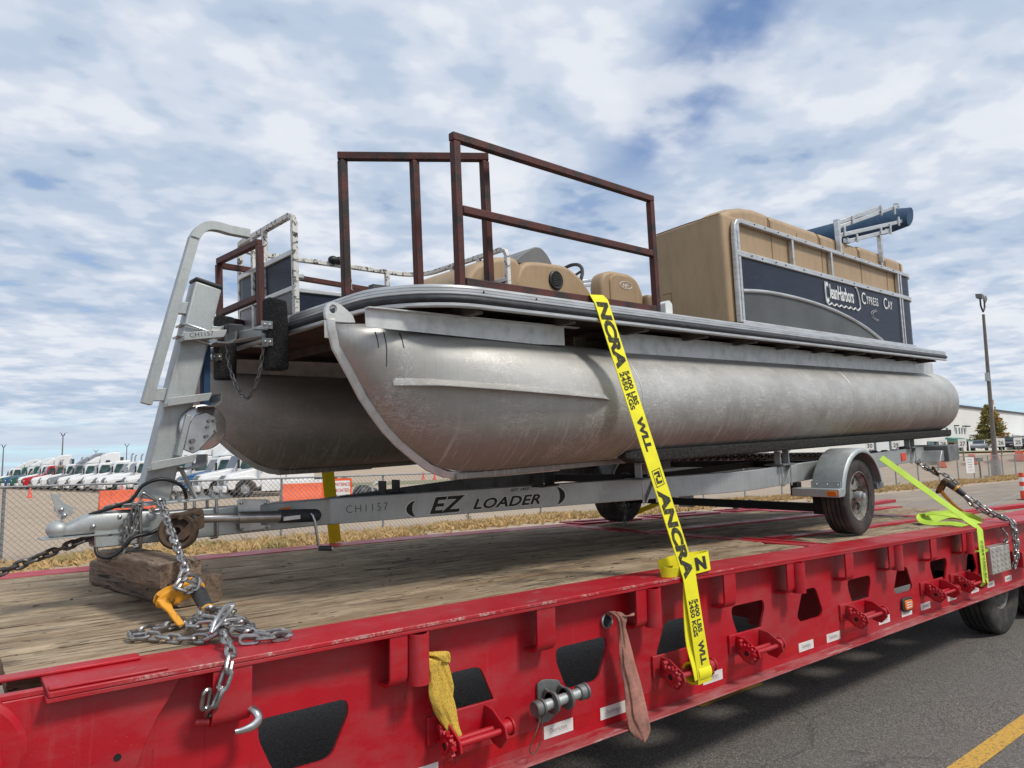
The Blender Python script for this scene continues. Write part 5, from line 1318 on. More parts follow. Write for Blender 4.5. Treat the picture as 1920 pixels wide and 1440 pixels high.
# ================================================================ timbers under the tongue
def timber(label, cx_, cy_, z0, L, W_, H_, rz, seed):
    mb = MB(); rings = []; n = 26
    for i in range(n + 1):
        y = -L / 2 + L * i / n; r_ = []
        base = rounded([(-W_ / 2, 0), (W_ / 2, 0), (W_ / 2, H_), (-W_ / 2, H_)], .018, 3)
        for x, z in base:
            k = 1 if 0 < i < n else .93
            d = .007 * mn.noise(V((x * 22, y * 7, z * 22 + seed))) + .004 * mn.noise(V((x * 60, y * 25, z * 60 + seed)))
            e = .018 * mn.noise(V((x * 25, z * 25, seed))) if i in (0, n) else 0
            r_.append((x * k + d, y + e, max(0, min(H_ + .004, (z - H_ / 2) * k + H_ / 2 + (d if z > .01 else 0)))))
        rings.append(r_)
    o = mb.loft(rings).build('timber_block', 'timber', None, 50)
    o.location = (cx_, cy_, z0); o.rotation_euler = (0, 0, rz)
    return tag(o, label, 'timber block', 'timbers stacked under the trailer tongue')
timber('lower split timber block lying on the deck under another block', .830, 1.60, 1.103, 1.14, .225, .128, math.radians(9), 3)
timber('upper weathered timber block directly under the boat trailer tongue', .712, 1.14, 1.234, .82, .175, .104, math.radians(7), 9)

# ================================================================ chains, binders, straps (world coordinates)
def cthing(name, label, cat, group=None): return thing(name, label, cat, group)
# front chain + binder
C1 = cthing('tie_down_chain', 'bright steel chain from trailer tongue down to the red rail hook, heaped on the deck', 'chain', 'steel chains tying the boat trailer down')
chain([(.777, 1.185, 1.570), (.777, 1.165, 1.551), (.777, 1.09, 1.509), (.771, .98, 1.457), (.766, .84, 1.399), (.759, .71, 1.350), (.754, .63, 1.312)], .036, .0072, 'chain', C1, twist=.22, jitter=.12)
chain([(.754, .63, 1.312), (.74, .61, 1.285), (.71, .60, 1.262), (.72, .59, 1.240), (.77, .60, 1.238), (.80, .61, 1.255), (.79, .61, 1.28), (.755, .61, 1.29)], .036, .0072, 'chain', C1, jitter=.5)
zt_ = 1.118
def heap(path, **k): chain([(x, y, z) for x, y, z in path], .050, .0072, 'chain', C1, jitter=.45, **k)
heap([(.88, .66, 1.12), (.80, .62, 1.125), (.73, .60, 1.118), (.66, .60, 1.118), (.60, .575, 1.118), (.55, .535, 1.118), (.545, .48, 1.118), (.60, .46, 1.12), (.63, .40, 1.118), (.655, .34, 1.118), (.70, .31, 1.118), (.73, .27, 1.12), (.755, .24, 1.125), (.775, .25, 1.14)])
heap([(.80, .40, 1.13), (.83, .30, 1.14), (.86, .24, 1.13), (.90, .20, 1.12), (.95, .17, 1.118), (.985, .15, 1.118), (.97, .11, 1.118), (.91, .12, 1.118), (.86, .14, 1.118), (.82, .15, 1.120)])
heap([(.79, .50, 1.17), (.76, .43, 1.185), (.74, .36, 1.175), (.77, .31, 1.165), (.81, .29, 1.18), (.85, .33, 1.185), (.85, .40, 1.175), (.81, .44, 1.18), (.78, .40, 1.20)])
heap([(.74, .45, 1.15), (.70, .38, 1.15), (.72, .31, 1.155), (.77, .27, 1.16), (.84, .25, 1.16), (.88, .30, 1.145)])
heap([(.84, .46, 1.15), (.90, .38, 1.135), (.91, .30, 1.125), (.87, .22, 1.13), (.80, .20, 1.14)])
heap([(.79, .27, 1.145), (.775, .20, 1.135), (.765, .12, 1.128), (.752, .04, 1.122), (.738, -.012, 1.10), (.722, -.024, 1.06), (.705, -.02, 1.01), (.688, -.008, .965), (.684, .03, .935)])
heap([(.672, .0, 1.03), (.662, .005, .99), (.668, .02, .95)])
C1h = MB(); 
hp = catmull([(.76, .06, .935), (.80, .03, .935), (.822, .0, .922), (.828, -.012, .902), (.812, -.018, .888), (.785, -.020, .882), (.752, -.018, .880)], 6)
C1h.tube(hp, [.009 + .008 * math.sin(PI * min(1, i / (len(hp) - 1) * 1.05)) for i in range(len(hp))], 10, rz=.7)
C1h.build('grab_hook', 'zinc', C1, 60)
MB().tube(catmull([(.74, .22, 1.145), (.77, .24, 1.165), (.82, .29, 1.195), (.84, .31, 1.215), (.81, .29, 1.215), (.76, .24, 1.18), (.74, .22, 1.145)], 5), .0080, 10).build('chain_ring', 'zinc', C1, 60)
def binder(o, ax, side, label, barrel_mat, head, L=.26):
    """load binder: head at o, barrel along ax, lever along side"""
    B = cthing('load_binder', label, 'load binder', 'ratchet load binders on the tie-down chains')
    return B
B1 = cthing('load_binder', 'orange-yellow ratchet load binder with black sleeve lying over the timbers', 'load binder', 'ratchet load binders on the tie-down chains')
hd = [(.655, 1.188), (.664, 1.218), (.695, 1.236), (.725, 1.245), (.765, 1.262), (.800, 1.268), (.828, 1.258), (.838, 1.238), (.826, 1.216), (.80, 1.205), (.765, 1.200), (.735, 1.182), (.70, 1.176), (.665, 1.176)]
MB().prism(rounded(hd, .01, 2), (0, .655, 0), (1, 0, 0), (0, 0, 1), (0, .012, 0)).build('binder_head', 'binder', B1, 40, .004)
MB().prism(rounded(hd, .01, 2), (0, .700, .008), (1, 0, 0), (0, 0, 1), (0, .012, 0)).build('binder_head', 'binder', B1, 40, .004)
MB().prism([(a, b) for a, b in hd[1:7]] + [(.82, 1.250), (.76, 1.245), (.70, 1.222)], (0, .662, .003), (1, 0, 0), (0, 0, 1), (0, .045, .004)).build('binder_bridge', 'binder', B1, 40, .002)
g_ = []
for i in range(12):
    a = 2 * PI * i / 12
    for rr, da in ((.036, 0), (.036, .2), (.029, .28), (.029, .48)): g_.append((.795 + rr * math.cos(a + da), 1.236 + rr * math.sin(a + da)))
MB().prism(g_, (0, .669, 0), (1, 0, 0), (0, 0, 1), (0, .030, 0)).build('binder_gear', 'rusty', B1, 40)
MB().cyl((.713, .652, 1.205), (.713, .646, 1.205), .012, 12).cyl((.738, .653, 1.192), (.738, .6525, 1.192), .007, 10).build('binder_rivet', 'binder', B1, 40)
MB().tube([(.800, .665, 1.232), (.805, .62, 1.218), (.803, .55, 1.196), (.798, .475, 1.176)], [.024, .029, .027, .024], 20).build('binder_sleeve', 'grip', B1, 50)
MB().tube([(.798, .475, 1.176), (.797, .462, 1.172)], [.027, .026], 20).build('binder_collar', 'binder', B1, 50)
MB().tube([(.797, .46, 1.17), (.79, .40, 1.16), (.785, .36, 1.16)], .010, 10).build('binder_screw', 'zinc', B1, 50)
lv = MB(); 
for p, q in (((.672, .645, 1.205), (.690, .615, 1.13)),):
    rings = []
    for t_, w_, h_ in ((0, .034, .014), (.25, .030, .013), (.45, .019, .012), (.7, .022, .012), (.92, .022, .011), (1, .018, .010)):
        c_ = V((.672, .643, 1.212)).lerp(V((.728, .560, 1.118)), t_); a_ = V((1, .3, .1)).normalized() * w_; n_ = V((.2, -.6, .7)).normalized() * h_
        rings.append([c_ - a_ / 1.6 - n_ / 2, c_ + a_ / 1.6 - n_ / 2, c_ + a_ / 1.6 + n_ / 2, c_ - a_ / 1.6 + n_ / 2])
    lv.loft(rings)
lv.build('binder_lever', 'binder', B1, 50, .004)
# chain leaving to the left
C2 = cthing('tie_down_chain', 'dark taut chain running from under the coupler to the left edge', 'chain', 'steel chains tying the boat trailer down')
chain([(.60, 1.28, 1.425), (.50, 1.28, 1.415), (.20, 1.30, 1.300), (-.45, 1.33, 1.06)], .036, .0078, 'chain_dark', C2, twist=.35, jitter=.1)
# rear chains and binder
C3 = cthing('tie_down_chain', 'double run of shiny chain over the flatbed edge behind the boat trailer', 'chain', 'steel chains tying the boat trailer down')
def ch3(p, **k): chain(p, .048, .0078, 'chain', C3, jitter=.3, **k)
ch3([(7.86, .84, 1.69), (7.86, .74, 1.60), (7.86, .66, 1.53), (7.86, .60, 1.485)])
ch3([(7.86, .84, 1.66), (7.84, .72, 1.56), (7.87, .64, 1.50), (7.86, .57, 1.50), (7.87, .50, 1.46), (7.86, .43, 1.40)])
ch3([(7.85, .31, 1.265), (7.85, .24, 1.19), (7.85, .15, 1.115), (7.83, .06, 1.085), (7.81, .0, 1.055), (7.80, -.022, 1.0), (7.80, -.02, .86), (7.79, -.02, .68), (7.78, -.0, .64)])
ch3([(7.86, .38, 1.27), (7.86, .32, 1.19), (7.86, .24, 1.13), (7.87, .15, 1.09), (7.86, .06, 1.07), (7.84, -.01, 1.055), (7.84, -.025, .98), (7.84, -.025, .84), (7.83, -.02, .69), (7.78, -.01, .63)])
ch3([(7.87, .30, 1.215), (7.88, .22, 1.17), (7.87, .13, 1.11), (7.87, .03, 1.075), (7.87, -.02, 1.03), (7.88, -.02, .90), (7.87, -.02, .78)])
ch3([(7.66, .03, 1.01), (7.67, .0, .95), (7.68, .0, .90), (7.66, -.0, .865), (7.63, 0, .875)])
MB().tube(catmull([(7.86, .60, 1.485), (7.83, .61, 1.53), (7.86, .64, 1.56), (7.90, .66, 1.54), (7.88, .64, 1.50), (7.86, .60, 1.475)], 5), .011, 10).build('grab_hook', 'rusty', C3, 60)
B2 = cthing('load_binder', 'dirty orange load binder with long lever hanging on the rear chain', 'load binder', 'ratchet load binders on the tie-down chains')
MB().prism(rounded([(.52, 1.405), (.555, 1.425), (.61, 1.36), (.625, 1.315), (.60, 1.295), (.575, 1.31)], .01, 2), (7.82, 0, 0), (0, 1, 0), (0, 0, 1), (.012, 0, 0)).prism(rounded([(.52, 1.405), (.555, 1.425), (.61, 1.36), (.625, 1.315), (.60, 1.295), (.575, 1.31)], .01, 2), (7.87, 0, 0), (0, 1, 0), (0, 0, 1), (.012, 0, 0)).build('binder_head', 'binder_rust', B2, 40, .003)
MB().cyl((7.815, .54, 1.405), (7.888, .54, 1.405), .032, 14).cyl((7.82, .61, 1.31), (7.885, .61, 1.31), .014, 10).build('binder_gear', 'binder_rust', B2, 40)
MB().tube([(7.85, .555, 1.43), (7.85, .50, 1.39), (7.85, .43, 1.335), (7.85, .375, 1.285)], [.030, .034, .030, .026], 18).build('binder_sleeve', 'grip', B2, 50)
MB().tube([(7.85, .448, 1.352), (7.85, .432, 1.338)], .033, 18).build('sleeve_band', 'binder', B2, 50)
MB().tube([(7.85, .37, 1.28), (7.85, .32, 1.235)], .012, 10).build('binder_screw', 'zinc', B2, 50)
MB().tube([(7.85, .585, 1.325), (7.84, .55, 1.28), (7.83, .47, 1.19), (7.83, .36, 1.07 + .03)], [.020, .018, .014, .010], 12).build('binder_lever', 'binder', B2, 50)
C4 = cthing('tie_down_chain', 'black chain stretched above the boat trailer rail behind the fender', 'chain', 'steel chains tying the boat trailer down')
chain([bw(2.6, .60, -.785), bw(4.6, .60, -.872), bw(6.35, .62, -.935), bw(6.6, .35, -.93)], .055, .0085, 'chain_dark', C4)
C5 = cthing('tie_down_chain', 'short rusty chain hanging from the axle down to the deck', 'chain', 'steel chains tying the boat trailer down')
chain([(5.02, 2.2, 1.30), (4.97, 2.2, 1.20), (4.95, 2.2, 1.10)], .045, .007, 'chain_dark', C5, jitter=.3)

# ---- straps
def ribbon(name, mat, parent, pts, wdir, w, th=.004, n=6, curve=False):
    P_ = [V(p) for p in pts]
    if curve: P_ = catmull(P_, n)
    rings = []
    for i, p in enumerate(P_):
        a = P_[max(0, i - 1)]; b = P_[min(len(P_) - 1, i + 1)]; d = (b - a).normalized()
        wd = wdir[min(i, len(wdir) - 1)] if isinstance(wdir, list) else wdir
        wd = V(wd); wd = (wd - d * wd.dot(d)).normalized(); nn = d.cross(wd)
        rings.append([p - wd * w / 2 - nn * th / 2, p + wd * w / 2 - nn * th / 2, p + wd * w / 2 + nn * th / 2, p - wd * w / 2 + nn * th / 2])
    return MB().loft(rings).build(name, mat, parent, 40)
S1 = thing('ratchet_strap', 'wide yellow printed strap over the near side of the pontoon boat', 'strap', 'yellow straps over the boat')
s0 = bw(1.225, .16, .155); s1 = bw(1.225, .018, .150); s1b = bw(1.225, -.012, .112); s2 = V((3.045, -.012, 1.105)); s3 = V((3.075, -.055, .60)); 
WD = V((1, 0, .10))
ribbon('strap_webbing', 'yellow', S1, [s0, s1, s1b, s2, s3, V((3.08, -.05, .57)), V((3.08, .0, .56))], [WD, WD, WD, V((1, 0, .1)), V((1, 0, .02)), V((1, 0, 0)), V((1, 0, 0))], .105, .004)
ribbon('strap_webbing', 'yellow', S1, [V((3.06, -.006, 1.098)), V((3.04, -.010, .95)), V((3.03, -.022, .78)), V((3.04, -.045, .66)), V((3.05, -.05, .60))], V((1, 0, 0)), .10, .004, curve=True)
ribbon('strap_tail', 'yellow', S1, [(3.07, .004, 1.150), (3.13, -.006, 1.152), (3.20, -.008, 1.156), (3.235, .0, 1.158), (3.245, .03, 1.158), (3.20, .07, 1.152), (3.05, .09, 1.145), (2.95, .10, 1.13)], V((.03, .12, 1)), .095, .005, curve=True)
ribbon('strap_tail', 'yellow', S1, [(3.04, .02, 1.122), (2.98, .005, 1.124), (2.925, .008, 1.126), (2.905, .03, 1.128), (2.93, .06, 1.126), (3.02, .08, 1.122)], V((.1, -.3, 1)), .05, .004, curve=True)
ribbon('strap_roll', 'yellow', S1, [V((3.08 + 0 * i, -.005 + .052 * math.cos(a), .615 + .050 * math.sin(a))) for i, a in enumerate([2 * PI * k / 14 for k in range(15)])], V((1, 0, 0)), .10, .012)
d1 = (s2 - s1b).normalized(); nrm = d1.cross(WD).normalized()
if nrm.y > 0: nrm = -nrm
L1 = (s2 - s1b).length
def stext(s, size, dist, off, base0=s1b, dd=None, nn=None, wv=None, **k):
    dd = dd or d1; nn = nn or nrm; up_ = nn.cross(dd)
    p = base0 + dd * dist + up_ * off + nn * .0032
    return text(s, size, k.pop('mat', 'ink_worn'), S1, p, dd, up_, 'strap_lettering', depth=.0003, **k)
# width direction of the letters' tops points to +x
up1 = nrm.cross(d1)
sg_ = 1 if up1.x > 0 else -1
def sline(a, size, txt, off=-.036, **k): stext(txt, size, a, off if sg_ > 0 else off, **k)
vis = lambda v_: s1b.z - (s1b.z - s2.z) * v_
sline(-.005, .100, 'NCRA', -.035, bold=.055, sx=1.30, shear=.18)
sline(.385, .047, '5400 LBS', .002, bold=.035, sx=1.05)
sline(.385, .047, '2450 KGS', -.038, bold=.035, sx=1.05)
sline(.635, .066, 'WLL', -.020, bold=.05, sx=1.35, shear=.1)
sline(1.035, .100, 'ANCRA', -.035, bold=.055, sx=1.33, shear=.18)
fr = MB()
for a0, a1, o0, o1 in ((0.920, 1.010, -0.034, -0.03), (0.920, 1.010, 0.03, 0.034), (0.920, 0.924, -0.03, 0.03), (1.006, 1.010, -0.03, 0.03), (0.933, 0.945, -0.022, 0.012), (0.933, 0.967, 0.006, 0.022), (0.961, 0.995, -0.022, -0.006), (0.983, 0.997, -0.006, 0.022), (0.953, 0.961, -0.01, 0.01)):
    for (A_, B_) in ((a0, a1),):
        q = [s1b + d1 * A_ + up1 * o0 + nrm * .0032, s1b + d1 * B_ + up1 * o0 + nrm * .0032, s1b + d1 * B_ + up1 * o1 + nrm * .0032, s1b + d1 * A_ + up1 * o1 + nrm * .0032]
        fr.add(q, [(0, 1, 2, 3)])
fr.build('strap_emblem', 'ink_worn', S1, 0)
d2 = (s3 - s2).normalized(); n2 = V((0, -1, 0)); n2 = (n2 - d2 * n2.dot(d2)).normalized()
stext('5400 LBS', .044, .125, .004, s2, d2, n2, bold=.035)
stext('2450 KGS', .044, .125, -.036, s2, d2, n2, bold=.035)
stext('WLL', .058, .335, -.012, s2, d2, n2, bold=.05, sx=.95)
text('N', .085, 'ink', S1, (3.108, -.0125, 1.122), (1, -.05, .04), (0, .12, 1), 'strap_lettering', bold=.05, sx=1.3, depth=.0015)
S2 = thing('ratchet_strap', 'shaded yellow strap on the far side reaching down beyond the tongue', 'strap', 'yellow straps over the boat')
ribbon('strap_webbing', 'yellow', S2, [bw(.95, 2.60, .10), (2.47, 3.03, 1.105)], V((1, .0, 0)), .10, .004)
S3 = thing('ratchet_strap', 'slanting yellow strap end behind the far boat trailer wheel', 'strap', 'yellow straps over the boat')
ribbon('strap_webbing', 'yellow', S3, [(5.80, 2.95, 1.10), (6.15, 2.6, 1.30)], V((1, .0, -.6)), .07, .004)
S4 = thing('ratchet_strap', 'narrow lime green strap from the boat trailer rail to the rear winch', 'strap')
e0 = bw(5.3, .16, -.93); e1 = V((7.03, -.006, 1.045)); e2 = V((6.93, -.05, .60))
ribbon('strap_webbing', 'lime', S4, [e0, e0.lerp(e1, .5), e0.lerp(e1, .9), e1], [V((1, -.55, .30)), V((1, -.5, .28)), V((1, -.4, .2)), V((1, -.2, .05))], .066, .004)
ribbon('strap_webbing', 'lime', S4, [e1 + V((0, .004, .004)), e1 + V((0, -.003, -.01)), e2, V((6.92, -.02, .57))], [V((1, .0, .0)), V((1, -.1, 0)), V((1, -.1, 0)), V((1, -.1, 0))], .098, .004)
ribbon('strap_tail', 'lime', S4, [(7.02, .10, 1.06), (7.05, .22, 1.075), (7.02, .36, 1.07), (7.08, .46, 1.085), (7.15, .50, 1.12), (7.20, .42, 1.15), (7.2, .30, 1.14), (7.25, .18, 1.11), (7.22, .06, 1.07)], V((1, .3, .25)), .10, .004, curve=True)
ribbon('strap_tail', 'lime', S4, [(7.15, .46, 1.07), (7.28, .44, 1.10), (7.4, .36, 1.13), (7.42, .22, 1.11), (7.32, .08, 1.065)], V((.5, .3, .6)), .09, .004, curve=True)
ribbon('strap_tail', 'lime', S4, [(6.88, .05, 1.02), (6.87, .03, .95), (6.90, .035, .87), (7.00, .03, .85), (7.12, .02, .84), (7.16, .0, .86)], V((.2, .9, .1)), .06, .004, curve=True)
d3 = (e2 - e1).normalized(); n3 = V((0, -1, 0)); n3 = (n3 - d3 * n3.dot(d3)).normalized(); u3 = n3.cross(d3)
text('CGR4"5500LBS', .062, 'ink', S4, e1 + d3 * .10 - u3 * .022 + n3 * .011, d3, u3, 'strap_lettering', bold=.004, sx=.80, depth=.0003)

# ---- cloths in the rings
def cloth(name, mat, label, layers):
    root = None
    for prof, seed, fold, nf in layers:
        rings = []; P_ = catmull([(cx_, cy_, z) for cx_, cy_, z, w_, d_ in prof], 5); WW = catmull([(w_, d_, 0) for cx_, cy_, z, w_, d_ in prof], 5)
        for i, (p, w) in enumerate(zip(P_, WW)):
            r_ = []; n = 44
            for j in range(n):
                a = 2 * PI * j / n
                k = 1 + fold * math.sin(nf * a + seed + 2.2 * mn.noise(V((p.z * 6, seed, a * .3)))) + .35 * fold * math.sin(2 * nf * a + seed * 3 + p.z * 14) + .25 * mn.noise(V((math.cos(a) * 1.3, math.sin(a) * 1.3 + seed, p.z * 9)))
                wx_, dy_ = max(.002, w.x), max(.002, w.y)
                r_.append((p.x + wx_ * math.cos(a) * k, p.y + dy_ * math.sin(a) * k, p.z + .012 * mn.noise(V((a, p.z * 12, seed)))))
            rings.append(r_)
        o = MB().loft(rings).build(name if root is None else 'cloth_flap', mat, root, 70)
        if root is None: root = tag(o, label, 'cloth', 'cloths stuffed into the side of the flatbed')
    return root
cloth('mesh_cloth', 'mesh_cloth', 'yellow mesh cloth hanging from a ring in the red side',
      [([(1.480, .085, .955, .016, .010), (1.498, .055, .970, .030, .014), (1.522, .034, .958, .042, .018), (1.520, .030, .92, .030, .015), (1.532, .030, .87, .038, .016), (1.545, .03, .81, .044, .017), (1.565, .03, .75, .040, .015), (1.590, .03, .69, .028, .012), (1.615, .02, .65, .016, .008), (1.640, .015, .615, .003, .003)], 2.0, .20, 5),
       ([(1.535, .045, .955, .018, .008), (1.556, .040, .93, .022, .009), (1.575, .040, .88, .024, .010), (1.592, .040, .83, .022, .008), (1.598, .040, .79, .012, .006), (1.600, .04, .765, .003, .003)], 6.0, .25, 4),
       ([(1.50, .04, .975, .02, .012), (1.54, .028, .968, .034, .016), (1.565, .028, .945, .022, .010), (1.59, .03, .935, .004, .004)], 8.0, .22, 4)])
cloth('work_rag', 'rag', 'long grubby pink rag hanging from a ring in the red side',
      [([(2.535, .09, .962, .014, .010), (2.545, .05, .980, .024, .016), (2.558, .02, .958, .030, .018), (2.560, .018, .915, .018, .014), (2.572, .02, .86, .024, .015), (2.585, .02, .78, .036, .016), (2.598, .01, .68, .048, .017), (2.612, .0, .58, .060, .017), (2.626, -.005, .48, .066, .015), (2.645, -.008, .425, .050, .012), (2.652, -.008, .392, .022, .008), (2.652, -.008, .376, .004, .004)], 5.0, .16, 5),
       ([(2.56, .01, .965, .016, .012), (2.60, .0, .962, .018, .012), (2.625, .0, .970, .006, .006)], 3.0, .2, 3)])
# ================================================================ chain-link fence
FY = 14.9
FN = thing('chain_link_fence', 'long grey chain-link fence with round posts running behind the flatbed', 'fence')
px_ = []; x = -4.65
while x < 47: px_.append(x); x += 2.775
x = 48.15
while x < 120: px_.append(x); x += 2.52
for x in px_:
    o = MB().cyl((x, FY, 0), (x, FY, 1.47), .030 if x < 30 else .035, 10).sph((x, FY, 1.475), .034, 5).build('fence_post', 'fence_post', FN, 60)
MB().cyl((-8, FY - .04, 1.475), (130, FY - .04, 1.475), .021, 8).build('top_rail', 'fence_post', FN, 60)
fb_ = MB(); cell = .115; Hh = 1.43; w_ = .0034
def wire(x0, s_, x1=None):
    a = V((x0, FY - .045 - .004 * s_, .03)); b = V((x0 + s_ * Hh, FY - .045 - .004 * s_, .03 + Hh))
    ux = V((1, 0, -s_)).normalized() * w_; uy = V((0, 1, 0)) * w_
    fb_.v.extend([tuple(a - ux), tuple(a + ux - uy), tuple(a + ux + uy), tuple(b - ux), tuple(b + ux - uy), tuple(b + ux + uy)])
    n = len(fb_.v) - 6; fb_.f.extend([(n, n + 1, n + 4, n + 3), (n + 1, n + 2, n + 5, n + 4), (n + 2, n, n + 3, n + 5)])
x = -8.0
while x < 75:
    wire(x, 1); wire(x + Hh, -1); x += cell
tag(fb_.build('wire_mesh', 'wire', FN, 0, fixn=False), kind='stuff')
# ---- signs on the fence
def fsign(label, x0, x1, z0, z1, lines, board, ink, size, frame_=None, tilt=0):
    t_ = thing('fence_sign', label, 'sign', loc=((x0 + x1) / 2, FY - .09, z0))
    w2 = (x1 - x0) / 2
    MB().prism(rounded([(-w2, 0), (w2, 0), (w2, z1 - z0), (-w2, z1 - z0)], .03, 3), (0, 0, 0), (1, 0, tilt), (0, 0, 1), (0, .006, 0)).build('sign_board', frame_ or board, t_, 0)
    if frame_: MB().prism(rounded([(-w2 + .05, -.0), (w2 - .05, 0), (w2 - .05, z1 - z0 - .06), (-w2 + .05, z1 - z0 - .06)], .03, 3), (0, -.002, 0), (1, 0, 0), (0, 0, 1), (0, .0015, 0)).build('sign_face', board, t_, 0)
    for s_, z, ik, sz in lines: text(s_, sz, ik, t_, (0, -.004, z), (1, 0, tilt), (0, 0, 1), 'sign_lettering', bold=.02, align='CENTER', sx=.82)
    return t_
MT['signred'] = simple('red_sign_print', (.62, .05, .04), .5)
fsign('white sign with orange border and red words hanging behind the yellow strap', 7.47, 8.27, .45, 1.425, [('YOUR PATIENCE', .78, 'signred', .115), ('IS APPRECIATED.', .63, 'signred', .115), ('PLEASE WAIT', .47, 'ink', .125), ('FOR', .30, 'ink', .125)], 'white', 'signred', .1, 'orange')
o_ = fsign('tall narrow white sign with short grey lines hanging near the light pole', 49.2, 50.55, .42, 1.40, [], 'white', 'ink', .1)
for i, (z, hw) in enumerate(((.83, .38), (.68, .36), (.53, .34), (.38, .32), (.24, .42), (.15, .40))):
    MB().box(-hw, hw, -.004, -.002, z - .025, z + .025 if i < 4 else z - .005).build('sign_line', 'stickertxt', o_, 0)
# ---- dry grass along the fence
gm = MB(); gg = MB(); rg_ = random.Random(3)
def tuft(mb, x, y, h, nb, sp):
    for _ in range(nb):
        a = rg_.uniform(0, 2 * PI); l = h * rg_.uniform(.5, 1.15); dx, dy = math.cos(a) * sp * rg_.uniform(.2, 1), math.sin(a) * sp * rg_.uniform(.2, 1)
        w_ = rg_.uniform(.004, .009) * (1 + x / 25); bx, by = x + dx * .3, y + dy * .3
        n = len(mb.v); c_, s_ = math.cos(a + 1.57) * w_, math.sin(a + 1.57) * w_
        mb.v.extend([(bx - c_, by - s_, 0), (bx + c_, by + s_, 0), (bx + dx * .6, by + dy * .6, l * .8), (bx + dx * 1.5, by + dy * 1.5, l)])
        mb.f.extend([(n, n + 1, n + 2), (n + 1, n + 3, n + 2)])
for i in range(9500):
    x = -4 + 74 * (rg_.random() ** 1.25); y = 13.75 + rg_.gauss(0, .55) + (.25 * math.sin(x * .6))
    if y < 12.6 and rg_.random() < .6: continue
    d_ = mn.noise(V((x * .45, y * .9, 2)))
    if d_ < -.22 and rg_.random() < .8: continue
    tuft(gg if mn.noise(V((x * .8, y, 9))) > .36 else gm, x, y, rg_.uniform(.05, .17) * (1 + .5 * d_), 10, .10)
tag(gm.build('dry_grass', 'grass', None, 0, fixn=False), 'strip of dry yellow grass along the foot of the fence', 'grass', kind='stuff')
tag(gg.build('green_weeds', 'grassgreen', None, 0, fixn=False), 'scattered greenish weeds among the dry grass by the fence', 'weeds', kind='stuff')
sheet('grass_verge', 'verge', 20, 130, 56, 70, .006)

# ================================================================ barriers and cones
def barrier(label, x, y, L, rz=0, H_=.92):
    t_ = thing('traffic_barrier', label, 'barrier', 'orange plastic barriers', (x, y, 0), rz=rz)
    prof = [(-.30, 0), (.30, 0), (.30, .10), (.16, H_ * .42), (.11, H_), (-.11, H_), (-.16, H_ * .42), (-.30, .10)]
    MB().prism(prof, (-L / 2, 0, 0), (0, 1, 0), (0, 0, 1), (L, 0, 0)).build('barrier_body', 'orange', t_, 30, .02)
    for dx in (-L * .3, L * .28): MB().cyl((dx, -.145, H_ * .78), (dx, -.12, H_ * .78), .022, 10).build('drain_plug', 'black', t_, 30)
    MB().box(-L / 2 + .25, -L / 2 + .55, -.32, .32, .0, .07).box(L / 2 - .55, L / 2 - .25, -.32, .32, .0, .07).build('fork_slot', 'conered', t_, 30)
    return t_
barrier('orange plastic barrier just left of the winch post', 6.55, 34.4, 2.3)
barrier('orange plastic barrier behind the tongue, beside the white sign', 14.9, 34.4, 2.4)
for lb_, x_, y_, z_ in (('orange barrier on the right nearest the boat trailer tail', 84.3, 29.4, .19), ('orange barrier beside the tall narrow white fence sign', 87.0, 27.4, .45),
                        ('orange barrier partly hidden by the tall light pole', 88.4, 25.7, .58), ('orange barrier at the right edge of the picture', 89.4, 23.7, .70)):
    barrier(lb_, x_, y_, 2.3, .5, 1.05).location.z = z_
def cone(label, x, y, s=1):
    t_ = thing('traffic_cone', label, 'cone', 'orange traffic cones in the gravel yard', (x, y, 0))
    MB().lathe([(.17 * s, .03), (.15 * s, .05), (.035 * s, .78 * s), (.02 * s, .80 * s), (.001, .80 * s)], (0, 0, 0), (0, 0, 1), 16).build('cone_body', 'conered', t_, 40)
    MB().box(-.2 * s, .2 * s, -.2 * s, .2 * s, 0, .04).build('cone_base', 'conered', t_, 0, .01)
cone('orange traffic cone alone on the gravel at far left', 4.92, 62, 1.0); cone('orange traffic cone in front of the white day-cab trucks', 10.7, 60.0, 1.0)
cone('orange cone seen under the hull, left one', 46.0, 73.5, 1.2); cone('orange cone seen under the hull, right one', 44.5, 68.5, 1.2)
dl = thing('delineator_post', 'red and white striped delineator post at the right edge', 'post', loc=(29.6, 6.25, 0))
for i in range(6): MB().cyl((0, 0, .02 + i * .155), (0, 0, .02 + (i + 1) * .155), .075, 14).build('post_band', 'conered' if i in (0, 1, 3, 5) else 'white', dl, 50)
MB().cyl((0, 0, 0), (0, 0, .03), .2, 16).build('post_base', 'black', dl, 50)

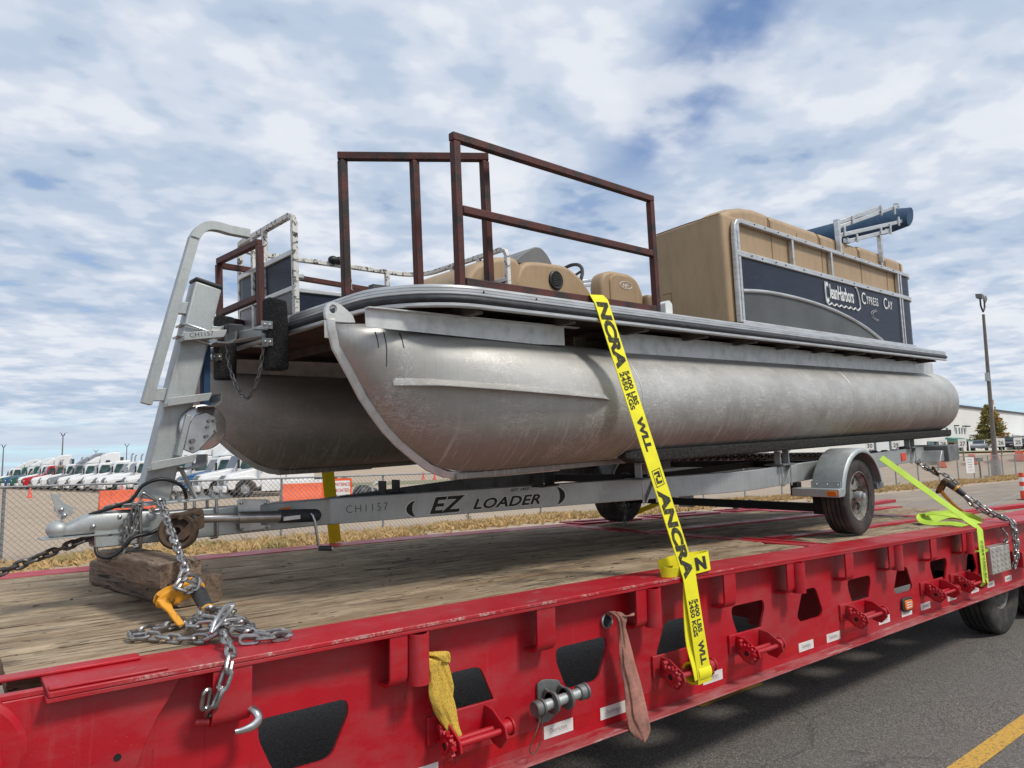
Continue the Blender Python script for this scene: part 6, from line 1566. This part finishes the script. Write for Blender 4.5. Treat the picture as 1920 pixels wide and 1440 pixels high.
# ================================================================ trucks
def make_truck(kind, body, hood, sleeper=None):
    """nose towards -x, origin on the ground under the front axle"""
    t_ = thing('semi_truck', '', 'truck', 'parked semi trucks')
    sleeper = sleeper or body
    hd_ = rounded([(-1.15, .55), (-1.25, .80), (-1.20, 1.18), (-1.0, 1.40), (-.2, 1.55), (.95, 1.78), (.95, .65), (.72, .65), (.62, .95), (.35, 1.14), (0, 1.18), (-.38, 1.12), (-.60, .90), (-.68, .60)], .05, 2)
    MB().prism([(-1.13, .70), (-1.18, 1.12), (-.98, 1.38), (-.2, 1.55), (.95, 1.78), (.95, .70)], (0, -.80, 0), (1, 0, 0), (0, 0, 1), (0, 1.6, 0)).build('hood', hood, t_, 30, .06)
    for s_ in (-1, 1):
        MB().prism(hd_ if False else [(-1.02, .50), (-1.12, .85), (-.95, 1.12), (-.55, 1.26), (0, 1.32), (.5, 1.26), (.85, 1.10), (.95, .70), (.70, .55), (.60, .85), (.33, 1.03), (0, 1.08), (-.33, 1.03), (-.58, .82), (-.66, .50)],
                   (0, s_ * 1.22 if s_ < 0 else .80, 0), (1, 0, 0), (0, 0, 1), (0, .42, 0)).build('fender', hood, t_, 30, .04)
        MB().box(-1.10, -.96, s_ * 1.0 - .13, s_ * 1.0 + .13, .92, 1.12).build('headlight', 'zinc', t_, 30, .03)
    MB().box(-1.36, -1.12, -1.2, 1.2, .35, .72).build('bumper', body if kind != 'old' else 'zinc', t_, 30, .05)
    MB().prism([(-1.185, .78), (-1.215, 1.12), (-1.03, 1.34), (-1.0, 1.30), (-1.10, .78)], (0, -.52, 0), (1, 0, 0), (0, 0, 1), (0, 1.04, 0)).build('grille', 'galv_dark', t_, 30)
    top = 2.78
    MB().prism([(.90, .62), (.90, 1.78), (1.28, 2.60), (1.45, top), (2.55, top + .06), (2.55, .62)], (0, -1.15, 0), (1, 0, 0), (0, 0, 1), (0, 2.3, 0)).build('cab', body, t_, 30, .07)
    MB().prism([(1.22, 1.82), (1.42, 2.50), (1.50, 2.56), (2.16, 2.56), (2.16, 1.76), (1.35, 1.70)], (0, -1.158, 0), (1, 0, 0), (0, 0, 1), (0, .006, 0)).build('side_window', 'cabglass', t_, 0)
    MB().prism([(1.22, 1.82), (1.42, 2.50), (1.50, 2.56), (2.16, 2.56), (2.16, 1.76), (1.35, 1.70)], (0, 1.152, 0), (1, 0, 0), (0, 0, 1), (0, .006, 0)).build('side_window', 'cabglass', t_, 0)
    a = V((.90, 0, 1.80)); b = V((1.27, 0, 2.59)); n_ = V((-.905, 0, .424)) * .008
    MB().add([a + V((0, -1.02, 0)) + n_, a + V((0, 1.02, 0)) + n_, b + V((0, .95, 0)) + n_, b + V((0, -.95, 0)) + n_], [(0, 1, 2, 3)]).build('windshield', 'glass', t_, 0)
    MB().box(1.02, 1.14, -1.44, -1.24, 1.75, 2.35).build('mirror', 'black' if kind != 'old' else 'zinc', t_, 30, .03)
    MB().box(2.20, 2.215, -1.16, -1.153, .70, 2.55).build('door_seam', 'galv_dark', t_, 0)
    MB().box(1.28, 2.20, -1.162, -1.153, 1.56, 1.575).build('door_seam', 'galv_dark', t_, 0)
    end = 2.55
    if kind in ('hi', 'fair'):
        MB().prism([(2.56, .62), (2.56, 2.85), (2.56, 3.35), (3.1, 3.85), (3.6, 3.98), (4.45, 3.98), (4.45, .62)], (0, -1.19, 0), (1, 0, 0), (0, 0, 1), (0, 2.38, 0)).build('sleeper', sleeper, t_, 30, .07)
        MB().prism([(1.40, 2.83), (1.9, 3.20), (2.555, 3.62), (2.555, 2.86)], (0, -1.05, 0), (1, 0, 0), (0, 0, 1), (0, 2.1, 0)).build('roof_fairing', sleeper, t_, 30, .09)
        MB().prism(rounded([(3.0, 2.75), (3.1, 3.15), (3.5, 3.15), (3.45, 2.75)], .05), (0, -1.200, 0), (1, 0, 0), (0, 0, 1), (0, .008, 0)).build('sleeper_window', 'glass', t_, 0)
        end = 4.45
    elif kind == 'mid':
        MB().prism([(2.56, .62), (2.56, 2.85), (2.9, 3.0), (4.2, 3.0), (4.2, .62)], (0, -1.19, 0), (1, 0, 0), (0, 0, 1), (0, 2.38, 0)).build('sleeper', sleeper, t_, 30, .07)
        MB().box(3.0, 3.6, -1.196, -1.191, 2.1, 2.6).build('sleeper_window', 'glass', t_, 0)
        end = 4.2
    if kind in ('fair',):
        MB().box(.98, 5.6, -1.215, -1.17, .34, .95).build('side_skirt', body, t_, 30, .03)
        MB().box(1.5, 2.9, -1.225, -1.216, .45, .78).build('step_panel', 'sticker', t_, 30)
    else:
        MB().cyl((1.5, -.92, .62), (2.9, -.92, .62), .30, 20).build('fuel_tank', 'zinc', t_, 50)
    MB().box(2.5, 7.1, -.45, .45, .70, .95).build('chassis', 'dark_steel', t_, 0)
    if kind in ('day', 'old', 'mid'):
        for y in (-1.0, 1.0) if kind == 'old' else (-.95,):
            MB().tube([(end + .12, y, .9), (end + .12, y, 3.25), (end + .16, y, 3.42), (end + .28, y, 3.55)], .075, 12).build('exhaust_stack', 'zinc', t_, 50)
            MB().cyl((end + .12, y, 1.5), (end + .12, y, 2.7), .11, 12).build('stack_shield', 'galv_dark', t_, 50)
    MB().box(end + .3, end + .36, -1.0, 1.0, 1.0, 3.5 if kind in ('hi',) else 2.2).build('rear_deflector', 'galv_dark', t_, 0) if kind != 'fair' else None
    for x, ys2 in ((0, (-1.02, 1.02)), (5.35, (-.93, .93)), (6.65, (-.93, .93))):
        for y in ys2:
            W2 = .28 if x == 0 else .52
            w_ = MB().lathe([(.29, -W2 / 2), (.46, -W2 / 2), (.51, -W2 / 2 + .05), (.51, W2 / 2 - .05), (.46, W2 / 2), (.29, W2 / 2)], (x, y, .51), (0, 1, 0), 24, caps=False).build('tyre', 'tyre_clean', t_, 40)
            sg = -1 if y < 0 else 1
            MB().lathe([(.29, sg * W2 * .46), (.26, sg * W2 * .30), (.16, sg * W2 * .28), (.14, sg * W2 * .48), (.08, sg * W2 * .52), (.001, sg * W2 * .52)], (x, y, .51), (0, 1, 0), 20, caps=False).build('rim', 'zinc', w_, 40)
            for i in range(8):
                aa = 2 * PI * i / 8
                MB().cyl((x + .205 * math.cos(aa), y + sg * W2 * .295, .51 + .205 * math.sin(aa)), (x + .205 * math.cos(aa), y + sg * W2 * .285, .51 + .205 * math.sin(aa)), .03, 8).build('rim_hole', 'black', w_, 0) if x == 0 and y < 0 else None
    return t_
MT['truck_white'] = simple('white_truck_paint', (.80, .80, .79), .25, 0, (.74, .74, .73), 1.5)
MT['truck_red'] = simple('red_truck_paint', (.50, .02, .03), .25); MT['truck_green'] = simple('green_truck_paint', (.03, .13, .09), .3)
MT['truck_grey'] = simple('grey_truck_paint', (.28, .29, .31), .3); MT['truck_blue'] = simple('blue_truck_paint', (.04, .12, .26), .3)
MT['truck_tan'] = simple('tan_truck_paint', (.36, .25, .19), .35)
W__ = 'truck_white'
kinds = {}
def tk(*a):
    if a not in kinds: kinds[a] = make_truck(*a); return kinds[a]
    return dup(kinds[a])
TL = [(('fair', W__, W__), 'nearest white truck with smooth side skirt, seen behind the trailer tongue'),
      (('mid', W__, W__), 'white truck with large side window, second in the row behind the tongue'),
      (('hi', W__, 'truck_blue'), 'white truck with blue front fenders, between white trucks'),
      (('hi', W__, W__), 'white tall truck just left of the blue-fendered one'),
      (('mid', W__, W__), 'white truck seen through the winch post brace'),
      (('hi', W__, W__), 'white tall truck hidden mostly behind the winch post'),
      (('day', W__, W__), 'white day-cab truck touching the left side of the winch post'),
      (('old', W__, W__), 'white truck with two chrome exhaust stacks, left of the winch post'),
      (('day', W__, W__), 'white short-cab truck between the twin-stack truck and a tall sleeper'),
      (('mid', W__, W__), 'white low-roof sleeper truck behind the orange barrier'),
      (('hi', W__, W__), 'white high-roof truck, tallest in the left row'),
      (('hi', 'truck_grey', 'truck_grey'), 'grey high-roof sleeper truck in the left row'),
      (('day', W__, W__), 'white day-cab truck just left of the grey sleeper truck'),
      (('day', 'truck_tan', W__), 'tan-cabbed truck with white hood between red and white trucks'),
      (('old', 'truck_red', 'truck_red'), 'red truck with red hood in the left row'),
      (('hi', W__, W__), 'white high-roof truck behind the red truck'),
      (('old', 'truck_green', 'truck_green'), 'dark green truck between two white high-roof trucks'),
      (('hi', W__, 'truck_blue'), 'white high-roof truck with blue hood, left of the green truck'),
      (('old', 'truck_green', 'truck_green'), 'green truck second from the far left end of the row'),
      (('hi', W__, W__), 'white truck at the far left end of the row'),
      (('day', W__, W__), 'small distant white truck past the left end of the row')]
yy = 42.8
for i, (a, lb) in enumerate(TL):
    t_ = tk(*a); y = 43.9 + 4.0 * i
    t_.location = (14.75 - .112 * (y - 42.8) + random.uniform(-.25, .25), y, 0); t_.rotation_euler = (0, 0, random.uniform(-.035, .035)); sc_k = random.uniform(.96, 1.05); t_.scale = (sc_k, sc_k, random.uniform(.96, 1.05))
    t_['label'] = lb; t_['group'] = 'parked semi trucks'; t_['category'] = 'truck'

# ================================================================ cars
def car(label, x, y, rz, paint, suv=False):
    t_ = thing('parked_car', label, 'car', 'cars parked by the white building', (x, y, 0), rz=rz)
    h = .25 if suv else 0
    MB().prism(rounded([(-2.3, .35), (-2.35, .75 + h * .6), (-1.3, .92 + h * .8), (-.75, .98 + h), (1.7, 1.02 + h), (2.25, .95 + h), (2.3, .40)], .08), (0, -.9, 0), (1, 0, 0), (0, 0, 1), (0, 1.8, 0)).build('car_body', paint, t_, 30, .07)
    MB().prism([(-.85, .97 + h), (-.2, 1.45 + h), (1.2, 1.47 + h), (1.95, 1.0 + h)], (0, -.72, 0), (1, 0, 0), (0, 0, 1), (0, 1.44, 0)).build('car_roof', paint, t_, 30, .06)
    for y_ in (-.726, .720): MB().prism([(-.65, 1.02 + h), (-.15, 1.38 + h), (1.1, 1.39 + h), (1.6, 1.03 + h)], (0, y_, 0), (1, 0, 0), (0, 0, 1), (0, .006, 0)).build('car_window', 'glass', t_, 0)
    MB().add([(-.84, -.66, 1.02 + h), (-.84, .66, 1.02 + h), (-.26, .62, 1.425 + h), (-.26, -.62, 1.425 + h)], [(0, 1, 2, 3)]).build('windshield', 'glass', t_, 0)
    for x_ in (-1.4, 1.4):
        for y_ in (-.82, .82):
            w_ = MB().cyl((x_, y_ - .1, .33), (x_, y_ + .1, .33), .33, 20).build('wheel', 'tyre_clean', t_, 30, .03)
            MB().cyl((x_, y_ - .11, .33), (x_, y_ + .11, .33), .19, 14).build('hub_cap', 'zinc', w_, 30)
    for y_ in (-.62, .62): MB().box(-2.37, -2.30, y_ - .2, y_ + .2, .62, .75).build('headlight', 'zinc', t_, 30, .02)
    return t_
MT['car_silver'] = simple('silver_car_paint', (.52, .54, .56), .25, .4); MT['car_dark'] = simple('dark_car_paint', (.045, .025, .035), .25)
car('silver car parked in front of the spruce tree', 112.0, 34.9, .25, 'car_silver').location.z = 1.91
car('dark maroon car parked right of the light pole', 112.0, 31.4, .15, 'car_dark', True).location.z = 1.91
car('dark car at the right edge behind the number sign', 113.5, 30.0, .12, 'car_dark').location.z = 1.91
car('white vehicle half hidden by the boat trailer tail light', 88.5, 31.3, .35, 'truck_white', True).location.z = .75
car('white off-road vehicle seen under the hull beyond the fence', 52.5, 69.5, .9, 'truck_white', True)

# ================================================================ light poles
def lamp_pole(label, x, y, H_, r, heads, mat='polesteel'):
    t_ = thing('light_pole', label, 'light pole', 'light poles around the yard', (x, y, 0))
    MB().tube([(0, 0, 0), (0, 0, H_)], [r, r * .55], 12).build('pole', mat, t_, 60)
    for s_ in heads:
        MB().tube([(0, 0, H_ - .05), (s_ * .25, 0, H_ + .15), (s_ * .45, 0, H_ + .75)], r * .45, 8).build('lamp_arm', 'black', t_, 50)
        MB().hexa([(s_ * .35, -.22, H_ + .72), (s_ * 1.0, -.22, H_ + .95), (s_ * 1.0, .22, H_ + .95), (s_ * .35, .22, H_ + .72), (s_ * .32, -.22, H_ + .86), (s_ * .97, -.22, H_ + 1.10), (s_ * .97, .22, H_ + 1.10), (s_ * .32, .22, H_ + .86)]).build('lamp_head', 'galv_dark', t_, 0)
    return t_
lp_ = lamp_pole('tall leaning light pole with two lamp heads on the right', 57.6, 15.9, 11.6, .17, (), 'polewood')
lp_.rotation_euler = (math.radians(0), math.radians(2.8), 0)
MB().cyl((0, 0, 0), (0, 0, 1.15), .30, 20).build('pole_base', 'concrete', lp_, 40)
for s_, dz in ((-1, 0), (1, .1)):
    MB().tube([(0, 0, 11.8), (s_ * .18, 0, 11.95), (s_ * .38, 0, 12.2), (s_ * .40, 0, 12.75)], .06, 8).build('lamp_arm', 'black', lp_, 50)
MB().hexa([(-.62, -.2, 12.68), (-.15, -.2, 12.68), (-.15, .2, 12.75), (-.62, .2, 12.75), (-.66, -.2, 12.98), (-.2, -.2, 12.98), (-.2, .2, 13.05), (-.66, .2, 13.05)]).build('lamp_head', 'galv_dark', lp_, 0)
MB().bar((.35, 0, 12.6), (.85, 0, 13.0), .08, .34, (0, 0, 1)).build('lamp_head', 'galv_dark', lp_, 0)
MB().box(-.32, -.18, -.12, .12, 6.7, 7.3).build('equipment_box', 'galv', lp_, 0); MB().box(.15, .55, -.15, .15, 5.1, 5.4).box(.1, .3, -.1, .1, 4.7, 5.2).build('camera_box', 'white', lp_, 0)
lamp_pole('left distant light pole with two lamps above the red truck', 28.8, 268, 14.0, .3, (-1, 1))
for ob in kids(bpy.data.objects['light_pole.001']):
    pass
lamp_pole('distant light pole at the left edge of the picture', 15.7, 317, 12.0, .3, (-1, 1))
lamp_pole('thin distant light pole above the white high-roof trucks', 51.2, 290, 11.2, .25, (-1, 1))
lamp_pole('faint distant light pole left of the thin one', 48.9, 343, 10.6, .22, (-1, 1))
for i, (x, y) in enumerate(((28.8, 268),)):
    pass
# small meter post by the fence
mp = thing('meter_post', 'small post with box top standing at the fence right of the white sign', 'post', loc=(52.9, 15.3, 0))
MB().tube([(0, 0, 0), (0, 0, .75), (-.1, 0, 1.1)], .05, 8).build('post_stem', 'dark_steel', mp, 50); MB().box(-.4, .3, -.12, .12, 1.1, 1.35).build('meter_box', 'galv_dark', mp, 0)

# ================================================================ white building
bd = V((51.7, 3.9, 0)).normalized(); bn = V((-bd.y, bd.x, 0)); b0 = V((133.8, 47.07, 0))
bmw = Matrix((bd, bn, V((0, 0, 1)))).transposed().to_4x4(); bmw.translation = b0
BL_ = thing('warehouse_building', 'long white warehouse with dark roof edge beyond the right fence', 'building', mw=bmw)
def bb(mb, name, mat, bev=0, par=None): return mb.build(name, mat, par or BL_, 0, bev)
bb(MB().box(-62, 95, 0, 45, 0, 8.0), 'wall', 'bldg'); bb(MB().box(-62.3, 95.3, -.3, 45.3, 8.0, 8.4), 'roof', 'roofedge')
for x0, x1, z0, z1 in ((.3, 1.4, 2.7, 4.2), (5.6, 6.2, 3.2, 4.3), (7.4, 8.05, 3.2, 4.3), (8.9, 9.35, 3.2, 4.3), (10.5, 11.1, 3.2, 4.3), (43.5, 45.6, 2.95, 3.3), (46.2, 50.1, 2.95, 3.3), (-20, -18.2, .5, 2.4), (-26, -24.5, .5, 2.4), (-33, -31, .4, 2.2)):
    bb(MB().box(x0, x1, -.06, .0, z0, z1), 'window', 'glass')
bb(MB().box(13.3, 16.6, -.08, 0, .3, 3.3), 'loading_door', 'sticker'); bb(MB().box(13.6, 16.3, -.12, -.085, 2.85, 3.1), 'door_window', 'glass')
bb(MB().hexa([(-.6, -2.2, 1.75), (8.6, -2.2, 1.75), (8.6, 0, 1.9), (-.6, 0, 1.9), (.2, -2.2, 2.0), (7.8, -2.2, 2.0), (8.4, 0, 2.5), (-.4, 0, 2.5)]), 'canopy', 'green_roof')
for x in (.2, 4.2, 8.0): bb(MB().box(x, x + .3, -2.1, -1.8, 0, 1.8), 'canopy_column', 'roofedge')
bb(MB().box(1.0, 2.0, -.08, 0, .0, 1.6), 'entrance_door', 'glass'); bb(MB().box(2.6, 3.8, -.08, 0, .0, 1.6), 'entrance_door', 'rusty')
for i in range(4): bb(MB().box(-9.8 + i * 1.8, -8.2 + i * 1.8, -.08, 0, .3, 1.8), 'window', 'glass')
bb(MB().box(39, 75, -9, -8.6, 0, 2.9), 'annex_wall', 'sticker'); bb(MB().box(39, 75, -9.4, -.3, 2.9, 3.05), 'annex_roof', 'bldg')
bb(MB().box(6.3, 9, 2, 4, 8.4, 9.2).box(2.3, 5.2, 2, 5, 8.4, 9.0), 'roof_unit', 'roofedge'); bb(MB().cyl((8, 3, 9.2), (8, 3, 11), .08), 'roof_mast', 'roofedge')
for x in (5.0, 9.8, 11.6, 32, 37): bb(MB().box(x, x + .5, -.7, 0, 6.4 - 1.9, 6.6 - 1.9), 'wall_lamp', 'roofedge')
BL_.location.z = 1.9 - .05
# rising ground in front of the warehouse
def ss(t_): t_ = max(0, min(1, t_)); return t_ * t_ * (3 - 2 * t_)
def hgt(x, y): return 1.9 * ss((x - 80) / 22) * ss((y - 17) / 5)
mb = MB(); xs = [70 + i * 2.5 for i in range(16)] + [115, 130, 150, 200, 300, 600]; ys_ = [16.5 + i * .8 for i in range(10)] + [30, 40, 60, 120, 400]
for x in xs:
    for y in ys_: mb.v.append((x, y, hgt(x, y) + .003))
ny_ = len(ys_)
for i in range(len(xs) - 1):
    for j in range(ny_ - 1): mb.f.append((i * ny_ + j, (i + 1) * ny_ + j, (i + 1) * ny_ + j + 1, i * ny_ + j + 1))
tag(mb.build('rising_ground', 'gravel', None, 60, fixn=False), kind='structure')
tag(MB().add([(103, 18.5, 1.912), (103, 60, 1.912), (121, 60, 1.912), (121, 18.5, 1.912)], [(0, 1, 2, 3)]).build('yard_road', 'asphalt', None, 0), kind='structure')
tag(MB().add([(96.5, 22.5, 1.75), (96.5, 60, 1.75), (102.5, 60, 1.914), (102.5, 22.5, 1.914)], [(0, 1, 2, 3)]).build('yard_verge', 'verge', None, 0), kind='structure')

# number boards
for n_, x, y, lb_ in (('28', 87.9, 30.45, 'number board reading 28 above the white half-hidden vehicle'), ('27', 89.6, 29.1, 'number board reading 27 beside the green canopy'), ('26', 92.96, 26.4, 'number board reading 26 mostly behind the tall light pole'),
                      ('25', 94.5, 25.2, 'number board reading 25 above the dark cars'), ('29', 83.7, 33.75, 'number board reading 29 just under the hull'), ('30', 81.4, 35.6, 'number board reading 30 left of board 29')):
    zz = hgt(x, y); t_ = thing('number_sign', lb_, 'sign', 'numbered boards along the yard', (x, y, zz), rz=math.radians(-38))
    MB().cyl((0, 0, 0), (0, 0, 2.3 - zz), .07, 8).build('sign_post', 'galv_dark', t_, 50)
    MB().box(-.47, .47, -.02, .02, 2.28 - zz, 3.22 - zz).build('sign_board', 'white', t_, 0)
    text(n_, .62, 'ink', t_, (0, -.023, 2.50 - zz), (1, 0, 0), (0, 0, 1), 'sign_number', bold=.02, align='CENTER')
# spruce / larch tree
tr2 = thing('spruce_tree', 'cone-shaped green and yellow tree in front of the white warehouse', 'tree', loc=(118, 35.2, 1.9))
MB().tube([(0, 0, 0), (.05, 0, 3), (0, 0, 6.6)], [.16, .10, .02], 8).build('trunk', 'polewood', tr2, 50)
rr_ = random.Random(5); lg, ly = MB(), MB(); lb2 = MB()
for k in range(190):
    z = .4 + 6.1 * (k / 190) ** .95; R_ = 2.75 * (1 - ((z - .3) / 6.6)) ** .85 * rr_.uniform(.72, 1.12) + .08; a = rr_.uniform(0, 2 * PI)
    tip = V((R_ * math.cos(a), R_ * math.sin(a), z + .10 * R_)); lb2.tube([(0, 0, z - .1), tip], [.025, .008], 4)
    for q in range(44):
        t_ = rr_.uniform(.25, 1.05) ** .7; c_ = V((0, 0, z)).lerp(tip, t_) + V((rr_.gauss(0, .13), rr_.gauss(0, .13), rr_.gauss(-.03, .10)))
        s_ = rr_.uniform(.08, .17); u_ = V((rr_.gauss(0, 1), rr_.gauss(0, 1), rr_.gauss(0, 1))).normalized() * s_; w_ = V((rr_.gauss(0, 1), rr_.gauss(0, 1), rr_.gauss(0, 1))).normalized() * s_
        yel = mn.noise(V((a * .8, z * .5, 3))) + .55 * math.cos(a + 0.9) + rr_.gauss(0, .12)
        m_ = ly if yel > .05 else lg; n = len(m_.v); m_.v.extend([tuple(c_ - u_), tuple(c_ + w_), tuple(c_ + u_), tuple(c_ - w_)]); m_.f.append((n, n + 1, n + 2, n + 3))
lb2.build('branches', 'polewood', tr2, 0, fixn=False)
MT['leafg'] = simple('dark_olive_foliage', (.34, .28, .07), .9, 0, (.17, .17, .045), .8); MT['leafy'] = simple('yellow_autumn_foliage', (.50, .30, .07), .9, 0, (.30, .21, .06), .8)
tag(lg.build('green_foliage', 'leafg', tr2, 0, fixn=False), kind='stuff'); tag(ly.build('yellow_foliage', 'leafy', tr2, 0, fixn=False), kind='stuff')
# dark heap and pipe behind the sign
dh = thing('scrap_heap', 'black heap with grey bent pipes right of the white fence sign', 'scrap heap', loc=(16.1, 29.9, 0))
MB().sph((0, 0, .4), .45, 8, (1.2, .8, 1)).sph((.5, 0, .35), .35, 8).build('heap_body', 'black', dh, 40)
MB().tube(catmull([(.35, -.3, .1), (.40, -.3, .75), (.65, -.3, .92), (.85, -.3, .70), (.9, -.3, .1)], 5), .06, 8).build('bent_pipe', 'galv', dh, 50)
